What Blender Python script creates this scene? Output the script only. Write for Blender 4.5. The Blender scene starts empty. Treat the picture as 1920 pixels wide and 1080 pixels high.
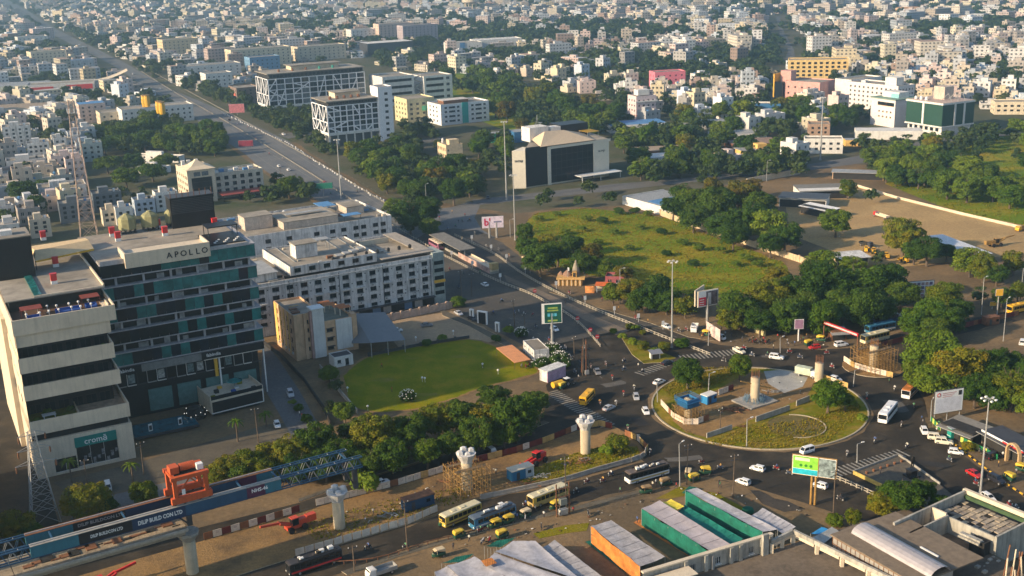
import bpy,bmesh,math,random
import numpy as np
from mathutils import Vector,Matrix

rnd=random.Random(11)
sc=bpy.context.scene
COL=sc.collection

# ---------------------------------------------------------------- camera, sky, sun, exposure
F,PITCH,ROLL,CAM_H=2162.0,math.radians(16.606),math.radians(-1.875),125.0
_fw=np.array([0,math.cos(PITCH),-math.sin(PITCH)])
_up=np.array([0,math.sin(PITCH),math.cos(PITCH)])
_rt=np.array([1.0,0,0])
_r2=math.cos(ROLL)*_rt+math.sin(ROLL)*_up
_u2=-math.sin(ROLL)*_rt+math.cos(ROLL)*_up
_C=np.array([0,0,CAM_H])
cam=bpy.data.cameras.new('camera')
cam.sensor_width=36.0
cam.lens=F/1920*36.0
cam.clip_start,cam.clip_end=1.0,30000.0
camo=bpy.data.objects.new('camera',cam)
COL.objects.link(camo)
mw=Matrix.Identity(4)
for i in range(3):
 mw[i][0],mw[i][1],mw[i][2],mw[i][3]=_r2[i],_u2[i],-_fw[i],_C[i]
camo.matrix_world=mw
sc.camera=camo

SUN_EL,SUN_AZ=math.radians(21.0),math.atan2(-0.43,-0.90)  # direction towards the sun
sun_dir=Vector((math.cos(SUN_AZ)*math.cos(SUN_EL),math.sin(SUN_AZ)*math.cos(SUN_EL),math.sin(SUN_EL)))
world=bpy.data.worlds.new('World')
sc.world=world
world.use_nodes=True
wn=world.node_tree.nodes
bg=wn['Background']
sky=wn.new('ShaderNodeTexSky')
sky.sky_type='NISHITA'
sky.sun_disc=False
sky.sun_elevation=SUN_EL
sky.sun_rotation=math.pi/2-SUN_AZ
sky.air_density,sky.dust_density,sky.ozone_density=1.1,1.3,2.2
world.node_tree.links.new(sky.outputs['Color'],bg.inputs['Color'])
bg.inputs['Strength'].default_value=0.12
sl=bpy.data.lights.new('sun','SUN')
sl.energy=5.0
sl.angle=math.radians(1.0)
sl.color=(1.0,0.77,0.5)
slo=bpy.data.objects.new('sun',sl)
COL.objects.link(slo)
slo.rotation_euler=sun_dir.to_track_quat('Z','Y').to_euler()
sc.view_settings.view_transform='Standard'
sc.view_settings.look='None'
sc.view_settings.exposure=0.64
sc.view_settings.gamma=1.0
HAZE_DENSITY=.00027
sc.cycles.max_bounces=5
sc.cycles.diffuse_bounces=2
sc.cycles.glossy_bounces=2
sc.cycles.transmission_bounces=2
sc.cycles.volume_bounces=0
sc.cycles.use_denoising=True

# ---------------------------------------------------------------- survey helpers (photo pixel -> place on a horizontal plane)
def gp(x,y,z=0.0):
 d=_fw*F+_r2*(x-960)-_u2*(y-540)
 p=_C+d*(z-CAM_H)/d[2]
 return Vector((p[0],p[1],z))
def pscale(p):
 return F/float((np.array(p)-_C)@_fw)
def yaw_of(a,b):
 return math.atan2(b[1]-a[1],b[0]-a[0])
def gyaw(x1,y1,x2,y2,z=0):
 return yaw_of(gp(x1,y1,z),gp(x2,y2,z))
def inside(p,poly):
 x,y=p[0],p[1];c=False;j=len(poly)-1
 for i in range(len(poly)):
  xi,yi,xj,yj=poly[i][0],poly[i][1],poly[j][0],poly[j][1]
  if(yi>y)!=(yj>y)and x<(xj-xi)*(y-yi)/(yj-yi)+xi:c=not c
  j=i
 return c
def ordn(i):
 w=['first','second','third','fourth','fifth','sixth','seventh','eighth','ninth','tenth','eleventh','twelfth']
 if i<12:return w[i]
 n=i+1
 return str(n)+('th' if 10<=n%100<=20 else{1:'st',2:'nd',3:'rd'}.get(n%10,'th'))
def project(p):
 d=np.array(p,float)-_C
 w=d@_fw
 return 960+F*(d@_r2)/w,540-F*(d@_u2)/w

 # ---------------------------------------------------------------- materials
MATS={}
def mat(name,col=(.5,.5,.5),rough=.85,var=.22,scale=.8,stain=0.,metal=0.,spec=.3,objcol=False,bump=0.,attr=None,emis=0.,trans=0.,var2=0.,wave=0.):
 if name in MATS:return MATS[name]
 m=bpy.data.materials.new(name);m.use_nodes=True
 nt=m.node_tree;N=nt.nodes;L=nt.links
 b=N['Principled BSDF']
 b.inputs['Roughness'].default_value=rough
 b.inputs['Metallic'].default_value=metal
 b.inputs['Specular IOR Level'].default_value=spec
 tc=N.new('ShaderNodeTexCoord');oi=N.new('ShaderNodeObjectInfo')
 mm=N.new('ShaderNodeMath');mm.operation='MULTIPLY';mm.inputs[1].default_value=57.0
 L.new(oi.outputs['Random'],mm.inputs[0])
 def noise(s,det=5,vec=None,ro=.6):
  n=N.new('ShaderNodeTexNoise');n.noise_dimensions='4D'
  n.inputs['Scale'].default_value=s;n.inputs['Detail'].default_value=det;n.inputs['Roughness'].default_value=ro
  L.new(vec or tc.outputs['Object'],n.inputs['Vector']);L.new(mm.outputs[0],n.inputs['W'])
  return n.outputs['Fac']
 def rng(f,a,bb,c,d):
  r=N.new('ShaderNodeMapRange');r.inputs[1].default_value=a;r.inputs[2].default_value=bb
  r.inputs[3].default_value=c;r.inputs[4].default_value=d
  L.new(f,r.inputs[0]);return r.outputs[0]
 def mul(a,bb):
  r=N.new('ShaderNodeMath');r.operation='MULTIPLY';L.new(a,r.inputs[0]);L.new(bb,r.inputs[1]);return r.outputs[0]
 if attr:
  at=N.new('ShaderNodeAttribute');at.attribute_name=attr;base=at.outputs['Color']
 elif objcol:base=oi.outputs['Color']
 else:
  rg=N.new('ShaderNodeRGB');rg.outputs[0].default_value=(*col,1);base=rg.outputs[0]
 n1=noise(scale)
 f=rng(n1,.3,.7,1-var,1+var)
 if var2:
  f=mul(f,rng(noise(scale*.12,4),.35,.65,1-var2,1+var2))
 if stain:
  mp=N.new('ShaderNodeMapping');mp.inputs['Scale'].default_value=(.9,.9,.07)
  L.new(tc.outputs['Object'],mp.inputs['Vector'])
  f=mul(f,rng(noise(1.3,6,mp.outputs[0],.7),.48,.72,1.0,1-stain))
  f=mul(f,rng(noise(.35,5),.5,.75,1.0,1-stain*.5))
 vs=N.new('ShaderNodeVectorMath');vs.operation='SCALE'
 L.new(base,vs.inputs[0]);L.new(f,vs.inputs['Scale'])
 L.new(vs.outputs[0],b.inputs['Base Color'])
 if wave:
  wv=N.new('ShaderNodeTexWave');wv.inputs['Scale'].default_value=wave;wv.bands_direction='X'
  L.new(tc.outputs['Object'],wv.inputs['Vector'])
  bp=N.new('ShaderNodeBump');bp.inputs['Strength'].default_value=.6;bp.inputs['Distance'].default_value=.05
  L.new(wv.outputs['Fac'],bp.inputs['Height']);L.new(bp.outputs[0],b.inputs['Normal'])
 elif bump:
  bp=N.new('ShaderNodeBump');bp.inputs['Strength'].default_value=bump;bp.inputs['Distance'].default_value=.15
  L.new(noise(scale*4,4),bp.inputs['Height']);L.new(bp.outputs[0],b.inputs['Normal'])
 if emis:
  b.inputs['Emission Color'].default_value=(*col,1);b.inputs['Emission Strength'].default_value=emis
 if trans:
  t=N.new('ShaderNodeBsdfTranslucent');mx=N.new('ShaderNodeMixShader');mx.inputs[0].default_value=trans
  L.new(vs.outputs[0],t.inputs['Color'])
  L.new(b.outputs[0],mx.inputs[1]);L.new(t.outputs[0],mx.inputs[2]);L.new(mx.outputs[0],N['Material Output'].inputs['Surface'])
 MATS[name]=m
 return m
def paint(name,col,rough=.45,spec=.5,**k):return mat(name,col,rough=rough,spec=spec,var=k.pop('var',.1),**k)

def leaf_mat(name,cols,trans=.2):
 """foliage: hue differs from tree to tree (object random) and from clump to clump (face attribute)"""
 if name in MATS:return MATS[name]
 m=bpy.data.materials.new(name);m.use_nodes=True
 nt=m.node_tree;N=nt.nodes;L=nt.links;b=N['Principled BSDF']
 b.inputs['Roughness'].default_value=.6;b.inputs['Specular IOR Level'].default_value=.1
 oi=N.new('ShaderNodeObjectInfo');at=N.new('ShaderNodeAttribute');at.attribute_name='tint'
 r=N.new('ShaderNodeValToRGB');e=r.color_ramp.elements
 e[0].color=(*cols[0],1);e[1].color=(*cols[-1],1)
 for i,c in enumerate(cols[1:-1]):q=e.new((i+1)/(len(cols)-1));q.color=(*c,1)
 add=N.new('ShaderNodeMath');add.operation='MULTIPLY_ADD';add.inputs[1].default_value=.55
 sub=N.new('ShaderNodeMath');sub.operation='MULTIPLY';sub.inputs[1].default_value=.45
 L.new(at.outputs['Fac'],sub.inputs[0]);L.new(oi.outputs['Random'],add.inputs[0]);L.new(sub.outputs[0],add.inputs[2])
 L.new(add.outputs[0],r.inputs[0]);L.new(r.outputs[0],b.inputs['Base Color'])
 t=N.new('ShaderNodeBsdfTranslucent');mx=N.new('ShaderNodeMixShader');mx.inputs[0].default_value=trans
 L.new(r.outputs[0],t.inputs['Color']);L.new(b.outputs[0],mx.inputs[1]);L.new(t.outputs[0],mx.inputs[2])
 L.new(mx.outputs[0],N['Material Output'].inputs['Surface'])
 MATS[name]=m
 return m

def ground_mat(name,cols,scales=(.006,.05,.5),rough=.95,bump=.3,spec=.05,streak=None):
 """ground: three colours mixed by noise of three sizes, with fine grain"""
 if name in MATS:return MATS[name]
 m=bpy.data.materials.new(name);m.use_nodes=True
 nt=m.node_tree;N=nt.nodes;L=nt.links;b=N['Principled BSDF']
 b.inputs['Roughness'].default_value=rough;b.inputs['Specular IOR Level'].default_value=spec
 g=N.new('ShaderNodeNewGeometry')
 def noise(s,det,ro=.6,vec=None):
  n=N.new('ShaderNodeTexNoise');n.inputs['Scale'].default_value=s;n.inputs['Detail'].default_value=det;n.inputs['Roughness'].default_value=ro
  L.new(vec or g.outputs['Position'],n.inputs['Vector']);return n.outputs['Fac']
 def mix(f,a,c):
  x=N.new('ShaderNodeMix');x.data_type='RGBA';L.new(f,x.inputs[0])
  for s,i in((a,6),(c,7)):
   if isinstance(s,tuple):x.inputs[i].default_value=(*s,1)
   else:L.new(s,x.inputs[i])
  return x.outputs[2]
 def rng(f,a,bb,c=0.,d=1.):
  r=N.new('ShaderNodeMapRange');r.inputs[1].default_value=a;r.inputs[2].default_value=bb
  r.inputs[3].default_value=c;r.inputs[4].default_value=d;L.new(f,r.inputs[0]);return r.outputs[0]
 c=mix(rng(noise(scales[0],4),.4,.6),cols[0],cols[1])
 c=mix(rng(noise(scales[1],6,.65),.45,.68),c,cols[2])
 if streak:
  ang,col,amt=streak
  mp=N.new('ShaderNodeMapping');mp.inputs['Rotation'].default_value=(0,0,-ang);mp.inputs['Scale'].default_value=(.02,.6,1)
  # a mapping of type POINT scales first: rotate the position beforehand
  rt=N.new('ShaderNodeVectorRotate');rt.rotation_type='Z_AXIS';rt.inputs['Angle'].default_value=-ang
  L.new(g.outputs['Position'],rt.inputs['Vector']);mp.inputs['Rotation'].default_value=(0,0,0);L.new(rt.outputs[0],mp.inputs['Vector'])
  c=mix(rng(noise(1.0,4,.6,mp.outputs[0]),.5,.75,0,amt),c,col)
 f=rng(noise(scales[2],6,.7),.25,.75,.72,1.28)
 vs=N.new('ShaderNodeVectorMath');vs.operation='SCALE';L.new(c,vs.inputs[0]);L.new(f,vs.inputs['Scale'])
 L.new(vs.outputs[0],b.inputs['Base Color'])
 if bump:
  bp=N.new('ShaderNodeBump');bp.inputs['Strength'].default_value=bump;bp.inputs['Distance'].default_value=.2
  L.new(noise(scales[2]*2,5),bp.inputs['Height']);L.new(bp.outputs[0],b.inputs['Normal'])
 MATS[name]=m
 return m

 # ---------------------------------------------------------------- mesh builder and scene graph
class MB:
 def __init__(s):s.v=[];s.f=[];s.m=[]
 def quad(s,a,b,c,d,m=0):
  n=len(s.v);s.v+=[tuple(a),tuple(b),tuple(c),tuple(d)];s.f.append((n,n+1,n+2,n+3));s.m.append(m)
 def tri(s,a,b,c,m=0):
  n=len(s.v);s.v+=[tuple(a),tuple(b),tuple(c)];s.f.append((n,n+1,n+2));s.m.append(m)
 def poly(s,pts,m=0):
  n=len(s.v);s.v+=[tuple(p)for p in pts];s.f.append(tuple(range(n,n+len(pts))));s.m.append(m)
 def box(s,x0,x1,y0,y1,z0,z1,m=0,M=None):
  p=[(x0,y0,z0),(x1,y0,z0),(x1,y1,z0),(x0,y1,z0),(x0,y0,z1),(x1,y0,z1),(x1,y1,z1),(x0,y1,z1)]
  if M is not None:p=[tuple(M@Vector(q))for q in p]
  n=len(s.v);s.v+=p
  for f in((3,2,1,0),(4,5,6,7),(0,1,5,4),(1,2,6,5),(2,3,7,6),(3,0,4,7)):
   s.f.append(tuple(n+i for i in f));s.m.append(m)
  return s
 def prism(s,poly,z0,z1,m=0,mt=None,bottom=True):
  k=len(poly);n=len(s.v);mt=m if mt is None else mt
  a=sum(poly[i][0]*poly[(i+1)%k][1]-poly[(i+1)%k][0]*poly[i][1]for i in range(k))
  if a<0:poly=list(poly)[::-1]
  s.v+=[(p[0],p[1],z0)for p in poly]+[(p[0],p[1],z1)for p in poly]
  for i in range(k):
   j=(i+1)%k;s.f.append((n+i,n+j,n+k+j,n+k+i));s.m.append(m)
  s.f.append(tuple(range(n+k,n+2*k)));s.m.append(mt)
  if bottom:s.f.append(tuple(range(n+k-1,n-1,-1)));s.m.append(m)
  return s
 def tube(s,p,q,r,r2=None,n=6,m=0,cap=True):
  p,q=Vector(p),Vector(q);r2=r if r2 is None else r2
  d=(q-p).normalized();a=d.orthogonal().normalized();b=d.cross(a);k=len(s.v)
  for c,rr in((p,r),(q,r2)):
   for i in range(n):
    t=2*math.pi*(i+.5)/n
    s.v.append(tuple(c+(a*math.cos(t)+b*math.sin(t))*rr))
  for i in range(n):
   j=(i+1)%n;s.f.append((k+i,k+j,k+n+j,k+n+i));s.m.append(m)
  if cap:
   s.f.append(tuple(range(k+n,k+2*n)));s.m.append(m)
   s.f.append(tuple(range(k+n-1,k-1,-1)));s.m.append(m)
  return s
 def bar(s,p,q,w,h=None,m=0):
  """rectangular bar from p to q: w across, h tall"""
  p,q=Vector(p),Vector(q);h=w if h is None else h
  d=(q-p).normalized();x=d.cross(Vector((0,0,1)))
  if x.length<1e-4:x=Vector((1,0,0))
  x.normalize();z=x.cross(d);k=len(s.v)
  for c in(p,q):
   for sx,sz in((-1,-1),(1,-1),(1,1),(-1,1)):s.v.append(tuple(c+x*sx*w/2+z*sz*h/2))
  for f in((0,1,5,4),(1,2,6,5),(2,3,7,6),(3,0,4,7),(3,2,1,0),(4,5,6,7)):
   s.f.append(tuple(k+i for i in f));s.m.append(m)
  return s
 def lathe(s,prof,n=12,m=0,c=(0,0,0)):
  k=len(s.v)
  for r,z in prof:
   for i in range(n):
    t=2*math.pi*i/n;s.v.append((c[0]+r*math.cos(t),c[1]+r*math.sin(t),c[2]+z))
  for j in range(len(prof)-1):
   for i in range(n):
    i2=(i+1)%n;s.f.append((k+j*n+i,k+j*n+i2,k+(j+1)*n+i2,k+(j+1)*n+i));s.m.append(m)
  s.f.append(tuple(range(k+(len(prof)-1)*n,k+len(prof)*n)));s.m.append(m)
  return s
 def mesh(s,name,mats):
  me=bpy.data.meshes.new(name);me.from_pydata(s.v,[],s.f)
  for m in(mats if isinstance(mats,(list,tuple))else[mats]):me.materials.append(m)
  if any(s.m):me.polygons.foreach_set('material_index',s.m)
  me.update();return me
 def build(s,name,mats,parent=None,loc=None,rz=None,smooth=False):
  me=s.mesh(name,mats)
  if smooth:me.polygons.foreach_set('use_smooth',[True]*len(me.polygons))
  return obj(name,me,parent,loc,rz)
def obj(name,me,parent=None,loc=None,rz=None):
 o=bpy.data.objects.new(name,me);COL.objects.link(o)
 if parent:o.parent=parent
 if loc is not None:o.location=loc
 if rz is not None:o.rotation_euler=(0,0,rz)
 return o
SEEN={}
def tag(o,label,cat,group=None,kind=None):
 o['label']=label;o['category']=cat
 if group:o['group']=group
 if kind:o['kind']=kind
 SEEN[label]=SEEN.get(label,0)+1
 return o
def thing(name,label,cat,loc=(0,0,0),rz=0.,group=None):
 o=bpy.data.objects.new(name,None);COL.objects.link(o);o.empty_display_size=.5
 o.location=loc;o.rotation_euler=(0,0,rz)
 return tag(o,label,cat,group)
def stuff(o):o['kind']='stuff';return o
def structure(o):o['kind']='structure';return o
def copy_tree(o,parent=None):
 c=o.copy();COL.objects.link(c);c.parent=parent
 for ch in o.children:copy_tree(ch,c)
 return c
def setcol(o,col):
 o.color=(*col,1)
 for ch in o.children:setcol(ch,col)
def place(proto,loc,rz,label,group=None,col=None,scale=None):
 """the prototype itself the first time, then copies of it and its parts"""
 if proto.get('_used'):o=copy_tree(proto)
 else:o=proto;proto['_used']=1
 o.location=loc;o.rotation_euler=(0,0,rz);o['label']=label
 if group:o['group']=group
 if scale:o.scale=(scale,)*3 if not isinstance(scale,tuple)else scale
 if col:setcol(o,col)
 SEEN[label]=SEEN.get(label,0)+1
 return o
def text(s,size,m,parent,loc,rot,ext=.03,off=0.,align='CENTER',name='lettering'):
 cu=bpy.data.curves.new(name,'FONT');cu.body=s;cu.size=size;cu.extrude=ext;cu.offset=off;cu.align_x=align;cu.resolution_u=2
 o=bpy.data.objects.new(name+'_curve',cu);COL.objects.link(o)
 me=bpy.data.meshes.new_from_object(o.evaluated_get(bpy.context.evaluated_depsgraph_get()))
 bpy.data.objects.remove(o);bpy.data.curves.remove(cu)
 me.name=name;me.materials.clear();me.materials.append(m)
 o=obj(name,me,parent,loc);o.rotation_euler=rot
 return o
def np_mesh(name,V,Q,mats,tint=None,col=None,mi=None):
 me=bpy.data.meshes.new(name);nf=len(Q);k=Q.shape[1]
 me.vertices.add(len(V));me.vertices.foreach_set('co',np.ascontiguousarray(V,np.float32).ravel())
 me.loops.add(nf*k);me.loops.foreach_set('vertex_index',np.ascontiguousarray(Q,np.int32).ravel())
 me.polygons.add(nf);me.polygons.foreach_set('loop_start',np.arange(0,nf*k,k,dtype=np.int32))
 if mi is not None:me.polygons.foreach_set('material_index',np.ascontiguousarray(mi,np.int32))
 for m in mats:me.materials.append(m)
 me.update(calc_edges=True)
 if tint is not None:
  a=me.attributes.new('tint','FLOAT','FACE');a.data.foreach_set('value',np.ascontiguousarray(tint,np.float32))
 if col is not None:
  a=me.attributes.new('Col','FLOAT_COLOR','FACE')
  a.data.foreach_set('color',np.ascontiguousarray(np.concatenate([col,np.ones((nf,1))],1),np.float32).ravel())
 return me

 # ---------------------------------------------------------------- common materials
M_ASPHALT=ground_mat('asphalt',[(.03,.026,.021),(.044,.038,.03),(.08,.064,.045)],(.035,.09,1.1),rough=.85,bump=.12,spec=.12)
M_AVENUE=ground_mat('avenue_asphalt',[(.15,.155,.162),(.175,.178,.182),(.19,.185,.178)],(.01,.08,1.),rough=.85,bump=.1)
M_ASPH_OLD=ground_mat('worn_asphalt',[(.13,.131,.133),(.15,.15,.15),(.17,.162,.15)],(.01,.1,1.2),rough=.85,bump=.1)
M_SOIL=ground_mat('soil',[(.26,.16,.068),(.31,.195,.085),(.15,.1,.055)],(.03,.12,1.4),bump=.8)
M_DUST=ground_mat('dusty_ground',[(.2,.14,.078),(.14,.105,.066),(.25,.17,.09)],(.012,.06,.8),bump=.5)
M_TOWN=ground_mat('town_ground',[(.13,.115,.08),(.1,.1,.06),(.06,.08,.035)],(.004,.03,.3),bump=.2)
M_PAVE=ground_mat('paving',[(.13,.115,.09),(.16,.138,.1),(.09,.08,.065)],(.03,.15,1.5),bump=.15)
M_LAWN=ground_mat('mown_grass',[(.15,.17,.002),(.19,.205,.003),(.25,.205,.012)],(.08,.16,1.8),bump=.5)
M_FIELD=ground_mat('rough_grass',[(.09,.175,.006),(.16,.215,.01),(.35,.255,.025)],(.012,.045,.7),bump=1.0)
M_ISLE=ground_mat('island_grass',[(.14,.16,.005),(.2,.175,.012),(.3,.2,.045)],(.06,.16,1.5),bump=.8)
M_CONC=mat('concrete',(.36,.34,.3),stain=.35,scale=.6)
M_KERB=mat('kerb_concrete',(.42,.36,.26),scale=2.,stain=.2)
M_CREAM=mat('cream_render',(.66,.56,.42),stain=.22,scale=.25,var=.1)
M_WHITE=mat('white_render',(.72,.7,.66),stain=.25,scale=.3,var=.1)
M_GREYW=mat('weathered_render',(.68,.67,.65),stain=.7,scale=.4,var=.18)
M_ROOF=mat('roof_screed',(.3,.265,.215),stain=.1,scale=.25,var=.3,var2=.25)
M_GLASS=mat('dark_glass',(.012,.016,.02),rough=.12,spec=.35,var=.3)
M_TEAL=mat('teal_glass',(.02,.15,.145),rough=.15,spec=.4,var=.5,scale=.3)
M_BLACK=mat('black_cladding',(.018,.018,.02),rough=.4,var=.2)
M_STEEL=mat('galvanised_steel',(.38,.38,.37),rough=.5,metal=.3,var=.15)
M_DARKST=mat('dark_steel',(.07,.07,.075),rough=.5,metal=.3,var=.2)
M_RUST=mat('rusty_steel',(.2,.09,.045),rough=.8,var=.4,scale=1.)
M_TIN=mat('tin_sheet',(.4,.4,.39),rough=.5,metal=.2,var=.2,wave=2.2,stain=.2)
M_BLUETIN=mat('blue_tin_sheet',(.1,.26,.5),rough=.5,var=.2,wave=2.2)
M_RED=paint('red_paint',(.6,.03,.03))
M_YEL=paint('yellow_paint',(.75,.42,.03))
M_WPAINT=paint('white_paint',(.78,.77,.74))
M_BARK=mat('bark',(.12,.09,.065),scale=2.,var=.35)
M_TANK=mat('black_plastic',(.02,.02,.022),rough=.5)
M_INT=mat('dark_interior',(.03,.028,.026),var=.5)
M_SIGNW=mat('sign_white',(.8,.8,.78),var=.04,rough=.6)
# ================================================================ GROUND, ROADS, PAVEMENTS
def W(pts,z=0.):return[gp(x,y,z)for x,y in pts]
def smooth_line(P,k=4):
 out=[];n=len(P)
 for i in range(n-1):
  a,b,c,d=P[max(i-1,0)],P[i],P[i+1],P[min(i+2,n-1)]
  for j in range(k):
   t=j/k
   out.append(.5*((2*b)+(c-a)*t+(2*a-5*b+4*c-d)*t*t+(3*b-a-3*c+d)*t**3))
 return out+[P[-1]]
def sheet(name,pts,z,m,world=False):
 P=pts if world else W(pts)
 mb=MB();P=[(p[0],p[1],z)for p in P]
 a=sum(P[i][0]*P[(i+1)%len(P)][1]-P[(i+1)%len(P)][0]*P[i][1]for i in range(len(P)))
 if a<0:P=P[::-1]
 mb.poly(P);return structure(mb.build(name,m))
def raised(name,P,z0,z1,m,mt):
 mb=MB();mb.prism([(p[0],p[1])for p in P],z0,z1,0,1,bottom=False)
 return structure(mb.build(name,[m,mt]))
def ribbon(mb,P,w,z0,z1,m=0,closed=False):
 """a kerb or low wall along a line, mitred"""
 P=[Vector((p[0],p[1],0))for p in P];n=len(P);A=[];B=[]
 for i in range(n):
  a=P[i-1]if(i>0 or closed)else P[i];b=P[(i+1)%n]if(i<n-1 or closed)else P[i]
  d=(b-a);d=d.normalized()if d.length else Vector((1,0,0))
  s=Vector((-d.y,d.x,0))*w/2;A.append(P[i]+s);B.append(P[i]-s)
 for i in range(n if closed else n-1):
  j=(i+1)%n
  a,b,c,d=A[i],A[j],B[j],B[i]
  t=Vector((0,0,z1));o=Vector((0,0,z0))
  mb.quad(d+t,c+t,b+t,a+t,m);mb.quad(b+o,a+o,a+t,b+t,m);mb.quad(d+o,c+o,c+t,d+t,m)
  if not closed and i==0:mb.quad(a+o,d+o,d+t,a+t,m)
  if not closed and i==n-2:mb.quad(c+o,b+o,b+t,c+t,m)
def lerp(a,b,t):return a+(b-a)*t
def along(P,step,start=0.):
 """points and directions every step metres along a line"""
 out=[];need=start
 for i in range(len(P)-1):
  a,b=P[i],P[i+1];L=(b-a).length
  while need<=L:
   out.append((a+(b-a)*(need/L),(b-a).normalized()));need+=step
  need-=L
 return out
def line_len(P):return sum((P[i+1]-P[i]).length for i in range(len(P)-1))

g=MB();g.poly([(-9000,-3000,-.06),(9000,-3000,-.06),(9000,14000,-.06),(-9000,14000,-.06)]);structure(g.build('ground',M_TOWN))
NEAR=[(-140,1140),(-140,700),(0,640),(150,600),(430,460),(700,470),(760,420),(830,380),(960,400),(1240,380),(1420,330),(1560,300),(2080,380),(2080,1140)]
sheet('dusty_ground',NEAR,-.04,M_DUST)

avenue_l=[(-150,-60),(-40,-6),(20,18),(83,57),(213,123),(267,160),(323,193),(410,253),(480,310),(600,384),(700,438),(748,464),(790,492),(815,525),(835,572),(870,592),(930,622),(1000,660),(1040,690),(1110,750)]
avenue_r=[(1370,690),(1350,655),(1290,630),(1200,595),(1130,569),(1060,545),(1010,515),(965,470),(930,446),(903,430),(890,408),(900,385),(880,378),(850,388),(790,395),(700,362),(630,320),(547,267),(430,213),(320,167),(233,117),(110,57),(45,16),(-10,-12),(-110,-66)]
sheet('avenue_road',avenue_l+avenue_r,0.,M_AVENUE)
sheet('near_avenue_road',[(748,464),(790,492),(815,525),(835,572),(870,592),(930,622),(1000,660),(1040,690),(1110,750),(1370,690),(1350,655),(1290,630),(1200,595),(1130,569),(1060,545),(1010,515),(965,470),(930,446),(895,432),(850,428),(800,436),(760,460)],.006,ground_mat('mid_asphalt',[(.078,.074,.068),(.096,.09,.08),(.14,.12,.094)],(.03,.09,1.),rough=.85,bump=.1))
junction=[(1000,655),(1035,690),(1022,722),(1030,748),(1012,790),(1080,807),(1150,800),(1190,822),(1212,850),(1205,864),(1190,925),(1263,908),(1330,897),(1385,907),(1500,946),(1640,990),(1760,1030),(1990,1060),(1990,985),(1920,933),(1893,913),(1830,867),(1790,836),(1752,815),(1740,783),(1733,750),(1715,725),(1700,690),(1720,660),(1800,630),(1960,588),(1960,566),(1850,592),(1760,607),(1690,622),(1620,645),(1540,652),(1450,650),(1370,646),(1290,626),(1200,610)]
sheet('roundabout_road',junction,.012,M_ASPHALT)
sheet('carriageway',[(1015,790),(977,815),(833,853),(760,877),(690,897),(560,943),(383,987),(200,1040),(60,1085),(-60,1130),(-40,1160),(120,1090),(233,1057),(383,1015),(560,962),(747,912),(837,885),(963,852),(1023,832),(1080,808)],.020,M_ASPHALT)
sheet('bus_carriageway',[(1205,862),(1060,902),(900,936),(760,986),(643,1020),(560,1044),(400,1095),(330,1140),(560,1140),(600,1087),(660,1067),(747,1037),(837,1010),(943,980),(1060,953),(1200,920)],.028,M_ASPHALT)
# far side road to the right behind the field and the right-hand streets
sheet('side_road',[(890,385),(1010,372),(1200,352),(1330,338),(1500,322),(1620,305),(1800,262),(1960,246),(1960,238),(1780,252),(1600,294),(1480,314),(1320,330),(1150,345),(1000,362),(885,374)],-.02,M_ASPH_OLD)
sheet('service_road',[(540,260),(600,250),(735,276),(830,262),(835,256),(740,268),(600,240),(520,252)],-.025,M_ASPH_OLD)
sheet('far_street',[(1470,118),(1478,95),(1462,62),(1455,30),(1461,30),(1470,60),(1488,92),(1492,118)],-.02,M_ASPH_OLD)
sheet('tree_lined_lane',[(1080,262),(1130,232),(1175,200),(1190,200),(1150,232),(1105,265)],-.02,M_ASPH_OLD)
sheet('left_street',[(-40,345),(25,380),(48,440),(40,520),(-60,500)],-.03,M_ASPH_OLD)
sheet('alley',[(-60,700),(20,690),(70,840),(110,980),(60,1060),(-80,1000)],-.02,M_ASPHALT)  # shade over the alley is put into its colour by the darker asphalt

# paved forecourts
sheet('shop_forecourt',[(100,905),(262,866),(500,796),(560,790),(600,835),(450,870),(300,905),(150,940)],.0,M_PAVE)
sheet('frontage_road',[(150,942),(300,907),(450,872),(590,838),(620,850),(480,900),(330,945),(200,985),(110,1010)],.004,M_ASPH_OLD)
sheet('ramp_drive',[(492,640),(520,670),(560,730),(600,800),(590,830),(545,815),(520,770),(490,720)],.006,M_ASPH_OLD)
sheet('parking_court',[(712,605),(868,580),(935,612),(930,640),(800,655),(750,655)],-.012,ground_mat('parking_dirt',[(.36,.265,.17),(.29,.22,.15),(.42,.3,.18)],(.04,.1,1.),bump=.2))
lawn_px=[(640,705),(690,668),(780,650),(880,636),(940,655),(1003,685),(1000,702),(900,728),(850,748),(770,768),(690,772),(652,752)]
sheet('lawn',[tuple(p)for p in smooth_line([Vector((*gp(x,y),))for x,y in lawn_px+lawn_px[:1]],3)[:-1]],.02,M_LAWN,world=True)
field_px=[(978,430),(1000,400),(1100,390),(1240,405),(1330,440),(1470,490),(1480,510),(1400,560),(1290,555),(1210,535),(1120,520),(1040,500),(990,470)]
sheet('field',field_px,-.01,M_FIELD)
sheet('depot_yard',[(1470,360),(1590,345),(1760,390),(1960,430),(1960,470),(1800,490),(1640,505),(1560,470),(1480,440)],-.008,ground_mat('yard_dirt',[(.42,.28,.13),(.35,.24,.115),(.48,.33,.15)],(.01,.05,.8),bump=.3))
sheet('meadow',[(1690,290),(1800,262),(1960,250),(1960,440),(1900,425),(1760,385),(1660,345)],-.014,M_FIELD)
sheet('scrub_ground',[(740,180),(830,130),(1000,165),(1120,210),(1080,260),(960,250),(860,210)],-.03,M_FIELD)

LAWN_EDGE=lawn_px+lawn_px[:1]
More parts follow.
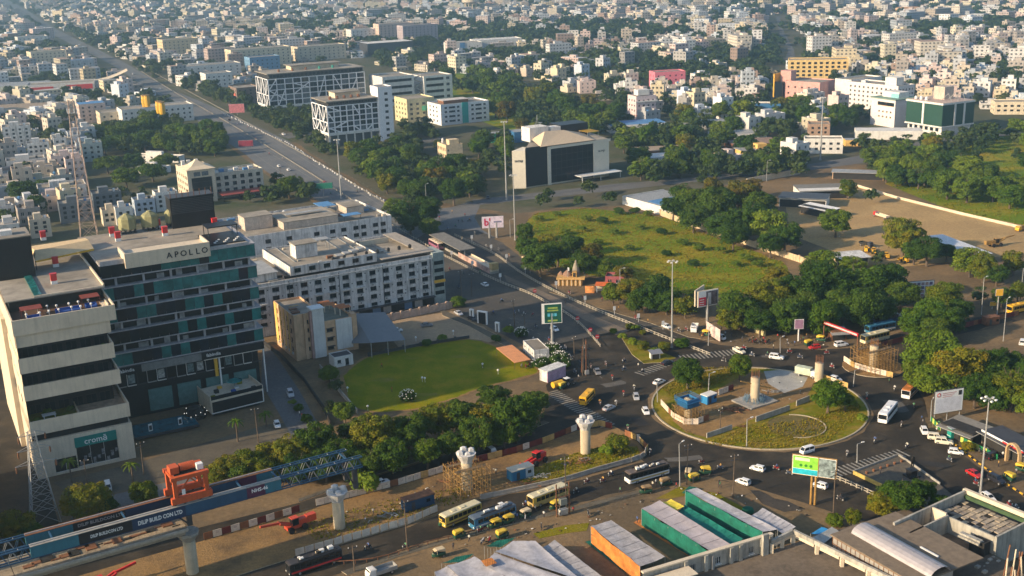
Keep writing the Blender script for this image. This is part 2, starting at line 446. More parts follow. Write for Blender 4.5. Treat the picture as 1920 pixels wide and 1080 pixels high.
# roundabout island: a raised disc with a kerb, soil worn through the middle
IC=Vector((67.3,297.0,0));IR=29.3
circ=[IC+Vector((math.cos(t),math.sin(t),0))*IR for t in[2*math.pi*i/72 for i in range(72)]]
raised('roundabout_island',circ,-.02,.14,M_KERB,M_ISLE)
kb=MB();ribbon(kb,circ,.45,-.02,.3,closed=True);structure(kb.build('island_kerb',M_KERB))
sheet('work_ground',[(1287,812),(1330,822),(1450,770),(1512,745),(1540,700),(1500,697),(1400,700),(1330,740),(1290,742),(1265,770),(1262,790)],.155,M_SOIL)
sheet('slurry_pond',[(1432,697),(1470,694),(1515,708),(1505,726),(1470,738),(1440,720)],.165,mat('grey_slurry',(.36,.35,.32),scale=.3,var=.2,rough=.6))
sheet('planter_soil',[tuple(gp(1492,800)+Vector((math.cos(t),math.sin(t),0))*7.5)for t in[i*.2 for i in range(32)]],.15,ground_mat('planter_earth',[(.15,.12,.05),(.11,.11,.03),(.2,.15,.06)],(.1,.3,2.),bump=.5),world=True)
pr=[gp(1493,800)+Vector((math.cos(t),math.sin(t),0))*7.6 for t in[-1.9+i*.12 for i in range(30)]]
kb=MB();ribbon(kb,pr,.3,.1,.34);structure(kb.build('planter_edging',M_KERB))

# works strip between the two carriageways
strip_px=[(1080,809),(1150,799),(1190,821),(1211,850),(1204,861),(1060,901),(900,935),(760,985),(643,1019),(560,1043),(400,1094),(300,1140),(-80,1150),(120,1089),(233,1056),(383,1014),(560,961),(747,911),(837,884),(963,851),(1023,831)]
raised('works_strip',W(strip_px),-.02,.13,M_KERB,M_SOIL)
sheet('works_grass',[(1000,880),(1080,850),(1130,838),(1195,838),(1200,856),(1100,884),(1010,906),(960,905)],.14,M_ISLE)

# pavements with kerbs
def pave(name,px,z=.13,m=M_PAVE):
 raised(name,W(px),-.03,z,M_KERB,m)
pave('avenue_pavement',[(824,578),(880,604),(930,628),(1000,668),(1030,690),(1000,676),(960,655),(930,640),(880,612),(830,592)])
pave('lawn_pavement',[(1030,792),(980,812),(833,851),(690,895),(560,941),(560,936),(690,889),(830,845),(975,806),(1020,789)])
pave('field_pavement',[(1030,548),(1130,580),(1220,606),(1290,632),(1340,640),(1330,622),(1250,596),(1150,566),(1060,540)],.1,M_DUST)
plaza=[(1600,889),(1683,858),(1700,868),(1762,912),(1850,985),(1800,990),(1690,932)]
raised('statue_plaza',W(plaza),-.02,.5,mat('plaza_wall',(.5,.36,.1),stain=.3),ground_mat('plaza_paving',[(.12,.105,.085),(.15,.125,.09),(.1,.09,.08)],(.1,.3,1.5),bump=.2))
pave('traffic_island',[(1160,625),(1215,650),(1268,672),(1240,680),(1207,682),(1185,665)],.16,M_ISLE)
pave('shop_pavement',[(1747,790),(1752,812),(1792,832),(1832,864),(1895,910),(1960,950),(1960,890),(1880,840),(1800,795),(1755,775)],.12,M_DUST)
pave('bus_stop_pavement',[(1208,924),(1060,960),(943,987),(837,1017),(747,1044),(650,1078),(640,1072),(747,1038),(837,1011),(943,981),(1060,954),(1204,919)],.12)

# painted markings
M_MARK=mat('road_paint',(.27,.255,.22),var=.45,scale=2.5)
def crossing(a,b,width,label,n=None):
 A,B=gp(*a),gp(*b);d=(B-A);L=d.length;d.normalize();s=Vector((-d.y,d.x,0))
 o=thing('zebra_crossing',label,'crossing',A,yaw_of(A,B),'zebra crossings at the junction');o['kind']='structure'
 n=n or int(L/1.3)
 me=None
 for i in range(n):
  x=(i+.2)*L/n
  if me is None:mb=MB();mb.quad((0,-width/2,.045),(.55,-width/2,.045),(.55,width/2,.045),(0,width/2,.045));me=mb.mesh('stripe',M_MARK)
  obj('stripe',me,o,(x,0,0))
crossing((1032,734),(1142,800),4.5,'zebra crossing at the yellow minibus, its stripes worn grey')
crossing((1197,702),(1250,682),4.,'short zebra crossing in front of the black saloon car')
crossing((1275,672),(1380,660),5.,'faded zebra crossing below the end of the bus lane railing')
crossing((1548,892),(1698,848),4.5,'long zebra crossing beside the walled statue plaza')
def lane_lines(name,px,w=.18,dash=None):
 P=smooth_line(W(px),5);mb=MB()
 if dash:
  for p,d in along(P,dash*2.5):
   s=Vector((-d.y,d.x,0))*w/2;q=p+d*dash
   mb.quad(*[v+Vector((0,0,.045))for v in(p-s,q-s,q+s,p+s)])
 else:
  for i in range(len(P)-1):
   d=(P[i+1]-P[i]).normalized();s=Vector((-d.y,d.x,0))*w/2
   mb.quad(*[v+Vector((0,0,.045))for v in(P[i]-s,P[i+1]-s,P[i+1]+s,P[i]+s)])
 o=mb.build(name,M_MARK);structure(o)
lane_lines('lane_marking',[(955,596),(1020,632),(1080,672),(1130,710)],.15,2.)
lane_lines('lane_marking',[(1150,590),(1220,615),(1290,640)],.15,2.)
lane_lines('edge_marking',[(250,130),(330,180),(430,240),(560,320),(700,400)],.3)
lane_lines('edge_marking',[(262,126),(350,175),(450,228),(590,310),(730,395)],.3)
lane_lines('edge_marking',[(225,128),(330,192),(420,250),(560,345),(700,424)],.25)
lane_lines('lane_marking',[(236,121),(350,188),(440,240),(570,325),(700,410)],.22,3.)
lane_lines('lane_marking',[(270,124),(370,168),(480,222),(600,296),(720,368)],.22,3.)
lane_lines('lane_marking',[(1020,905),(1120,880),(1200,866)],.15,2.)

# dust gathered along the road edges, asphalt repairs, tyre-dark tracks
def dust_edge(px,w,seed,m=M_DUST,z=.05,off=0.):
 r=random.Random(seed);P=smooth_line(W(px),6);mb=MB();prev=None
 for i in range(len(P)):
  d=(P[min(i+1,len(P)-1)]-P[max(i-1,0)]).normalized();s=Vector((-d.y,d.x,0));a=P[i]+s*(off+w*r.uniform(.1,1.));c=P[i]-s*(-off+w*r.uniform(.1,.8));a.z=c.z=z
  if prev:mb.quad(prev[1],c,a,prev[0])
  prev=(a,c)
 structure(mb.build('road_dust',m))
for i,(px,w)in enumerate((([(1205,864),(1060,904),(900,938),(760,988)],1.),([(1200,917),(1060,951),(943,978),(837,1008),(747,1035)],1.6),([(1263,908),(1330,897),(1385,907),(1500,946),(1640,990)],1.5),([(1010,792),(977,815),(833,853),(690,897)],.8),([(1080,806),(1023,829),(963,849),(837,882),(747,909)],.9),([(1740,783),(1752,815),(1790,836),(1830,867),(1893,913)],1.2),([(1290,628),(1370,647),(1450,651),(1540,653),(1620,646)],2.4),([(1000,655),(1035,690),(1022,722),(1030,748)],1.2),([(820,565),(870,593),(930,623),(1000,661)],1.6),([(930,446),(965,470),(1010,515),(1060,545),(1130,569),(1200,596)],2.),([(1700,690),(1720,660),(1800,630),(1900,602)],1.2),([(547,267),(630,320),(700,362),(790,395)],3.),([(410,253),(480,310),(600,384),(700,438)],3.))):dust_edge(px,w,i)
cr=[IC+Vector((math.cos(t),math.sin(t),0))*(IR+.7)for t in[2*math.pi*i/72 for i in range(73)]]
mb=MB();rr_=random.Random(4)
pts=[(c+(c-IC).normalized()*rr_.uniform(.1,.9),c-(c-IC).normalized()*.4)for c in cr[:-1]];pts.append(pts[0])
for i in range(72):mb.quad(*[Vector((v.x,v.y,.05))for v in(pts[i][1],pts[i+1][1],pts[i+1][0],pts[i][0])][::-1])
structure(mb.build('road_dust',M_DUST))
M_PATCH=ground_mat('fresh_tar',[(.03,.03,.031),(.038,.037,.036),(.05,.047,.044)],(.1,.3,2.),rough=.7,bump=.1);M_PATCH2=ground_mat('grey_patch',[(.12,.115,.105),(.14,.13,.115),(.1,.095,.09)],(.1,.3,2.),bump=.1)
for i,(x,y,w,d,a)in enumerate(((1150,720,7,3,.4),(1070,660,5,2,-.5),(1280,860,9,2.5,.1),(1560,870,6,3,.5),(1680,760,4,9,.1),(1090,925,12,1.6,.5),(1450,668,8,2,0),(1200,790,3,6,.3),(980,600,10,2,-.5),(1750,870,7,3,-.4),(940,840,10,1.5,.5),(1160,880,8,1.4,.5))):
 q=gp(x,y);c,s=math.cos(a),math.sin(a);rr_=random.Random(i);sheet('road_patch',[(q.x+(u*w/2)*c-(v*d/2)*s+rr_.uniform(-.3,.3),q.y+(u*w/2)*s+(v*d/2)*c+rr_.uniform(-.3,.3))for u,v in((-1,-1),(0,-1.1),(1,-1),(1.1,0),(1,1),(0,.9),(-1,1),(-.9,0))],.04,M_PATCH if i%2 else M_PATCH2,world=True)
dust_edge(LAWN_EDGE,1.1,77,M_SOIL,.03)
dust_edge(field_px+field_px[:1],3.5,78,M_DUST,.0)
for i,(x,y,w,d)in enumerate(((720,712,9,4),(860,668,7,3),(930,690,8,3),(800,740,10,3),(770,672,6,2.5))):
 q=gp(x,y);rr_=random.Random(40+i);sheet('worn_lawn',[(q.x+w/2*math.cos(t)*rr_.uniform(.6,1.1),q.y+d/2*math.sin(t)*rr_.uniform(.6,1.1))for t in[k*.45 for k in range(14)]],.026,ground_mat('worn_grass',[(.2,.19,.02),(.17,.18,.01),(.24,.19,.05)],(.2,.4,2.),bump=.4),world=True)
 # ================================================================ BUILDING KIT
FACES={'f':lambda w,d:((0,0),(1,0),w),'r':lambda w,d:((w,0),(0,1),d),'b':lambda w,d:((w,d),(-1,0),w),'l':lambda w,d:((0,d),(0,-1),d)}
def wall_holes(mb,O,ux,L,z0,z1,rects,dep=.3,m=0,mr=0,back=None):
 """a wall face with real openings and reveals; O is its lower left corner seen from outside"""
 n=Vector((ux[1],-ux[0],0));u=Vector((ux[0],ux[1],0));O=Vector(O)
 def P(s,z,e=0.):return O+u*s+Vector((0,0,z))-n*e
 xs=sorted({0.,L}|{min(max(r[i],0),L)for r in rects for i in(0,1)});zs=sorted({z0,z1}|{r[i]for r in rects for i in(2,3)})
 zs=[z for z in zs if z0<=z<=z1]
 for j in range(len(zs)-1):
  zc=(zs[j]+zs[j+1])/2;run=None
  row=[r for r in rects if r[2]<zc<r[3]]
  for i in range(len(xs)-1):
   c=(xs[i]+xs[i+1])/2
   if any(r[0]<c<r[1]for r in row):
    if run is not None:mb.quad(P(run,zs[j]),P(xs[i],zs[j]),P(xs[i],zs[j+1]),P(run,zs[j+1]),m);run=None
   elif run is None:run=xs[i]
  if run is not None:mb.quad(P(run,zs[j]),P(L,zs[j]),P(L,zs[j+1]),P(run,zs[j+1]),m)
 for a,b,c,d in rects:
  mb.quad(P(a,c),P(b,c),P(b,c,dep),P(a,c,dep),mr);mb.quad(P(a,d,dep),P(b,d,dep),P(b,d),P(a,d),mr)
  mb.quad(P(a,c),P(a,c,dep),P(a,d,dep),P(a,d),mr);mb.quad(P(b,c,dep),P(b,c),P(b,d),P(b,d,dep),mr)
  if back is not None:mb.quad(P(a,c,dep),P(b,c,dep),P(b,d,dep),P(a,d,dep),back)
WINC={}
def window_mesh(w,h,frame,glass,nv=1,dep=.3,sill=True):
 k=(round(w,2),round(h,2),frame.name,glass.name,nv,dep,sill)
 if k not in WINC:
  mb=MB();t=.07
  mb.quad((0,dep-.02,0),(w,dep-.02,0),(w,dep-.02,h),(0,dep-.02,h),1)
  for a,b,c,d in[(0,w,0,t),(0,w,h-t,h)]+[(x-t/2,x+t/2,t,h-t)for x in[w*i/(nv+1)for i in range(nv+2)]]:
   mb.box(max(a,0),min(b,w),dep-.1,dep-.03,c,d,0)
  if sill:mb.box(-.1,w+.1,-.12,.02,-.1,-.003,0)
  WINC[k]=mb.mesh('window',[frame,glass])
 return WINC[k]
def grid(x0,x1,n,ww,z,wh):
 """n windows of width ww spread from x0 to x1, in a row at each height in z"""
 s=(x1-x0)/n
 return[(x0+s*(i+.5)-ww/2,x0+s*(i+.5)+ww/2,zz,zz+wh)for zz in z for i in range(n)]
def block(root,w,d,h,x=0.,y=0.,z=0.,holes=None,wm=M_WHITE,rm=M_ROOF,par=.9,dep=.3,frame=M_WPAINT,glass=M_GLASS,each=True,nv=1,names=('wall','roof'),overhang=0.,sides='frbl',sill=True,skip=0.):
 """a storeyed box: walls with openings, a parapet, a roof slab; windows are parts of their own"""
 mb=MB();holes=holes or{};small=MB()
 for f in sides:
  (ox,oy),ux,L=FACES[f](w,d);rects=holes.get(f,[])
  wall_holes(mb,(x+ox,y+oy,0),ux,L,z,z+h,[(a,b,z+c,z+e)for a,b,c,e in rects],dep)
  n=Vector((ux[1],-ux[0],0));ang=math.atan2(ux[1],ux[0])
  for a,b,c,e in rects:
   if skip and rnd.random()<skip:pass
   p=Vector((x+ox,y+oy,z+c))+Vector((ux[0],ux[1],0))*a
   if each:obj('window',window_mesh(b-a,e-c,frame,glass,nv,dep,sill),root,p,ang)
   else:
    u=Vector((ux[0],ux[1],0))*(b-a);hh=Vector((0,0,e-c));q=p-n*(dep-.02)
    small.quad(q,q+u,q+u+hh,q+hh,1)
    for s in(.0,.5,1.0):
     k=q+n*.03+u*s-u.normalized()*(.04 if s else-.04)
     small.quad(k-u.normalized()*.04,k+u.normalized()*.04,k+u.normalized()*.04+hh,k-u.normalized()*.04+hh,0)
 t=.22
 if par>0:
  zz=z+h
  for a,b,c,e in((x,x+w,y,y+t),(x,x+w,y+d-t,y+d),(x,x+t,y+t,y+d-t),(x+w-t,x+w,y+t,y+d-t)):
   mb.quad((a,c,zz),(b,c,zz),(b,e,zz),(a,e,zz))
  zr=zz-par
  for a,b in(((x+t,y+t),(x+w-t,y+t)),((x+w-t,y+d-t),(x+t,y+d-t)),((x+t,y+d-t),(x+t,y+t)),((x+w-t,y+t),(x+w-t,y+d-t))):
   mb.quad((b[0],b[1],zr),(a[0],a[1],zr),(a[0],a[1],zz),(b[0],b[1],zz))
 mb.build(names[0],wm,root)
 rb=MB();zr=z+h-par
 if overhang:rb.box(x-overhang,x+w+overhang,y-overhang,y+d+overhang,z+h+.002,z+h+.3)
 else:
  k=t if par>0 else 0
  rb.quad((x+k,y+k,zr+.002),(x+w-k,y+k,zr+.002),(x+w-k,y+d-k,zr+.002),(x+k,y+d-k,zr+.002))
 rb.build(names[1],rm,root)
 if small.f:stuff(small.build('window',[frame,glass],root))
def part(root,name,m,fn,**k):
 mb=MB();fn(mb);return mb.build(name,m,root,**k)
def boxes(root,name,m,L,**k):
 mb=MB()
 for b in L:mb.box(*b)
 return mb.build(name,m,root,**k)
def each_box(root,name,m,L):
 for b in L:boxes(root,name,m,[b])

 # ================================================================ RETAIL TOWER AND GLASS OFFICE (front left)
GA=.489
PT=gp(255.5,858)
ua,va=Vector((math.cos(GA),math.sin(GA),0)),Vector((-math.sin(GA),math.cos(GA),0))
t=thing('retail_tower','cream terraced tower with a teal croma shop sign at street level','building',PT,GA)
# shop storey with its openings
mb=MB()
wall_holes(mb,(-24,0,0),(1,0),24,0,9.8,[(9.9,20,.7,6.2),(4.4,9.7,.4,4.2)],.8)
wall_holes(mb,(-24,44,0),(0,-1),44,0,38,[(44-a-3,44-a,z,z+2.6)for z in(13,17,22.5,29.5)for a in(9,16,23,30,37)],.5)
mb.quad((0,0,0),(0,44,0),(0,44,9.8),(0,0,9.8));mb.quad((0,44,0),(-24,44,0),(-24,44,38),(0,44,38));mb.box(-24,0,44.01,64,0,43.5)
mb.quad((-24,0,9.8),(0,0,9.8),(0,44,9.8),(-24,44,9.8))
mb.build('wall',M_CREAM,t)
boxes(t,'recess_band',M_BLACK,[(-23.6,-.6,1.,43,9.81,11.7)])
for z in(13,17,22.5,29.5):
 for a in(9,16,23,30,37):obj('window',window_mesh(3,2.6,M_DARKST,M_GLASS,1,.5,False),t,(-24,a+3,z),-math.pi/2)
obj('shop_window',window_mesh(10.1,5.5,M_WPAINT,M_INT,2,.8,False),t,(-14.1,0,.7))
obj('shop_door',window_mesh(5.3,3.8,M_WPAINT,M_INT,1,.8,False),t,(-19.6,0,.4))
boxes(t,'shop_shelf',mat('shop_goods',(.2,.2,.2),var=.9,scale=2.),[(-13.6+i*1.1,-12.9+i*1.1,.5,.75,1.+(i%3)*.9,1.9+(i%3)*.9+(i%2)*.5)for i in range(9)])
s=boxes(t,'shop_sign',paint('teal_sign',(.0,.19,.16)),[(-14.3,-4.1,-.25,-.01,6.3,8.9)])
text('crom\u0101',2.1,M_SIGNW,s,(-9.2,-.27,6.85),(math.pi/2,0,0),.02,.02)
text('electronics megastore',.55,mat('sign_pale_teal',(.1,.45,.4)),s,(-9.2,-.27,6.45),(math.pi/2,0,0),.01)
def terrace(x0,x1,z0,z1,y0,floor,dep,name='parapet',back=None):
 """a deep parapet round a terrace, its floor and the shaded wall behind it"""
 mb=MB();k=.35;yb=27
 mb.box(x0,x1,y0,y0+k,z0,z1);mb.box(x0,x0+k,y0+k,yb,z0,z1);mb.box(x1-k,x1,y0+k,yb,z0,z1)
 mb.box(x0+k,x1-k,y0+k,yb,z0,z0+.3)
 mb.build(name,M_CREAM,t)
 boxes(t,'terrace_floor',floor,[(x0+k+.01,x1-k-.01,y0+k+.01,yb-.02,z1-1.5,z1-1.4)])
terrace(-24,0,11.7,15.4,0,mat('terrace_screed',(.42,.3,.2),var=.35),8)
terrace(-24.1,-1.15,21.0,24.8,0.02,M_ROOF,4)
terrace(-24.2,-1.7,28.1,32.0,0.04,M_ROOF,4)
boxes(t,'fascia',M_CREAM,[(-24.2,-1.8,.5,43.9,34.7,37.88),(-24.2,-23.7,27.1,43.9,37.89,43.5)])
terrace(-24.3,-.2,37.9,41.8,0,mat('terrace_timber',(.12,.07,.045),var=.3),11)
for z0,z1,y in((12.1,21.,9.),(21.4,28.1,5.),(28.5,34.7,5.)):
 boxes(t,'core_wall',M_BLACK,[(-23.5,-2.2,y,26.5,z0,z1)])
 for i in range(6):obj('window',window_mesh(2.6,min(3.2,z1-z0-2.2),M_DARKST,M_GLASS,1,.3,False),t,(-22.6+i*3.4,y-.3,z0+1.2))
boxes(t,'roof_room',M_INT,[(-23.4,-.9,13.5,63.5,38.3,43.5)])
boxes(t,'roof',M_ROOF,[(-24.2,-.4,11.,64.,43.51,43.8)])
boxes(t,'roof_parapet',M_CREAM,[(-.75,-.4,11.5,63.,43.81,44.5),(-17.5,-.8,11.,11.35,43.81,44.2)])
boxes(t,'terrace_partition',M_CREAM,[(-12.2,-12.,.4,9.,14.02,15.3)])
boxes(t,'terrace_garden',M_LAWN,[(-23.6,-12.3,.4,8.9,14.01,14.2)])
boxes(t,'side_wing',M_CREAM,[(-25.2,-24.05,24,60,0,36)])
boxes(t,'skylight',M_TEAL,[(-17.4,-15.6,11.6,34.,43.85,44.3)])
# the terrace furniture
def furniture(name,label,cat,m,L,z,grp=None):
 o=MB()
 for b in L:o.box(*b)
 o=o.build(name,m);o.location=PT+Vector((0,0,0));o.rotation_euler=(0,0,GA);tag(o,label,cat,grp);return o
M_BLUEF=mat('blue_fabric',(.02,.07,.28),var=.2)
def sofa(x0,x1,y0,y1,z,label):
 furniture('sofa',label,'sofa',M_BLUEF,[(x0,x1,y0,y1,z,z+.5),(x0,x1,y1-.3,y1,z+.501,z+1.05),(x0,x0+.3,y0,y1-.301,z+.501,z+.8),(x1-.3,x1,y0,y1-.301,z+.501,z+.8)],z,'blue sofas on the top terrace')
sofa(-20.5,-17.2,2.6,4.2,40.41,'blue sofa under the reddish awning near the lit tower edge')
sofa(-13.6,-7.6,4.4,6.2,40.41,'long blue sofa in the middle of the top terrace')
sofa(-6.4,-3.6,5.0,7.0,40.41,'blue sofa beside the pale bench on the top terrace')
furniture('bench','pale bench along the inner side of the top terrace','bench',M_CREAM,[(-2.6,-1.2,2.5,8.0,40.41,41.0),(-1.5,-1.2,2.5,8.,41.001,41.5)],0)
M_AWN=mat('maroon_fabric',(.2,.045,.035))
for nm,(a,b,c,d)in(('maroon awning over the blue corner sofa of the top terrace',(-21.5,-16.5,4.5,8.5)),('maroon awning beside the pale bench of the top terrace',(-7.,-2.5,7.,11.))):
 furniture('awning',nm,'awning',M_AWN,[(a,b,c,d,42.6,42.7)]+[(x,x+.12,y,y+.12,40.41,42.6)for x in(a,b-.12)for y in(c,d-.12)],0,'terrace awnings')
furniture('table','white slab table in the planted low terrace','table',M_WPAINT,[(-20.5,-17.2,3.4,5.4,14.9,15.0),(-20.2,-20.,3.6,3.8,14.2,14.9),(-17.6,-17.4,3.6,3.8,14.2,14.9),(-20.2,-20.,5.,5.2,14.2,14.9),(-17.6,-17.4,5.,5.2,14.2,14.9)],0)
for i in range(14):
 lr='front' if i<7 else 'back'
 x=-21+(i%7)*2.6+rnd.random();y=2+(i//7)*4.6+rnd.random()*1.5
 o=MB().lathe([(.25,0),(.3,.1),(.05,.15),(.05,1.5),(.28,1.55),(.32,1.85),(.1,2.)],8).build('terrace_lamp',M_WPAINT,None)
 o.location=PT+ua*x+va*y+Vector((0,0,40.41));tag(o,'small white lamp in the %s row among the blue sofas, %s from left'%(lr,ordn(i%7)),'lamp','terrace lamps among the sofas')

A0=PT+ua*42.6+va*26.85
t=thing('glass_office','dark glass office block with slab bands and APOLLO on its roof fascia','building',A0,GA)
boxes(t,'core_wall',M_BLACK,[(-41.5,-.6,1.6,36,0,44.4)])
boxes(t,'roof',M_ROOF,[(-41.5,-.6,.8,36.3,45.5,45.9)])
M_SLAB=mat('slab_edge',(.42,.41,.42),stain=.3)
TOPS=(45.3,38.9,32.6,26.3,19.9)
M_GL2=mat('navy_glass',(.01,.018,.03),rough=.12,spec=.3,var=.4)
pan={}
for k,T in enumerate(TOPS):
 for zz in(T,T-3.75):
  boxes(t,'floor_slab',M_SLAB,[(-41.6,1.2,-.55,35.8,zz,zz+.3)])
 for i in range(16):
  x=-41.4+i*2.65
  tealp=(k==0 and i>10)or(k==1 and 5<i<14)or rnd.random()<.4
  m=M_TEAL if tealp else(M_GL2 if rnd.random()<.4 else M_GLASS)
  if m.name not in pan:pan[m.name]=MB().box(.03,2.62,-.12,0,.31,3.72).mesh('glass_panel',m)
  obj('glass_panel',pan[m.name],t,(x,-.3,T-3.75))
 for i in range(3):obj('glass_panel',pan['dark_glass'],t,(1.05,.1+i*2.65,T-3.75),math.pi/2)
 for i in range(6):boxes(t,'column',M_SLAB,[(-38+i*7.4,-37.4+i*7.4,.5,1.1,T-6.2,T-3.77)])
 for i in range(7):
  x=-40+i*5.7+rnd.random()*2;w=1+rnd.random()*2.5
  boxes(t,'partition',mat('office_wall',(.3,.3,.3),var=.4)if rnd.random()<.6 else M_INT,[(x,x+w,1.2,1.5,T-6.,T-4-rnd.random())])
s=boxes(t,'roof_sign',M_CREAM,[(-35.,-11.9,-1.7,-1.3,44.,48.1),(-35,-34.6,-1.29,8,44.,48.1),(-12.3,-11.9,-1.29,8,44.,48.1),(-34.6,-12.3,-1.29,8,46.6,46.9)])
for i,ch in enumerate('APOLLO'):
 text(ch,2.3,M_BLACK,s,(-23.2+i*1.95,-1.73,45.2),(math.pi/2,0,0),.05,.03,name='letter')
boxes(t,'roof_parapet',M_SLAB,[(-41.4,-35.1,-.5,-.2,45.61,46.6),(-11.8,-.6,-.5,-.2,45.61,46.2)])
s=boxes(t,'sign_band',mat('grey_fascia',(.22,.22,.21)),[(-41,.9,-.6,1.55,13.7,15.9)])
for x0,x1,tx in((-40.9,-34.2,-38.2),(-17.4,.8,-14.)):
 b=boxes(s,'sign_plate',M_BLACK,[(x0,x1,-.75,-.61,13.75,15.9)])
 text('fabindia',1.35,M_SIGNW,b,(tx,-.78,14.5),(math.pi/2,0,0),.02,.02)
for i in range(15):
 x=-41+i*2.75
 boxes(t,'display_frame',[M_STEEL,M_WHITE,M_DARKST][i%3],[(x,x+.16,.9,1.2,9.6,13.5),(x+.2,x+2.5,1.,1.25,9.5,9.75)])
 if rnd.random()<.5:boxes(t,'poster',mat('poster_'+str(i%4),[(.4,.4,.38),(.25,.3,.3),(.5,.48,.45),(.15,.2,.2)][i%4],var=.6,scale=2),[(x+.4,x+2.2,1.3,1.4,10.2,12.8)])
for i in range(4):boxes(t,'shop_glass',mat('pale_teal_glass',(.1,.2,.19),rough=.2),[(-33+i*8.2,-26.4+i*8.2,.9,1.2,1.,7.5)])
boxes(t,'white_portal',M_WPAINT,[(.5,.8,-.3,.3,0,13.6),(-16.8,.8,-.35,0,13.38,13.68),(-12.6,-12.2,-.2,.6,0,13.3)])
boxes(t,'yellow_column',M_YEL,[(-13.8,-12.9,.2,.89,7.8,13.4)])
boxes(t,'roof_terrace_deck',M_BLACK,[(-11,-.8,2,16,45.91,46.2)])
for i in range(9):boxes(t,'roof_paver',M_WHITE,[(-9.5+i*.95,-8.9+i*.95,3.+(i%3)*1.6,3.9+(i%3)*1.6,46.21,46.4)])
# dark plant room and rooftop things
def on_roof(name,label,cat,x,y,z,grp=None):return thing(name,label,cat,A0+ua*x+va*y+Vector((0,0,z)),GA,grp)
t=on_roof('plant_room','black louvred plant room standing on the glass office roof','plant room',-6,30,45.9)
boxes(t,'wall',M_BLACK,[(-9,4,0,6,0,9.2)]);boxes(t,'roof',M_DARKST,[(-9.3,4.3,-.3,6.3,9.21,9.4)])
for i in range(9):boxes(t,'louvre',M_DARKST,[(-8.6,3.6,-.25,-.02,4.4+i*.5,4.65+i*.5)])
for i in range(8):boxes(t,'post',M_RUST,[(-8.8+i*1.75,-8.65+i*1.75,-.3,-.1,9.4,11.4)])
t=on_roof('terrace_canopy','black canopy over the roof terrace at the office block corner','canopy',-5.5,13,46.3)
boxes(t,'roof',M_BLACK,[(-4,5,-3,3,2.8,3.1)])
for x in(-3.8,4.6):
 for y in(-2.8,2.6):boxes(t,'post',M_DARKST,[(x,x+.2,y,y+.2,0,2.8)])
for i,(x,y)in enumerate(((-27.5,33.5),(-20.8,33.5),(-13.6,34.2))):
 t=on_roof('water_tank','olive panelled roof water tank, %s of three from the tensile canopy'%ordn(i),'water tank',x,y,45.9,'olive water tanks on the office roof')
 m=mat('olive_tank',(.3,.29,.15),stain=.2)
 boxes(t,'stand',M_DARKST,[(-2.2+k*1.4,-2.+k*1.4,-1.6,1.6,0,1.2)for k in range(4)])
 part(t,'shell',m,lambda mb:mb.lathe([(2.5,1.2),(2.6,1.5),(2.6,4.3),(2.3,4.8),(.8,5.6),(.6,5.9)],8))
t=thing('tensile_canopy','sand coloured fabric canopy roof behind the tower roof','canopy',gp(120,478,43.8),0)
o_=gp(120,478,43.8);cp=[gp(66,489,46.5)-o_,gp(176,466,46.5)-o_,gp(160,446,48.)-o_,gp(55,462,48.)-o_]
rg=[lerp(cp[0],cp[3],.35)+Vector((.8,0,1.4)),lerp(cp[1],cp[2],.35)+Vector((-.5,0,1.4))]
cb=MB();cb.quad(cp[0],cp[1],rg[1],rg[0]);cb.quad(cp[2],cp[3],rg[0],rg[1]);cb.tri(cp[3],cp[0],rg[0]);cb.tri(cp[1],cp[2],rg[1])
cb.build('fabric',mat('sand_fabric',(.7,.52,.3),var=.1),t)
part(t,'valance',M_YEL,lambda mb:mb.bar(cp[0]-Vector((0,0,.3)),cp[1]-Vector((0,0,.3)),.06,.5))
for p in cp:part(t,'post',M_DARKST,lambda mb:mb.tube((p.x*.97,p.y,0),(p.x*.97,p.y,p.z),.12))
t=on_roof('stair_house','black clad stair house at the far corner of the tower roof','stair house',-61,8,43.8)
boxes(t,'wall',M_BLACK,[(-5,4,-2,9,0,11)]);boxes(t,'roof',M_ROOF,[(-5.2,4.2,-2.2,9.2,11.01,11.3)])
boxes(t,'tank',M_WHITE,[(-3,0,1,4,11.31,12.6)])
def red_box(x,y,z,label):
 t=on_roof('roof_vent_box',label,'vent box',x,y,z,'red vent boxes on the roofs')
 boxes(t,'base',M_WPAINT,[(-.75,.75,-.6,.6,0,.9)]);boxes(t,'casing',M_RED,[(-.75,.75,-.6,.6,.901,2.7)]);boxes(t,'cap',M_RED,[(-.85,.85,-.7,.7,2.701,2.85)])
for px,py,z,l in((105,500,43.8,'red vent box at the back of the tower roof'),(102,532,43.8,'red vent box near the front edge of the tower roof'),(211,443,45.9,'red and white vent box left of a pair near the sign roof'),(222,452,45.9,'red and white vent box nearest the tensile canopy roof edge'),(297,428,45.9,'red vent box between two olive water tanks'),(310,442,45.9,'red and white vent box behind the letter A of the sign'),(403,426,45.9,'red and white vent box in front of the black plant room'),(82,450,43.8,'red vent box behind the sand coloured canopy')):
 p=gp(px,py,z);r=p-A0;red_box(r.dot(ua),r.dot(va),z,l)

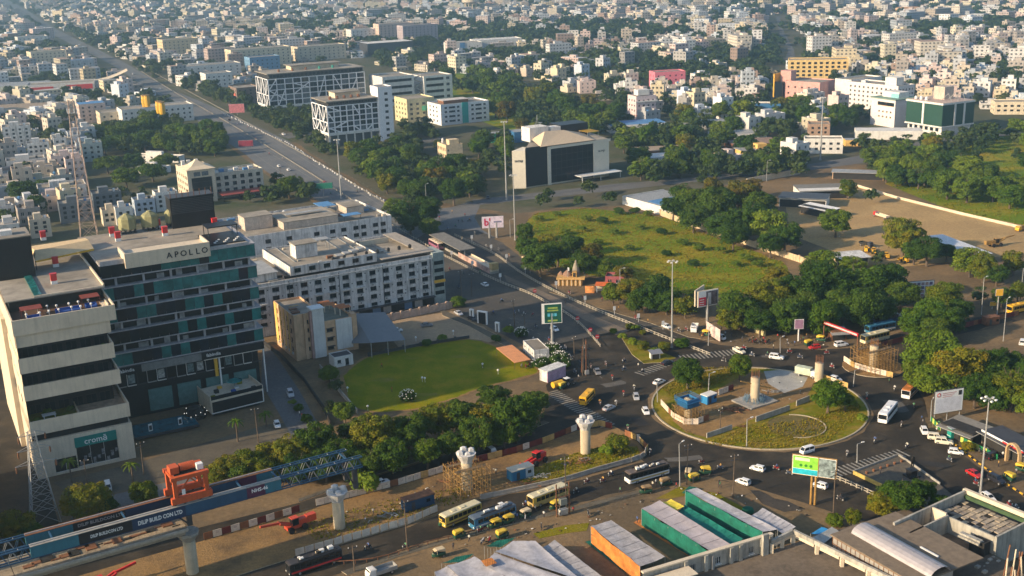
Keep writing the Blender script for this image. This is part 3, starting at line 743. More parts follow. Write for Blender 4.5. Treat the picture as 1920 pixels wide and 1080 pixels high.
 # low pavilion, glazed basement roof and garden ramp in front of the office
pc=gp(398,783);t=thing('terrace_pavilion','low pavilion with a furnished roof terrace and black front panel','pavilion',pc,gyaw(398,752,497,728,5))
boxes(t,'wall',M_CREAM,[(0,15.6,0,11,.9,5.0)]);boxes(t,'base',M_INT,[(.8,14.5,.8,10,0,.89)])
boxes(t,'front_panel',M_BLACK,[(.4,15.2,-.12,-.01,1.3,4.4)]);boxes(t,'panel_trim',M_WPAINT,[(.1,15.5,-.16,-.01,1.,1.25),(15.3,15.55,-.2,-.01,1.26,5.)])
each_box(t,'parapet',M_CREAM,[(0,.2,0,11,5.001,6.1),(15.4,15.6,0,11,5.001,6.1)]);boxes(t,'glass_guard',M_GLASS,[(.21,15.39,.0,.08,5.001,6.1)])
for i in range(7):boxes(t,'planter',[M_LAWN,M_INT,M_YEL,M_BLUEF,M_WPAINT][i%5],[(1+i*2.,2.2+i*2.,1.5+(i%3)*3,2.6+(i%3)*3,5.001,5.5+(i%2)*.4)])
o=MB().lathe([(.05,0),(.05,2.2),(2.4,2.3),(1.4,2.75),(.1,3.1)],8).build('parasol',M_TEAL);o.location=pc+Vector((4.8,9.5,5.));tag(o,'teal parasol on the pavilion roof terrace','parasol')
t=thing('glazed_canopy','low teal glass roof over the basement forecourt','canopy',gp(255,828),GA)
boxes(t,'glass',mat('teal_roof_glass',(.01,.1,.14),rough=.2,spec=.5,var=.5),[(0,17,0,9,.9,1.1)])
boxes(t,'frame',M_DARKST,[(-.1,17.1,-.15,-.01,.4,1.15),(-.1,17.1,9.01,9.15,.4,1.15),(-.15,-.101,-.1,9.1,.4,1.15),(17.01,17.15,0,9,.4,1.15)])
for i,x in enumerate((4.5,12.5)):
 o=boxes(None,'kiosk_screen',M_SIGNW,[(-.55,.55,-.06,.06,.5,2.6)]);o.location=gp(255,828)+ua*x+va*2+Vector((0,0,.8));o.rotation_euler=(0,0,GA+.2)
 tag(o,('white display panel on the teal glass roof, near the tower' if i==0 else 'white display panel on the teal glass roof, near the pavilion'),'display','display panels')
 boxes(o,'picture',M_BLACK,[(-.4,.4,-.08,-.061,.8,2.1)])
t=thing('entrance_pod','dark faceted entrance pod edged with white lamps','entrance pod',gp(368,782),GA)
part(t,'shell',M_INT,lambda mb:mb.lathe([(3.,0),(3.2,1.2),(2.,3.),(.3,3.4)],7))
for i in range(14):
 a=i*.45;part(t,'bulb',mat('lamp_white',(.9,.88,.8),emis=1.0),lambda mb:mb.lathe([(.04,-.1),(.12,0),(.04,.1)],5,c=(3.15*math.cos(a),3.15*math.sin(a),1.3+.5*(i%3))))
t=thing('unseen_shade_block','plain grey block added across the alley, out of view, to shade it','building',gp(10,1090),GA+math.pi/2)  # added building outside the view, put there to shade the alley
block(t,58,24,15,y=1,holes={'f':grid(1,57,12,2.,(2.5,6,9.5),1.6)},wm=M_GREYW,frame=M_DARKST,each=False)
# ================================================================ WHITE HOTEL AND ITS NEIGHBOURS
M_AC=mat('ac_casing',(.6,.6,.58),var=.15)
acm=MB().box(-.45,.45,-.38,0,0,.65,0);acm.lathe([(.26,0),(.26,.02)],8,1)
acm.v[8:]=[(v[0],-.40,.33+v[1])if i>=0 else v for i,v in enumerate(acm.v[8:])]
ACM=acm.mesh('air_conditioner',[M_AC,M_DARKST])
HP,HA=gp(815,570),.51
t=thing('hotel','long stained white hotel with rows of dark windows and air conditioners','building',HP,HA)
cols=[-3.2-5.05*i for i in range(14)]
def hotel_holes(c,L):
 return[(L+x-1.2,L+x+1.2,z,z+1.6)for x in c for z in(15.0,12.1,9.2,6.3)]+[(L+x-1.2,L+x+1.2,3.6,4.9)for x in c]
block(t,71,38,18.6,x=-71,holes={'f':hotel_holes(cols,71),'r':grid(4,36,6,2.2,(15,12.1,9.2,6.3),1.6)},wm=M_GREYW,dep=.45,frame=M_DARKST,par=.8)
boxes(t,'shop_front',M_INT,[(-46,-.3,-.5,-.02,.3,3.2)]);boxes(t,'shop_canopy',M_DARKST,[(-48,-.2,-2.0,-.01,3.21,3.45)])
for i in range(11):boxes(t,'shutter',[M_STEEL,M_INT,paint('shutter_blue',(.1,.2,.35))][i%3],[(-45+i*4.1,-42+i*4.1,-.6,-.51,.3,2.9)])
boxes(t,'cornice',M_GREYW,[(-71,0,-.4,-.01,17.2,17.5)])
for x in(-1.,-19.5,-36.,-54.):boxes(t,'downpipe',M_DARKST,[(x-.1,x+.1,-.22,-.02,0,18)])
r2=random.Random(3)
for i,x in enumerate(cols):
 for z in(15,12.1,9.2,6.3,3.6):
  p=.85 if(i<4 and z<8)else .38
  if r2.random()<p:obj('air_conditioner',ACM,t,(x+r2.uniform(-.8,.8),-.02,z-.9))
  if i<4 and z<8 and r2.random()<.8:obj('air_conditioner',ACM,t,(x+r2.choice((-1.9,1.9)),-.02,z-.3))
  if r2.random()<.6:boxes(t,'vent',M_DARKST,[(x+2.,x+2.4,-.06,-.01,z+.9,z+1.3)])
 if r2.random()<.5:boxes(t,'balcony_ledge',M_GREYW,[(x-1.7,x+1.7,-.9,-.01,11.4,11.6)])
s=boxes(t,'stair_tower',mat('greygreen_render',(.33,.38,.36),stain=.3),[(.01,4.4,-.4,9,0,19.2)])
for z in(3.5,6.3,9.1,11.9,14.7):boxes(s,'window',M_GLASS,[(.4,4.0,-.48,-.41,z,z+1.4)])
boxes(s,'sign_board',M_YEL,[(.1,4.5,-.75,-.5,8.0,9.0)])
# attic storey set back, roof rooms, flat roof pieces
block(t,32,30,3.2,x=-52,y=3.5,z=18.6,holes={'f':grid(0,32,6,2.4,(.9,),1.5)},wm=M_GREYW,par=.5,frame=M_DARKST)
boxes(t,'roof_canopy',mat('roof_sheet',(.36,.32,.27),var=.2,stain=.2),[(-19,1.5,1.2,8,19.4,19.6)])
boxes(t,'roof_canopy',mat('roof_sheet',(.36,.32,.27)),[(-3.5,1.8,8.01,36,19.4,19.6)])
boxes(t,'roof_room',M_GREYW,[(-46,-38,14,20,21.4,26.2)]);boxes(t,'roof_room_slab',M_ROOF,[(-46.3,-37.7,13.7,20.3,26.21,26.5)])
boxes(t,'tin_shelter',M_TIN,[(-37,-31,20,24,25.2,25.35),(-36.9,-36.7,20.2,20.4,21.4,25.2),(-31.3,-31.1,20.2,20.4,21.4,25.2),(-36.9,-36.7,23.5,23.7,21.4,25.2),(-31.3,-31.1,23.5,23.7,21.4,25.2)])
for i in range(4):boxes(t,'stacked_sheet',M_TIN,[(-33+i*3,-30.6+i*3,8+i*.7,11+i*.7,21.4,21.7+.25*i)])
boxes(t,'roof_wall',M_CREAM,[(-19.5,-19.2,9,30,17.85,20.2),(-19.1,-4,29.5,29.8,17.85,19.8)])
boxes(t,'roof_shed',M_TIN,[(-70,-56,4,22,20.6,20.8)]);boxes(t,'shed_wall',M_GREYW,[(-69.5,-56.5,4.5,21.5,17.9,20.59)])
for i in range(8):
 x=-36+i*4.2
 part(t,'roof_tank',M_TANK,lambda mb:mb.lathe([(.6,0),(.62,1.0),(.3,1.3),(.15,1.4)],8,c=(x,4.4,21.35)))
r4=random.Random(8)
for i in range(34):
 x,y,s,zz=r4.uniform(-69,-4),r4.uniform(1,36),r4.uniform(.4,1.4),17.85
 if-52<x<-20 and 3.5<y<33:zz=21.35
 if x>-20 and y<8:continue
 if-47<x<-30 and 12<y<25:continue
 boxes(t,'roof_clutter',r4.choice((M_RUST,M_AC,M_TIN,M_CONC,M_INT,M_CREAM)),[(x,x+s*r4.uniform(.8,3),y,y+s,zz,zz+s*r4.uniform(.2,.9))])
for x in(-66,-58,-48,-29,-24,-12):part(t,'roof_pipe',M_STEEL,lambda mb:mb.bar((x,10,18.2 if x>-20 or x<-52 else 21.6),(x+1,34,18.2 if x>-20 or x<-52 else 21.6),.2))
HB=HP+Vector((-math.sin(HA),math.cos(HA),0))*83+Vector((math.cos(HA),math.sin(HA),0))*20.7
t=thing('link_block','low stained link roof between the hotel and the long block','building',HP+Vector((-math.sin(HA),math.cos(HA),0))*44,HA)
block(t,62,30,9,x=-74,holes={'r':grid(1,29,5,2.,(2.5,5.6),1.5)},wm=M_GREYW,frame=M_DARKST,each=False)
for i in range(24):s_=r4.uniform(.5,2.2);x_,y_=r4.uniform(-72,-15),r4.uniform(1,27);boxes(t,'roof_clutter',r4.choice((M_RUST,M_AC,M_TIN,M_CONC,M_WPAINT)),[(x_,x_+s_*2,y_,y_+s_,8.12,8.2+s_*.7)])
t=thing('long_block','long low white block with roof rooms and blue sheets behind the hotel','building',HB,HA)
block(t,84,40,15,x=-84,holes={'f':[(84+x-1.2,84+x+1.2,z,z+1.6)for x in[-4,-7.5,-13,-16.5,-22,-27,-34,-46,-55,-63,-72,-79]for z in(11,7.8,4.6)]},wm=M_GREYW,frame=M_DARKST,par=1.)
for x,y,w,d,h in((-60,14,12,9,5.5),(-46,6,24,20,3.0),(-14,16,8,12,3.2),(-75,20,7,8,4)):
 boxes(t,'roof_room',mat('peach_render',(.55,.46,.38),stain=.3),[(x,x+w,y,y+d,14.02,14+h)]);boxes(t,'roof_room_slab',M_ROOF,[(x-.2,x+w+.2,y-.2,y+d+.2,14.01+h,14.25+h)])
boxes(t,'blue_sheet',M_BLUETIN,[(-20,-12,4,9,16.4,16.55)]);boxes(t,'blue_sheet',M_BLUETIN,[(-22,-15,26,36,16.8,16.95)]);boxes(t,'tin_sheet',M_TIN,[(-42,-26,14,17,18.2,18.35)])
for p in((-19.8,4.2),(-12.4,4.2),(-21.8,26.2),(-15.4,26.2)):boxes(t,'post',M_DARKST,[(p[0],p[0]+.15,p[1],p[1]+.15,14.02,16.39)])

for i in range(46):
 x,y,s=r4.uniform(-82,-3),r4.uniform(1,38),r4.uniform(.4,1.5)
 if(-61<x<-20 and 4<y<28):continue
 boxes(t,'roof_clutter',r4.choice((M_RUST,M_AC,M_TIN,M_CONC,M_WPAINT,M_CREAM,M_BLUETIN)),[(x,x+s*r4.uniform(.8,3),y,y+s,14.03,14.1+s*r4.uniform(.3,1.1))])
for i in range(5):part(t,'roof_tank',(M_TANK,M_WPAINT)[i%2],lambda mb:mb.lathe([(.8,0),(.85,1.3),(.3,1.7)],8,c=(-78+i*14,31+(i%2)*4,14.03)))
# peach and yellow block beside the lawn
YP,YA=gp(611,667),.5
M_PEACH=mat('peach_stucco',(.62,.4,.24),stain=.15,scale=.3);M_YELR=mat('yellow_render',(.72,.46,.14),stain=.15,scale=.3)
t=thing('peach_block','peach and yellow guest house with white panels above the lawn','building',YP,YA)
block(t,9,19,15.2,x=-9.6,y=.6,holes={'l':grid(1,18,5,1.5,(2.6,5.7,8.8,11.9),1.5),'f':[(3.9,5.0,z,z+1.3)for z in(2.6,5.7,8.8,11.6)]},wm=M_PEACH,frame=M_DARKST,par=.7)
boxes(t,'yellow_panel',M_YELR,[(-9.72,-9.605,5.2,6.2,1.5,15.),(-9.72,-9.605,9.2,10.2,1.5,15.),(-9.72,-9.605,13.2,14.2,1.5,15.),(-9.72,-9.605,16.9,19.5,1.5,15.)])
for i in range(5):obj('air_conditioner',ACM,t,(-9.6,3+i*3.4,1.7),-math.pi/2)
boxes(t,'pilaster',M_PEACH,[(-9.5,-8.4,.2,.59,0,15.2),(-6.3,-5.3,.2,.59,0,15.2),(-1.3,-.61,.0,.59,0,15.2)])
boxes(t,'stair_tower',M_WHITE,[(-3.6,.2,-.6,3.4,0,16.2)]);boxes(t,'stair_tower_roof',M_WPAINT,[(-3.9,.5,-.9,3.7,16.21,16.45)])
boxes(t,'pink_strip',mat('pink_render',(.5,.3,.26)),[(-4.4,-3.61,-.3,.59,0,15.6)])
block(t,11,17,11.4,x=-.4,y=.4,holes={'f':[(1.5,3.6,z,z+1.2)for z in(1.6,4.6,7.6)]},wm=M_PEACH,frame=M_DARKST,par=.6,rm=mat('green_roof_coat',(.16,.17,.13),var=.3))
boxes(t,'white_panel',M_WHITE,[(4.2,9.6,-.05,.39,1.2,11.2)]);boxes(t,'end_pilaster',M_PEACH,[(9.8,11.4,.1,3.,0,12.2)])
boxes(t,'window_hood',M_DARKST,[(.9,3.5,-.35,.38,z+1.25,z+1.35)for z in(1.6,4.6,7.6)])
for i,(x,y)in enumerate(((3.5,13.5),(4.3,11.),(6.5,7.2),(7.4,4.9))):
 mb=MB()
 for k in range(5):mb.box(x,x+4.2,y+k*.42,y+k*.42+.3,13.1+k*.06,13.2+k*.06)
 mb.build('pergola_slat',mat('terracotta_slat',(.5,.19,.08),var=.15),t)
 boxes(t,'pergola_post',M_CREAM,[(x+a,x+a+.25,y,y+.25,10.82,13.08)for a in(.2,3.6)])
boxes(t,'roof_pipe',M_YEL,[(-7,-3.8,12,12.1,14.6,14.72)]);boxes(t,'roof_junk',M_RUST,[(-8.5,-6,4,6,14.53,15.),(-8,-5.5,8,9.5,14.53,14.9)])
t=thing('annexe','small white annexe with a dark roof at the foot of the guest house','building',gp(628,690),YA)
block(t,6.2,5,3.4,holes={'f':[(3.6,4.8,.1,2.4),(1,2.2,1.2,2.3)]},wm=M_WHITE,rm=M_DARKST,par=.2,frame=M_DARKST)
t=thing('event_canopy','large grey sloping canopy on posts beside the guest house','canopy',gp(700,668),YA)
cb=MB();a,b,c,d=(-1,-1,5.),(10.5,-2.5,4.2),(13,20,7.2),(2.5,22,8.)
cb.quad(a,b,c,d);cb.quad((-1,-1,4.97),(2.5,22,7.97),(13,20,7.17),(10.5,-2.5,4.17));cb.tri((-1,-1,4.96),(-4,8,2.8),(2.5,22,7.96))
cb.build('fabric',mat('grey_canvas',(.2,.21,.22),var=.08),t)
for p in((-.8,-.8,5),(10.2,-2.2,4.2),(12.6,19.5,7.1),(2.8,21.3,7.9),(4.6,-1.5,4.5)):boxes(t,'post',M_STEEL,[(p[0]-.1,p[0]+.1,p[1]-.1,p[1]+.1,0,p[2]-.05)])
# boundary walls
def wall_run(name,label,px,h,m,piers=0.,cat='wall',w=.3,cap=None,z=0.):
 P=W(px);o=thing(name,label,cat,P[0]);mb=MB();Q=[p-P[0]for p in P]
 ribbon(mb,Q,w,z-.04,h);mb.build('wall',m,o)
 if cap:mb=MB();ribbon(mb,Q,w+.16,h+.001,h+.12);mb.build('coping',cap,o)
 if piers:
  me=MB().box(-.35,.35,-.35,.35,0,h+.35).mesh('pier',m)
  for p,d in along(Q,piers):obj('pier',me,o,p,yaw_of((0,0),d))
 return o
wall_run('compound_wall','pinkish compound wall with piers between hotel and parking court',[(700,608),(790,590),(865,574)],2.6,mat('pink_wall',(.5,.37,.29),stain=.3),3.6)
wall_run('lawn_wall','low dark wall along the far edge of the lawn',[(692,668),(780,650),(880,634)],1.,M_DARKST,6.)
wall_run('ramp_wall','dark parapet wall beside the curved ramp drive',[(492,644),(525,668),(570,715),(608,770),(620,800)],1.4,M_INT)
wall_run('garden_wall','concrete garden wall between ramp and lawn',[(600,690),(640,740),(670,775)],1.3,M_CONC)
for i,(px,py,h,w)in enumerate(((885,600,3.6,1.6),(905,607,4.2,4.0),(933,622,3.,1.6))):
 t=thing('gate_portal',('white gate pier with a dark panel at the parking court','tall white gate portal of the parking court','white gate pier nearest the billboard at the parking court')[i],'gate',gp(px,py),-.55,'parking court gates')
 boxes(t,'pillar',M_WPAINT,[(-w/2,-w/2+.5,-.3,.3,0,h)]);boxes(t,'pillar',M_WPAINT,[(w/2-.5,w/2,-.3,.3,0,h)]);boxes(t,'lintel',M_WPAINT,[(-w/2,w/2,-.35,.35,h+.001,h+.4)]);boxes(t,'panel',M_BLACK,[(-w/2+.51,w/2-.51,-.1,.1,0,h-.2)])
o_=gp(962,680,0);cp=[gp(965,681,2.2)-o_,gp(995,675,2.2)-o_,gp(960,647,2.2)-o_,gp(930,653,2.2)-o_]
t=thing('stage_canopy','flat orange canopy on posts at the lawn edge','canopy',o_)
part(t,'roof',mat('orange_sheet',(.66,.29,.13),var=.12),lambda mb:mb.prism([(q.x,q.y)for q in cp],2.2,2.35))
for q in cp:part(t,'post',M_DARKST,lambda mb:mb.tube((q.x*.96,q.y*.96+.1,0),(q.x*.96,q.y*.96+.1,2.2),.06))
t=thing('store_shed','stained concrete store shed behind the orange canopy','shed',gp(1000,678),gyaw(1000,678,968,647))
block(t,10.5,5,3.6,x=0,y=-5.3,holes={'b':grid(0,10.5,3,1.2,(1.6,),.9)},wm=M_GREYW,par=.2)
t=thing('pink_kiosk','pinkish banner wall kiosk at the street corner','kiosk',gp(1027,718),gyaw(1027,718,1075,700))
boxes(t,'wall',mat('pink_banner',(.5,.34,.46),var=.25),[(0,7.6,0,.3,0,3.4)]);boxes(t,'roof',M_GREYW,[(-.3,7.9,-.3,3.6,3.41,3.7)]);boxes(t,'side_wall',M_GREYW,[(0,.3,.31,3.4,0,3.4),(7.3,7.6,.31,3.4,0,3.4)])

# ================================================================ LANDMARKS ACROSS THE AVENUE
SP,SA=gp(986.5,353),.52
t=thing('cinema_box','cream and black glass box hotel with a fabric roof tent and SAYAJI lettering','building',SP,SA)
M_SAY=mat('smooth_cream',(.72,.66,.54),var=.05)
part(t,'wall',M_SAY,lambda mb:mb.prism([(0,.3),(53.5,.3),(60,32),(24,32)],0,20.6))
boxes(t,'glass_wall',M_BLACK,[(.3,13.6,-.05,.29,.6,21.6)]);boxes(t,'glass_wall',M_GLASS,[(15.8,43.2,-.02,.29,.8,19.2)])
for i in range(1,8):boxes(t,'mullion',M_DARKST,[(15.8+i*3.4,15.9+i*3.4,-.1,-.021,.8,19.2)])
for z in(4.5,8.2,11.9,15.6):boxes(t,'transom',M_DARKST,[(15.85,43.15,-.07,-.022,z,z+.12)])
boxes(t,'pier',M_SAY,[(13.7,15.7,-.5,.29,0,20.6)]);p=boxes(t,'panel',M_SAY,[(43.3,53.5,-.5,.29,0,20.6)]);boxes(t,'cornice',M_SAY,[(13.7,54.5,-.7,-.51,19.4,20.8)])
text('SAYAJI',1.5,M_BLACK,p,(48.4,-.53,14.2),(math.pi/2,0,0),.03,.02)
q=boxes(t,'corner_panel',M_SAY,[]);q.data=MB().prism([(0,0),(-6.0,3.6),(5,11),(6,6)],0,20.2).mesh('corner_panel',M_SAY)
text('SAYAJI',1.5,M_BLACK,q,(-3.1,1.72,14.2),(math.pi/2,0,math.atan2(-3.6,6.0)),.05,.02)
cb=MB();e=[(9,-1,21.3),(44,-1,21.3),(50,20,22),(16,20,22)];r1,r2_=(18,9,27.5),(30,9,27.)
cb.quad(e[0],e[1],r2_,r1);cb.tri(e[1],e[2],r2_);cb.quad(e[2],e[3],r1,r2_);cb.tri(e[3],e[0],r1)
cb.build('roof_tent',mat('tan_fabric',(.6,.47,.33),var=.08),t)
part(t,'roof',M_ROOF,lambda mb:mb.prism([(.3,.5),(53.3,.5),(59.6,31.8),(24,31.8)],20.61,20.8));boxes(t,'roof_room',M_WHITE,[(14,26,18,27,20.81,28.5)]);boxes(t,'roof_room',M_BLACK,[(34,52,18,30,20.81,28)]);boxes(t,'roof_room',M_WHITE,[(28,34,18.01,24,20.81,27.5)])
boxes(t,'pergola',M_YEL,[(45,53,8+i*1.6,8.6+i*1.6,24.,24.2)for i in range(6)]);boxes(t,'pergola_post',M_STEEL,[(45.2+7*a,45.4+7*a,8.1+b*8,8.3+b*8,20.81,23.99)for a in(0,1)for b in(0,1)])
for i in range(4):boxes(t,'tent_post',M_STEEL,[(16+i*9,16.25+i*9,-.6,-.35,20.81,21.4)])
part(t,'roof_mast',M_STEEL,lambda mb:[mb.tube((20+dx,20,28.5),(20,20,35),.1)for dx in(-1,1,0)]and mb.lathe([(.2,0),(1.2,.6)],8,c=(22,20,30)))
boxes(t,'entrance_canopy',M_WPAINT,[(30,57,-8,-.8,3.2,3.5),(31,31.3,-7.5,-7.2,0,3.19),(43,43.3,-7.5,-7.2,0,3.19),(56,56.3,-7.5,-7.2,0,3.19)])

M_TRUSS=mat('white_truss',(.78,.78,.8),var=.06)
def truss_block(name,label,P,yaw,w,d,z0,z1,ncol,nrow,diag,side_n,h_top,tower=None):
 t=thing(name,label,'building',P,yaw)
 boxes(t,'core_wall',mat('curtain_wall',(.07,.08,.09),rough=.2,spec=.5,var=.5,scale=.3),[(0,w,.4,d,z0,z1)])
 boxes(t,'base_wall',mat('base_glass',(.1,.11,.12),rough=.3),[(2,w-2,2.5,d-2,0,z0-.01)])
 boxes(t,'column',M_WHITE,[(x,x+.8,.5,1.3,0,z0-.01)for x in[w*i/6 for i in range(6)]]+[(.2,1,d*i/4+1.4,d*i/4+2.2,0,z0-.01)for i in range(4)])
 boxes(t,'base_fascia',M_WHITE,[(-.2,w+.2,-.2,.39,z0-1.6,z0-.02),(-.2,.2,.4,d,z0-1.6,z0-.02)])
 rows=[(z0+(z1-z0)*i/nrow)for i in range(nrow+1)];cx=[w*i/ncol for i in range(ncol+1)];k=.38
 dz=rows[1]-rows[0];pcache={}
 for i in range(ncol):
  for j in range(nrow):
   m=rnd.choice((M_GLASS,M_GLASS,M_GL2,mat('grey_blue_glass',(.12,.14,.16),rough=.2,var=.4)))
   if m.name not in pcache:pcache[m.name]=window_mesh(w/ncol-.7,dz-.75,M_STEEL,m,1,.1,False)
   obj('window',pcache[m.name],t,(cx[i]+.35,.29,rows[j]+.38))
 for x in cx:part(t,'truss_post',M_TRUSS,lambda mb:mb.box(x-k,x+k,-.25,.28,z0,z1+.3))
 for z in rows:part(t,'truss_beam',M_TRUSS,lambda mb:mb.box(-.3,w+.3,-.18,.27,z-.3,z+.3))
 for(c,r,c2,rr2)in diag:
  part(t,'truss_brace',M_TRUSS,lambda mb:mb.bar((cx[c],-.32,rows[r]),(cx[c2],-.32,rows[rr2]),.3,.85))
 sy=[d*i/side_n for i in range(side_n+1)]
 for i,y in enumerate(sy):part(t,'truss_post',M_TRUSS,lambda mb:mb.box(-.55,-.05,y-k,y+k,z0,z1+.3))
 for z in(rows[0],rows[nrow//2],rows[-1]):part(t,'truss_beam',M_TRUSS,lambda mb:mb.box(-.48,-.04,0,d,z-.3,z+.3))
 for i in range(side_n):
  a,b=(rows[0],rows[nrow//2])if i%2 else(rows[nrow//2],rows[0])
  part(t,'truss_brace',M_TRUSS,lambda mb:mb.bar((-.62,sy[i],a),(-.62,sy[i+1],b),.3,.8))
  part(t,'truss_brace',M_TRUSS,lambda mb:mb.bar((-.62,sy[i],rows[nrow//2]+(0 if i%2 else rows[-1]-rows[nrow//2])),(-.62,sy[i+1],rows[-1]if i%2 else rows[nrow//2]),.3,.8))
  boxes(t,'side_window',M_GLASS,[(-.03,0-.001,sy[i]+.6,sy[i+1]-.6,rows[r]+.4,rows[r+1]-.4)for r in range(nrow)])
 boxes(t,'top_storey',M_INT,[(1.5,w-.5,2,d-1.5,z1+.31,h_top-.6)])
 for i in range(ncol):obj('window',window_mesh(w/ncol-1.,h_top-z1-1.6,M_STEEL,M_GLASS,1,.3,False),t,(cx[i]+.7 if i else 1.7,1.69,z1+.6))
 boxes(t,'roof',M_ROOF,[(-.8,w+.6,-.6,d+.6,h_top-.59,h_top)])
 boxes(t,'roof_room',M_CREAM,[(w*.3,w*.8,d*.45,d*.85,h_top+.01,h_top+3.4)]);boxes(t,'roof_room_slab',M_ROOF,[(w*.28,w*.82,d*.4,d*.9,h_top+3.41,h_top+3.8)])
 for i in range(5):part(t,'roof_tank',mat('green_tank',(.05,.3,.22))if name=='braced_office_long' and i>2 else M_RUST,lambda mb:mb.lathe([(1.,0),(1.,1.8),(.4,2.2)],8,c=(w*(.15+.14*i),d*.28,h_top+.01)))
 if tower:
  x0,x1,hh=tower;block(t,x1-x0,14,hh,x=x0,y=-.8,holes={'f':[((x1-x0)*.45,(x1-x0)*.45+2.4,3+i*4.,4.6+i*4.)for i in range(8)]},wm=mat('bright_render',(.76,.76,.78),var=.06),par=.8,frame=M_DARKST)
 return t
truss_block('braced_office','white braced-frame office block with a plain stair tower, nearer of two',gp(619,276),.48,35.5,30,9,26.6,8,5,[(0,5,2,4),(0,1,2,0),(4,5,5,3),(4,1,5,0),(6,5,7,4),(6,0,7,1),(1,1,3,2),(0,4,1,2)],4,30,(35.7,45.9,36.6))
truss_block('braced_office_long','long white braced-frame office block further up the avenue',gp(508,213),.48,82,34,5.6,27,12,5,[(0,3,1,5),(0,3,2,1),(1,0,2,3),(3,4,5,3),(3,2,5,4),(6,1,7,5),(0,1,1,3),(8,5,9,2),(10,1,11,4)],5,31.5)
t=thing('car_park_wing','white wing with long window slots and outside stairs behind the braced blocks','building',gp(720,200),.48)
block(t,28,30,24,x=0,holes={'f':[(2,26,z,z+2.2)for z in(3,8.4,13.8,19.2)]},wm=M_WHITE,frame=M_STEEL,nv=5)
block(t,26,26,22,x=36,y=-2,holes={'f':[(2,18,z,z+2.2)for z in(3,8,13,18)]+[(20.5,23.5,z,z+2.2)for z in(3,8,13,18)]},wm=M_WHITE,frame=M_STEEL,nv=3)
for i in range(6):part(t,'stair_flight',M_CONC,lambda mb:mb.bar((28.3 if i%2 else 35.5,2,3+3.4*i),(35.5 if i%2 else 28.3,2,6.4+3.4*i),2.4,.6))
t=thing('cream_flats','cream apartment block with a green awning behind the braced office','building',gp(765,232),.48)
block(t,22,24,18,holes={'f':grid(1,21,4,2.2,(2.5,6,9.5,13),1.7),'l':grid(1,23,4,2.,(2.5,6,9.5,13),1.7)},wm=mat('yellow_cream',(.62,.55,.33),stain=.2),each=False);boxes(t,'awning',paint('green_awning',(.1,.5,.28)),[(12,18,-.9,-.02,8.6,12)])
t=thing('teal_stripe_block','white four-storey block with a teal vertical stripe','building',gp(828,236),.48)
WT=(2.2,5.6,9.0,12.0)
block(t,39,24,15.2,holes={'f':[(a,b,z,z+1.3)for z in WT for a,b in((3,5),(6.5,11.5),(13,15),(24.5,26.5),(28,33),(34.5,36.5))],'l':[(a,a+2.,z,z+1.3)for z in WT for a in(4,10,16)]},wm=mat('bright_render',(.76,.76,.78)),frame=M_DARKST)
boxes(t,'stripe',paint('teal_cladding',(.01,.33,.3)),[(17,21.8,-.5,-.01,.5,15.4)]);boxes(t,'ledge',M_WHITE,[(-.4,16.9,-.3,-.01,z-.75,z-.5)for z in WT]+[(21.9,39.4,-.3,-.01,z-.75,z-.5)for z in WT])
boxes(t,'roof_room',M_RUST,[(6,26,8,18,14.4,16.6)]);boxes(t,'roof_room_slab',mat('pale_slab',(.6,.55,.5)),[(5.5,26.5,7.5,18.5,16.61,16.9)])
t=thing('beige_office','small yellow beige office with a white tank and annexe among trees','building',gp(838,313),.42)
block(t,10.5,14,13,holes={'l':grid(.5,13.5,5,1.4,(5.2,9.),1.9),'f':[(1,2,z,z+1.2)for z in(3,6,9)]},wm=mat('sunny_beige',(.66,.52,.33),stain=.1),each=True,frame=M_CREAM)
boxes(t,'stair_tower',mat('sunny_beige',(.66,.52,.33)),[(3,9,2,7,12.2,15.4)]);boxes(t,'annexe',M_WHITE,[(-6,10,-7,-.3,0,5)]);boxes(t,'annexe_roof',M_TIN,[(-6.5,10.5,-7.5,-.2,5.01,5.2)])
part(t,'roof_tank',M_WPAINT,lambda mb:mb.lathe([(.7,0),(.7,2.4),(.2,2.8)],8,c=(-1.5+3,9,13)))
# tent-roofed corner block
t=thing('tent_roof_block','cream corner block with a pointed fabric roof and dark glass front','building',gp(357,383),.5)
block(t,14.5,24,17.6,holes={'l':[(a,a+1.6,z,z+1.5)for z in(2.6,6.,9.4,12.8)for a in(2,6,10,14,18,21)]},wm=M_CREAM,frame=M_DARKST,par=.2,each=True)
boxes(t,'glass_front',M_GLASS,[(2.,12.5,-.25,-.01,2.5,13.4)]);boxes(t,'glass_transom',M_DARKST,[(2.,12.5,-.3,-.251,z,z+.15)for z in(5,8,11)]);boxes(t,'upper_window',mat('grey_blue_glass',(.12,.14,.16)),[(3.4,6.8,-.12,-.01,14.2,16.4)]);boxes(t,'upper_window',mat('grey_blue_glass',(.12,.14,.16)),[(7.6,11,-.12,-.01,14.2,16.4)])
cb=MB();e=[(-.6,-.8,17.7),(15,-.8,17.7),(15,16,17.7),(-.6,16,17.7)];ap=(6.5,5,22.5)
ring=[((e[i][0]+ap[0])/2,(e[i][1]+ap[1])/2,19.2)for i in range(4)]
for i in range(4):
 j=(i+1)%4;cb.quad(e[i],e[j],ring[j],ring[i]);cb.tri(ring[i],ring[j],ap)
cb.build('roof_tent',mat('cream_fabric',(.7,.58,.42),var=.05),t)
block(t,27,16,13.6,x=14.6,y=5,holes={'f':grid(.5,26.5,6,2.2,(3,6.4,9.8),1.9)},wm=mat('grey_cream',(.52,.5,.42),stain=.3),frame=M_DARKST)
for i in range(6):boxes(t,'roof_unit',[M_WHITE,M_BLUETIN,M_AC][i%3],[(16+i*4,18.5+i*4,8+i%2*4,10+i%2*4,12.72,14.2)])
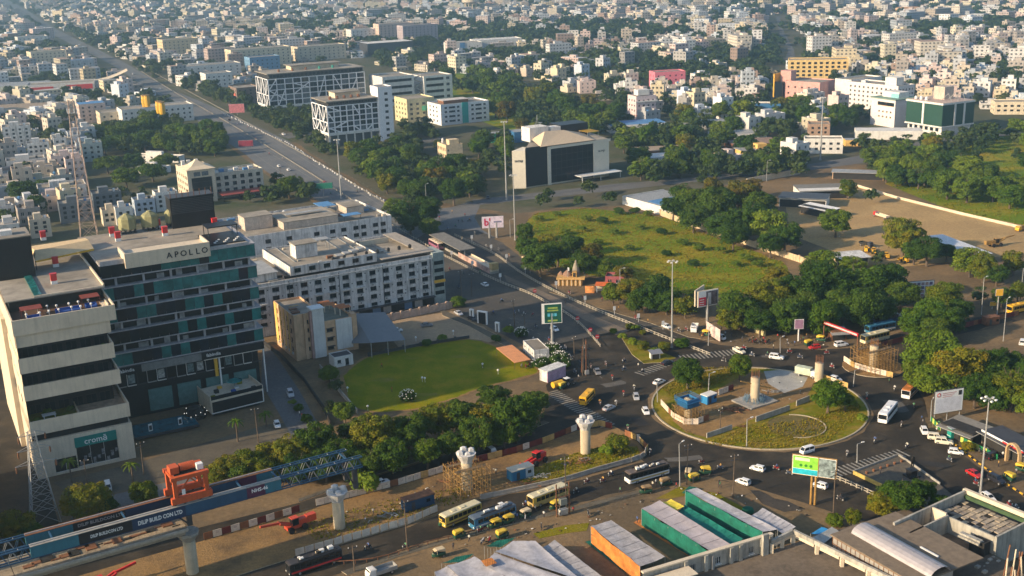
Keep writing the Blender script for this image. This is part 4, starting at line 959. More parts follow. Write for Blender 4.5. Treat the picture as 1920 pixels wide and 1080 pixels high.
for x in(2,5,9):boxes(t,'roof_box',M_WHITE,[(x,x+1.8,18,20,17.42,20)])
boxes(t,'shop_awning',paint('maroon_awning',(.3,.06,.05)),[(16,42,-6,4.9,3.2,3.5)]);boxes(t,'awning_post',M_DARKST,[(16.2+8.5*i,16.4+8.5*i,-5.8,-5.6,0,3.19)for i in range(4)])

# green glass block, white cube, pink complex on the right
GP_,GY=gp(1765,256),-1.106
t=thing('green_glass_block','dark green glass cube on a white base, framed in white','building',GP_,GY)
M_GRN=mat('green_glass',(.03,.075,.055),rough=.2,spec=.6,var=.15)
boxes(t,'wall',M_WHITE,[(-29.5,-1,.8,26,0,20.3)])
boxes(t,'glass_wall',M_GRN,[(-30.2,-16.6,-.6,.79,6.2,19.6)]);boxes(t,'glass_wall',M_GRN,[(-14.9,-.05,-.6,.79,6.2,19.6)])
for a,b in((-.55,9.4),(11,17.6),(19.2,27.2)):boxes(t,'glass_wall',M_GRN,[(-.95,.1,a+.1,b,6.2,19.6)])
boxes(t,'white_pier',M_WHITE,[(-16.5,-15,-.9,.79,5.5,19.6),(-.9,.4,9.5,10.9,5.5,19.6),(-.9,.4,17.7,19.1,5.5,19.6)])
boxes(t,'white_band',M_WHITE,[(-30.6,.5,-1.,27.4,19.61,20.7),(-30.6,.5,-1.,27.4,5.3,6.19)])
boxes(t,'roof',mat('pink_screed',(.5,.38,.32),var=.2),[(-30.2,.1,-.6,27,20.71,20.9)])
boxes(t,'roof_room',mat('peach_render',(.55,.46,.38)),[(-20,-11,12,20,20.91,29)]);boxes(t,'base_window',M_GLASS,[(-28+i*4.4,-25.5+i*4.4,.7,.79,2.6,4.6)for i in range(6)])
part(t,'roof_frame',M_STEEL,lambda mb:[mb.bar((-10,8+i*6,20.9),(-4,8+i*6,26),.25)and mb.bar((-4,8+i*6,26),(2-3,8+i*6,20.9),.25)for i in range(3)])
for i in range(5):part(t,'roof_tank',M_WPAINT,lambda mb:mb.lathe([(.9,0),(.9,1.5),(.3,2.)],8,c=(-26+i*2.2,3+(i%2)*2.4,20.91)))
t=thing('white_cube_block','white block with a green edged roof beside the green glass cube','building',gp(1676,240),GY)
block(t,22,20,18.2,x=-22,holes={'f':grid(6,20,4,1.4,(6,9.4),1.)+[(6,21,13.8,16.2)]},wm=mat('pinkish_white',(.72,.66,.64),var=.06),frame=mat('amber_frame',(.6,.3,.08)),par=.2)
boxes(t,'roof_eave',mat('green_eave',(.2,.3,.24)),[(-22.8,.8,-.8,21,18.21,18.7)]);boxes(t,'roof_room',M_WHITE,[(-18,-3,6,15,18.71,22.5)]);boxes(t,'roof_room_front',paint('aqua_panel',(.25,.5,.55)),[(-10,-3,5.7,5.99,18.71,21.5)])
def simple(name,label,px,yaw,w,d,h,m,nf=0,nl=0,nr=0,rows=0,z0=2.2,ww=1.5,wh=1.4,rm=M_ROOF,par=.8,extra=None,frame=M_DARKST,each=False):
 t=thing(name,label,'building',gp(*px),yaw)
 zz=[z0+i*(h-z0-.6)/max(rows,1)for i in range(rows)]
 hl={}
 if nf:hl['f']=grid(.6,w-.6,nf,min(ww,w/nf*.7),zz,wh)
 if nl:hl['l']=grid(.6,d-.6,nl,min(ww,d/nl*.7),zz,wh)
 if nr:hl['r']=grid(.6,d-.6,nr,min(ww,d/nr*.7),zz,wh)
 block(t,w,d,h,holes=hl,wm=m,rm=rm,par=par,each=each,frame=frame)
 for e in extra or[]:boxes(t,e[0],e[1],[e[2]])
 return t
M_PINK=mat('salmon_render',(.6,.33,.29),stain=.1)
simple('salmon_block','salmon pink block with a sail-shaped glass corner',(1470,192),-.75,30,24,17,M_PINK,5,3,0,3,extra=[('tower',M_PINK,(-6,3,4,12,0,24)),('glass_corner',M_GLASS,(-7,-.3,-3,3.9,0,16)),('sail',M_YEL,(-8,-7.1,-3.5,6,4,22))])
simple('long_white_block','long pinkish white office block with rows of small windows',(1588,200),GY+.1,46,18,19,mat('pinkish_white',(.72,.66,.64)),11,5,5,5,extra=[('roof_room',M_WHITE,(30,40,5,13,18.3,24)),('roof_unit',M_AC,(8,12,5,8,18.3,20))])
t=thing('grey_stripe_block','pale block with tall grey glass stripes beside the long white block','building',gp(1600,198),GY+math.pi/2+.1)
block(t,34,16,19,y=3,holes={'f':[(a,a+2.6,2,17)for a in(3,8,13)]+grid(18,33,4,1.6,(2.5,6,9.5,13),1.6)},wm=M_WHITE,frame=M_STEEL,glass=mat('grey_blue_glass',(.12,.14,.16)),nv=1)
simple('amber_flats','amber yellow apartment block with dark balconies beyond the salmon block',(1478,148),-.2,52,20,17,mat('amber_render',(.68,.48,.2),stain=.15),10,3,0,4,ww=2.6,wh=2.)
simple('blue_hall','low building with a deep blue wall and white corner among trees',(1405,215),-.3,22,12,8,M_WHITE,0,2,0,1,extra=[('blue_wall',paint('deep_blue',(.04,.15,.32)),(4,22.2,-.3,-.01,0,8.2))])
simple('pink_tower','narrow pink and white tower house with banded balconies',(1193,225),.35,16,14,17,mat('pink_white',(.68,.55,.55),stain=.1),4,3,0,4,extra=[('cornice',M_RED,(-.5,16.5,-.5,-.01,3.,3.4)),('balcony',M_WHITE,(-.8,16.8,-1.,-.02,12.5,13.4)),('roof_room',M_WHITE,(3,12,3,10,17.01,21))])
simple('red_pink_shop','bright pink shop block beyond the pink tower house',(1228,166),.2,28,16,14,paint('bright_pink',(.75,.2,.26),rough=.7),5,2,0,3)
simple('brick_frame_house','bare brick house under construction near the tall mast',(1515,265),-.2,13,12,11,mat('raw_brick',(.36,.24,.17),stain=.2),3,2,0,3,each=False)
simple('white_house','white house with big windows in front of the tall mast',(1508,288),-.2,22,11,9,M_WHITE,5,2,0,2,ww=1.8)
t=thing('yellow_hall','yellow walled hall with a grey pitched roof among trees','building',gp(1395,300),.25)
boxes(t,'wall',M_YELR,[(0,18,0,12,0,5)]);part(t,'roof',M_TIN,lambda mb:mb.prism([(-1,-1),(19,-1),(19,13),(-1,13)],5.01,5.3));boxes(t,'roof_room',M_YELR,[(10,16,3,9,5.31,8)])
simple('right_edge_block','cream arcaded block at the right edge of the picture',(1864,215),-.2,40,14,9,mat('sunny_cream',(.68,.58,.42)),9,2,0,2,ww=2.2)
t=thing('white_shed_hall','long white wall and sheet roof hall at the field corner','building',gp(1167,383),gyaw(1167,383,1238,403))
boxes(t,'wall',M_WHITE,[(0,40,0,.3,0,4.2),(0,.3,.31,26,0,4.2),(39.7,40,.31,26,0,4.2)]);boxes(t,'roof',M_TIN,[(.31,39.6,.31,26,3.6,3.8)]);boxes(t,'roof_sheet',M_BLUETIN,[(16,38,3,24,3.81,3.95)])
# temple at the field corner
t=thing('temple','small golden walled temple with a pale carved spire under trees','temple',gp(1066,537),-.15);t.scale=(.68,.68,.68)
M_GOLD=mat('ochre_wall',(.5,.3,.1),stain=.1)
boxes(t,'wall',M_GOLD,[(-6.2,7.5,1.5,10,0,3.8)]);boxes(t,'eave',mat('orange_eave',(.6,.36,.13)),[(-6.8,9,.2,11,3.81,4.6)]);boxes(t,'column',M_CREAM,[(-5.8+i*2.4,-5.4+i*2.4,.6,1.,0,3.8)for i in range(6)])
part(t,'spire',mat('carved_stone',(.32,.28,.22),stain=.4),lambda mb:mb.lathe([(2.2,4.6),(2.3,6.4),(1.9,8),(1.6,9.5),(1.1,11),(.6,12),(.75,12.3),(.2,13.2)],10,c=(3.6,7.5,0)))
part(t,'dome',mat('brown_stone',(.28,.17,.12)),lambda mb:mb.lathe([(2.6,4.6),(2.4,5.6),(1.6,6.8),(.3,7.8)],8,c=(-1.2,6,0)))
part(t,'dome',mat('brown_stone',(.28,.17,.12)),lambda mb:mb.lathe([(1.5,4.6),(1.2,5.6),(.2,6.6)],6,c=(-5,8,0)))
boxes(t,'niche',M_GOLD,[(1.9,4.4,2.4,5,4.61,7.8)]);boxes(t,'niche_opening',M_INT,[(2.4,3.9,2.35,2.39,4.8,7.2)])
boxes(t,'flag_pole',M_WPAINT,[(-.6,-.45,2.2,2.35,4.61,10.5)]);boxes(t,'flag',M_WPAINT,[(-.44,.3,2.25,2.29,8.4,10.3)])
t=thing('shrine_stall','red and orange shrine stall beside the temple','stall',gp(1118,548),-.2)
boxes(t,'wall',M_CREAM,[(0,5,1.5,4,0,2.6)]);boxes(t,'roof',mat('red_orange',(.7,.16,.04)),[(-.5,5.5,-.5,4.2,2.61,2.85)]);boxes(t,'banner',mat('orange_print',(.8,.32,.1),var=.5,scale=1.),[(-4,-.6,-1,-.9,0,2.6)]);boxes(t,'pillar',M_WPAINT,[(0,.4,-.4,0,0,2.6),(4.6,5,-.4,0,0,2.6)])
t=thing('maroon_house','small maroon roofed house behind the shrine stall','building',gp(1135,542),-.2)
block(t,7,6,5,holes={'f':[(1,2.4,2.4,3.8),(4,5.6,2.4,3.8)]},wm=mat('maroon_render',(.3,.09,.1)),frame=M_WPAINT)
# ================================================================ ELEVATED ROAD WORKS
PA=gp(637,990);PX=gp(1098,850);FA=yaw_of(PA,PX)
fu,fv=Vector((math.cos(FA),math.sin(FA),0)),Vector((-math.sin(FA),math.cos(FA),0))
M_PIER=mat('pier_concrete',(.5,.41,.28),stain=.2,scale=.4,var=.15)
M_CAPW=mat('white_sheeting',(.6,.58,.56),var=.15,stain=.3)
M_BLUEF2=paint('blue_formwork',(.02,.14,.32),rough=.6)
M_SCAF=mat('ochre_scaffold',(.34,.2,.06),rough=.7,var=.3)
def pier(p,label,h=6.8,r=1.3,cap='white',starter=False):
 t=thing('viaduct_pier',label,'pier',p,FA,'viaduct piers along the works')
 part(t,'column',M_PIER,lambda mb:mb.lathe([(r*1.02,0),(r,.4),(r,h)],18),smooth=True)
 if cap=='white':
  part(t,'pier_head',M_CAPW,lambda mb:mb.lathe([(r,h),(r*1.2,h+.6),(r*1.75,h+1.8),(r*1.9,h+2.3),(r*1.1,h+2.3)],10),smooth=False)
  for dx,dy,hh in((-1.5,0,.9),(1.5,0,.9),(0,1.,1.2),(0,-.9,.5)):
   part(t,'bearing_block',M_CAPW,lambda mb:mb.lathe([(.8,h+2.1),(.9,h+2.3),(.8,h+2.2+hh),(.45,h+2.35+hh)],5,c=(dx,dy,0)))
 elif cap=='concrete':
  part(t,'pier_head',M_CONC,lambda mb:mb.lathe([(r,h),(r*1.2,h+.5),(r*1.8,h+1.6),(r*1.8,h+2.2)],8))
 if starter:
  mb=MB()
  for i in range(16):a=i*math.pi/8;mb.tube((.85*r*math.cos(a),.85*r*math.sin(a),h),(.85*r*math.cos(a),.85*r*math.sin(a),h+2.2),.05,n=4)
  stuff(mb.build('starter_bar',M_RUST,t))
 return t
def at_axis(s,off=0.,z=0.):return PA+fu*s+fv*off+Vector((0,0,z))
pier(at_axis(0),'round pier with a white wrapped head under the truss tip')
pier(at_axis(33.2),'scaffolded pier with a white wrapped head beside the blue and white cabin',7.2)
pier(at_axis(67.9),'tall bare pier with a white wrapped head at the tip of the works strip')
pier(at_axis(-33.6),'pier carrying the end of the finished deck under the blue girders',7.6,cap='concrete')
pier(at_axis(-67.),'pier under the finished deck nearest the picture corner',7.6,cap='concrete')
pier(gp(1290,787,.15),'pier in a blue formwork tower near the island edge',6.2,1.1,None)
pier(gp(1415,754,.15),'bare pier on a concrete raft in the island middle',7.4,1.25,None,True)
pier(gp(1535,714,.15),'bare pier with starter bars at the far island edge',5.6,1.25,None,True)
pier(gp(1637,691,.1),'scaffolded pier on the round platform right of the roundabout',7.2,1.3,None,True)
def scaffold(p,label,w,h,n,top=None,rz=FA,lv=4,s=1.):
 t=thing('scaffold',label,'scaffold',p,rz,'scaffolds round the piers');t.scale=(s,s,s);mb=MB();k=MB();g=[(-w/2+w*i/n)for i in range(n+1)]
 for x in g:
  for y in g:
   if abs(x)<1.4 and abs(y)<1.4:continue
   mb.tube((x,y,0),(x,y,h+rnd.random()*.6),.05,n=4)
 for j in range(1,lv+1):
  z=h*j/(lv+.3)
  for x in g:k.tube((x,-w/2-.3,z),(x,w/2+.3,z),.045,n=4);k.tube((-w/2-.3,x,z+.1),(w/2+.3,x,z+.1),.045,n=4)
 for x in(g[0],g[-1]):k.tube((x,-w/2,0),(x,w/2,h),.06,n=4);k.tube((-w/2,x,h),(w/2,x,0),.06,n=4)
 stuff(mb.build('standard',M_SCAF,t));stuff(k.build('ledger',M_SCAF,t))
 boxes(t,'deck',mat('plank_deck',(.16,.11,.06),var=.4),[(-w/2,w/2,-2.6,-1.45,h-.2,h-.12),(-w/2,w/2,1.45,2.6,h-.2,h-.12)])
 return t
scaffold(at_axis(33.2,0,.13),'ochre scaffold round the pier beside the blue and white cabin',8.2,6.2,6)
t=scaffold(gp(1290,787,.15),'ochre scaffold carrying blue formwork near the island edge',7.8,5.6,6,s=.78)
boxes(t,'formwork_panel',M_BLUEF2,[(-2.6,2.6,-2.6,-2.3,5.3,8.2)]);boxes(t,'formwork_panel',M_BLUEF2,[(-2.6,2.6,2.3,2.6,5.3,8.2)]);boxes(t,'formwork_panel',M_BLUEF2,[(-2.6,-2.3,-2.29,2.29,5.3,8.2)]);boxes(t,'formwork_panel',M_BLUEF2,[(2.3,2.6,-2.29,2.29,5.3,8.2)])
boxes(t,'formwork_floor',M_RUST,[(-2.29,2.29,-2.29,2.29,7.,7.3)])
mb=MB()
for i in range(14):
 a=-3.3+i*.5
 for p in((a,-3.4),(a,3.4),(-3.4,a),(3.4,a)):mb.tube((p[0],p[1],7.4),(p[0],p[1],8.9),.05,n=4);mb.tube((p[0]*.75,p[1]*.75,5.2),(p[0],p[1],7.4),.06,n=4)
for z in(8.2,8.9):
 for s in(-3.4,3.4):mb.bar((-3.4,s,z),(3.4,s,z),.1);mb.bar((s,-3.4,z),(s,3.4,z),.1)
stuff(mb.build('guard_rail',M_BLUEF2,t));boxes(t,'walkway',M_BLUEF2,[(-3.4,3.4,-3.4,-2.61,7.3,7.4),(-3.4,3.4,2.61,3.4,7.3,7.4),(-3.4,-2.61,-2.6,2.6,7.3,7.4),(2.61,3.4,-2.6,2.6,7.3,7.4)])
scaffold(gp(1637,691,.1),'dense grey scaffold on the round pier platform',9.5,6.6,7)
raised('pier_platform',[gp(1637,688)+Vector((math.cos(i*.3),math.sin(i*.3),0))*9 for i in range(21)],-.02,.2,M_KERB,M_SOIL)
t=thing('pier_raft','grey concrete raft at the foot of the middle island pier','foundation',gp(1415,754),FA);boxes(t,'slab',M_CONC,[(-5,5,-4,4,.15,.6)])
mb=MB()
for i in range(120):
 a,r=rnd.random()*6.3,2+rnd.random()*1.6;mb.tube((r*math.cos(a),r*math.sin(a),.6),(r*.8*math.cos(a),r*.8*math.sin(a),1.5+rnd.random()),.05,n=3)
stuff(mb.build('starter_bar',mat('blue_coated_bar',(.12,.2,.28)),t))
part(t,'crane_boom',M_SCAF,lambda mb:mb.bar((-4.5,1,7.),(4.5,-1.5,3.6),.3))

# finished deck: a box girder on the piers
t=thing('viaduct_deck','finished concrete deck span with a dusty rutted top below the girders','bridge deck',at_axis(-34.4),FA)
prof=[(-4.3,12.3),(4.3,12.3),(4.3,11.9),(2.2,11.5),(1.7,10.),(-1.7,10.),(-2.2,11.5),(-4.3,11.9)]
for k in range(2):
 x0,x1=-33.3*k-33.2,-33.3*k-.05
 mb=MB();n=len(prof)
 for i in range(n):
  a,b=prof[i],prof[(i+1)%n];mb.quad((x0,a[0],a[1]),(x1,a[0],a[1]),(x1,b[0],b[1]),(x0,b[0],b[1]),1 if i==0 else 0)
 mb.poly([(x1,*p)for p in prof]);mb.poly([(x0,*p)for p in prof[::-1]])
 mb.build('span',[mat('deck_concrete',(.4,.35,.28),stain=.25),ground_mat('deck_dust',[(.36,.29,.2),(.28,.23,.17),(.42,.33,.22)],(.15,.5,1.5),bump=.6,streak=(FA,(.14,.11,.08),.9))],t)
 boxes(t,'edge_upstand',M_CONC,[(x0,x1,-4.3,-4.,12.301,12.55)]);boxes(t,'edge_upstand',M_CONC,[(x0,x1,4.,4.3,12.301,12.55)])
for i in range(18):boxes(t,'timber',M_RUST if i%3 else M_INT,[(-2.5-i*1.7,-1.-i*1.7+rnd.random(),-2+rnd.random()*3,-1.8+rnd.random()*3.4,12.302,12.5)])

# launching girder
t=thing('launching_girder','blue twin launching girder with lattice noses and DILIP BUILD CON lettering','launching girder',at_axis(0),FA)
G={'teal':paint('girder_teal',(.03,.16,.22),rough=.5,stain=.2),'navy':paint('girder_navy',(.012,.035,.09),rough=.5),'black':paint('girder_black',(.012,.012,.018),rough=.5),'blue':paint('girder_blue',(.02,.075,.15),rough=.5,stain=.2),'plum':paint('girder_plum',(.09,.02,.06),rough=.5)}
segs=[(-64.2,-55.3,'teal'),(-55.3,-45,'black'),(-45,-34.2,'navy'),(-34.2,-21.2,'blue'),(-21.2,-17.2,'plum'),(-17.2,-13.6,'teal')]
for y in(-2.6,2.6):
 for a,b,c in segs:boxes(t,'girder_box',G[c],[(a,b-.02,y-.55,y+.55,14.9,17.3)])
 boxes(t,'flange',M_CONC if y<0 else M_RUST,[(-64.2,-13.6,y-.7,y+.7,17.301,17.42)]);boxes(t,'rail',M_STEEL,[(-64.2,-13.6,y-.12,y+.12,17.421,17.6)]);boxes(t,'bottom_flange',G['navy'],[(-64.2,-13.6,y-.7,y+.7,14.78,14.899)])
 for x0,x1 in((-13.6,5.4 if y<0 else 4.),(-92.,-64.2)):
  ch=MB();L=x1-x0;n=int(L/2.1)
  for dz in(14.85,17.25):
   for dy in(-.5,.5):ch.bar((x0,y+dy,dz),(x1,y+dy,dz),.24,.24)
  ch.build('truss_chord',G['blue'],t)
  for i in range(n):
   a,b=x0+L*i/n,x0+L*(i+1)/n;m=MB()
   for dy in(-.5,.5):
    m.bar((a,y+dy,14.9),((a+b)/2,y+dy,17.2),.1,.1);m.bar(((a+b)/2,y+dy,17.2),(b,y+dy,14.9),.1,.1)
   m.bar((b,y-.5,17.25),(b,y+.5,17.25),.1,.1)
   m.build('lattice_bay',M_STEEL if i%2 else G['blue'],t)
boxes(t,'cross_tie',G['blue'],[(x,x+.3,-2.,2.,16.9,17.2)for x in(-60,-46,-22,-14,2)])
text('DILIP BUILD CON LTD',1.25,M_SIGNW,t,(-39.4,-3.16,15.65),(math.pi/2,0,0),.02,.035).scale=(.72,1,1)
text('DILIP BUILDCON LTD',.95,M_SIGNW,t,(-50.,-3.16,15.75),(math.pi/2,0,0),.02,.02).scale=(.68,1,1)
text('DILIP BUILDCON LTD',.95,mat('dull_white',(.35,.34,.33)),t,(-49.8,2.04,16.2),(math.pi/2,0,0),.02,.02)
text('NHS-46',1.1,M_SIGNW,t,(-18.4,-3.16,15.9),(math.pi/2,0,0),.02,.03)
for x,z in((-33.6,12.4),(3.5,10.)):
 m=MB()
 for y in(-2.6,2.6):m.box(x-.5,x+.5,y-.5,y+.5,z,14.77);m.bar((x-2,y,14.7),(x,y,z),.3)
 m.build('support_leg',M_DARKST,t)
t=thing('gantry_winch','orange red gantry winch frame standing on the girders','gantry',at_axis(-32.5,0,17.62),FA)
M_ORNG=paint('gantry_orange',(.55,.1,.025),rough=.55,stain=.3)
for y in(-2.6,2.6):
 boxes(t,'bogie',M_ORNG,[(-4.2,4.2,y-.5,y+.5,.15,1.5)]);boxes(t,'leg',M_ORNG,[(-3.6,-2.8,y-.4,y+.4,1.51,5.2)]);boxes(t,'leg',M_ORNG,[(2.8,3.6,y-.4,y+.4,1.51,5.2)]);boxes(t,'top_beam',M_ORNG,[(-3.9,3.9,y-.45,y+.45,5.21,6.)])
 for x in(-3.6,-1.6,1.6,3.6):part(t,'wheel',M_DARKST,lambda mb:mb.tube((x,y-.3,.22),(x,y+.3,.22),.36,n=10))
boxes(t,'cross_beam',M_ORNG,[(-3.6,-2.9,-2.15,2.15,5.3,5.9),(2.9,3.6,-2.15,2.15,5.3,5.9)]);boxes(t,'floor',M_INT,[(-2.7,2.7,-2.,2.,5.6,5.75)])
part(t,'winch_drum',M_ORNG,lambda mb:mb.tube((-1.2,0,6.7),(1.8,0,6.7),.85,n=14));boxes(t,'engine_cover',M_ORNG,[(-3.4,-1.6,-1.2,1.2,6.01,7.4)]);boxes(t,'control_box',M_WPAINT,[(1.9,3.2,-1.9,-.6,6.01,7.2)]);boxes(t,'hazard_plate',M_WPAINT,[(-2.,-1.3,-3.14,-3.06,2.,3.2)])
for y in(-2.6,2.6):part(t,'brace',M_ORNG,lambda mb:(mb.bar((-3.2,y,1.6),(0,y,5.2),.25),mb.bar((3.2,y,1.6),(0,y,5.2),.25)))

# barricade panels: every panel is a thing of its own
BARM={'white':MB().box(-1.0,1.0,-.04,.04,.1,1.75).mesh('panel',mat('barricade_white',(.72,.62,.5),stain=.2,var=.15)),'brown':MB().box(-1.0,1.0,-.04,.04,.1,1.75).mesh('panel',mat('barricade_brown',(.24,.1,.045),stain=.2)),'ochre':MB().box(-1.,1.,-.04,.04,.1,1.75).mesh('panel',mat('barricade_ochre',(.5,.33,.12),stain=.3)),'maroon':MB().box(-1.,1.,-.04,.04,.1,1.75).mesh('panel',mat('barricade_maroon',(.15,.03,.025),stain=.2))}
BARF=MB().box(-.95,-.85,-.3,.3,0,.1).box(.85,.95,-.3,.3,0,.1).box(-.95,-.85,.045,.1,.101,1.7).box(.85,.95,.045,.1,.101,1.7)
BARF=BARF.mesh('frame',M_DARKST);stuff_mark=[]
M_PRINT=mat('barricade_print',(.56,.45,.36),var=.25,scale=3)
BPR=MB().box(-.35,.35,-.06,-.045,.9,1.3).box(-.7,.7,-.06,-.045,1.45,1.6).mesh('print',M_PRINT)
def barricades(px,colours,where,z=.14,step=2.08):
 P=W(px);n=0
 for p,d in along(P,step,1.):
  c=colours[n%len(colours)]
  t=thing('barricade','%s barricade panel, %s %s'%(c,ordn(n),where.replace(' counted','')),'barricade',(p.x,p.y,z),yaw_of((0,0),d)+rnd.uniform(-.06,.06),'barricades '+where.split(' counted')[0])
  obj('panel',BARM[c],t);stuff(obj('frame',BARF,t))
  if c=='white':stuff(obj('print',BPR,t))
  n+=1
barricades([(1172,818),(1196,828),(1214,846),(1208,858)],['brown','ochre','white','ochre'],'at the works strip tip counted from the roundabout')
barricades([(593,950),(660,933),(747,911),(837,884)],['white','white','brown','white','white','white','ochre'],'beside the scaffolded pier counted from the truss tip')
barricades([(845,881),(963,851),(1023,831),(1080,808),(1125,800),(1150,806)],['maroon','brown','white','maroon','maroon','ochre','ochre','maroon'],'near the red loader counted from the scaffolded pier')
barricades([(383,1014),(480,986),(560,961)],['brown','white','maroon','white'],'behind the orange drilling rig counted from the deck end')
barricades([(1239,760),(1262,785),(1284,797),(1305,797),(1330,788)],['white','white','white','brown','white','white','white'],'round the island formwork tower counted from the left')
barricades([(1347,742),(1372,733)],['white','white','maroon'],'behind the blue site cabin counted from the cabin')
barricades([(1505,700),(1540,712),(1585,728)],['ochre','white','ochre','ochre'],'at the far island edge counted from the lorry')
barricades([(1582,678),(1600,690),(1630,699),(1668,708)],['white','white','ochre','white','white','white'],'before the round pier platform counted from the left')
barricades([(1607,668),(1660,650),(1700,640),(1760,628),(1830,610),(1910,592)],['maroon','brown','maroon'],'along the road beyond counted from the round platform')
# low concrete wall of the works strip, seen from the bus side
M_JER=mat('crash_wall',(.36,.33,.29),stain=.3,scale=.5)
jm=MB();
for(a,b)in((0,.38),(.25,.2)):pass
jm=MB().prism([(-1.45,-.3),(1.45,-.3),(1.45,.3),(-1.45,.3)],0,.35);jm.prism([(-1.45,-.13),(1.45,-.13),(1.45,.13),(-1.45,.13)],.351,1.15)
JM=jm.mesh('crash_block',M_JER)
n=0
for p,d in along(smooth_line(W([(1211,853),(1190,864),(1120,884),(1060,902),(980,920),(900,937)]),4),2.95,1.5):
 o=obj('crash_block',JM,None,(p.x,p.y,.12),yaw_of((0,0),d));tag(o,'grey concrete crash barrier block, %s from the tip of the works strip'%ordn(n),'crash barrier','crash barrier blocks along the bus carriageway');n+=1
n=0
for p,d in along(W([(820,960),(770,982),(643,1019),(560,1043)]),2.2,1.):
 o=thing('barricade','pale barricade panel on the bus side kerb, %s from the yellow bus'%ordn(n),'barricade',(p.x,p.y,.13),yaw_of((0,0),d)+rnd.uniform(-.1,.1),'barricades on the bus side kerb');obj('panel',BARM['white'],o);n+=1
 # concrete wall inside the island
wall_run('island_wall','grey concrete wall running across the island works',[(1325,822),(1372,806)],1.5,M_CONC,z=.1)
wall_run('island_wall','grey concrete wall beside the round planter on the island',[(1417,792),(1480,770)],1.7,M_CONC,z=.1)
wall_run('island_wall','short grey wall left of the island tree',[(1493,762),(1517,752)],1.7,M_CONC,z=.1)
def cabin(name,label,px,yaw,w,d,h,m1,m2,rm,z=.14):
 t=thing(name,label,'site cabin',gp(*px,z),yaw)
 boxes(t,'wall',m1,[(0,w*.62,0,d,.15,h)]);boxes(t,'wall',m2,[(w*.62+.01,w,0,d,.15,h)]);boxes(t,'roof',rm,[(-.15,w+.15,-.15,d+.15,h+.01,h+.2)]);boxes(t,'skid',M_DARKST,[(0,w,.1,.3,0,.149),(0,w,d-.3,d-.1,0,.149)])
 boxes(t,'door',M_DARKST,[(w*.2,w*.2+.9,-.04,-.005,.3,2.2)]);boxes(t,'window',M_GLASS,[(w*.72,w*.72+1.,-.04,-.005,1.2,2.)])
 mb=MB()
 for i in range(int(w/.3)):mb.box(i*.3+.02,i*.3+.1,-.03,-.001,.2,h-.05)
 stuff(mb.build('rib',m1,t))
M_BLUEC=paint('cabin_blue',(.025,.16,.3),rough=.6)
cabin('site_cabin','blue and white site cabin beside the scaffolded pier',(961,905),FA,6.2,2.6,2.7,M_BLUEC,M_WHITE,M_CREAM)
cabin('shipping_container','dark blue container with a brown roof beside the yellow bus',(762,962),FA,7.4,2.6,2.7,paint('container_navy',(.015,.06,.13),rough=.6),paint('container_navy',(.015,.06,.13)),M_RUST)
cabin('site_cabin','small bright blue site cabin with a pale roof on the island',(1326,760),FA+.1,3.8,2.4,2.5,paint('cabin_bright_blue',(.02,.2,.45),rough=.6),paint('cabin_bright_blue',(.02,.2,.45)),M_WHITE,.16)
cabin('shipping_container','red brown container at the works beyond the big tree',(1850,612),.3,5,2.6,2.7,M_RUST,M_RUST,M_RUST)
for i,(px,py,s)in enumerate(((985,908,1.2),(1018,893,1.),(1085,868,1.3),(735,968,1.2),(835,905,1.),(1100,862,.8),(1365,772,1.8),(1450,735,1.),(1395,800,.8),(1005,897,.8))):
 mb=MB()
 for k in range(14):x,y=rnd.uniform(-1.8,1.8),rnd.uniform(-.8,.8);mb.bar((x,y,.08+k*.03),(x+rnd.uniform(-2,2),y+rnd.uniform(-1.2,1.2),.1+k*.05),.12)
 o=mb.build('steel_pile',M_STEEL if i%2 else M_RUST);o.location=gp(px,py,.14);o.scale=(s,)*3
 tag(o,('heap of steel lengths left of the blue and white cabin','steel frame pieces behind the bare pier light pole','loose steel bars at the foot of the tip pier','scrap heap beside the dark blue container','bent steel by the scaffold foot','small bar pile in the tip grass','dark rebar heap beside the bright blue cabin','pale planks beside the raft in the island','debris against the island wall','rusty offcuts right of the blue and white cabin')[i],'scrap heap','heaps of steel on the works','thing')
 # red loader and orange rig
def digger(name,label,px,yaw,m,s=1.,rig=False,z=.13):
 t=thing(name,label,'construction machine',gp(*px,z),yaw);t.scale=(s,)*3
 boxes(t,'chassis',m,[(-2.,2.2,-.8,.8,.7,1.3)]);boxes(t,'engine_cover',m,[(-2.1,-.4,-.7,.7,1.31,2.2)]);boxes(t,'cab',M_GLASS,[(-.35,1.,-.65,.65,1.31,2.7)]);boxes(t,'cab_roof',m,[(-.4,1.1,-.7,.7,2.71,2.85)])
 for x in(-1.4,1.5):
  for y in(-1.,1.):part(t,'wheel',M_TANK,lambda mb:mb.tube((x,y-.22,.65),(x,y+.22,.65),.65,n=12))
 part(t,'boom',m,lambda mb:(mb.bar((1.,.5,1.5),(3.6,.5,1.2 if not rig else 2.6),.3,.4),mb.bar((1.,-.5,1.5),(3.6,-.5,1.2 if not rig else 2.6),.3,.4))and(mb.bar((3.4,0,2.6),(7.5,0,3.2),.35,.45)if rig else None))
 boxes(t,'bucket',m,[(3.5,4.4,-1.2,1.2,.3,.5),(4.3,4.5,-1.2,1.2,.51,1.3)]if not rig else[(-4.2,-2.2,-.6,.6,1.,2.4)])
digger('loader','red wheeled loader on the works strip near the tip pier',(1008,868),FA+3.4,M_RED,1.15)
digger('drilling_rig','orange red drilling rig with a long boom left of the truss tip pier',(556,993),FA+3.25,paint('rig_red',(.55,.07,.03)),1.15,True)
digger('loader','yellow orange excavator with raised arm on the open yard',(1866,462),.3,M_SCAF,1.2,True,0)
digger('loader','red boom lift at the bottom edge under the deck',(185,1108),FA+.1,M_RED,1.1,True,.1)

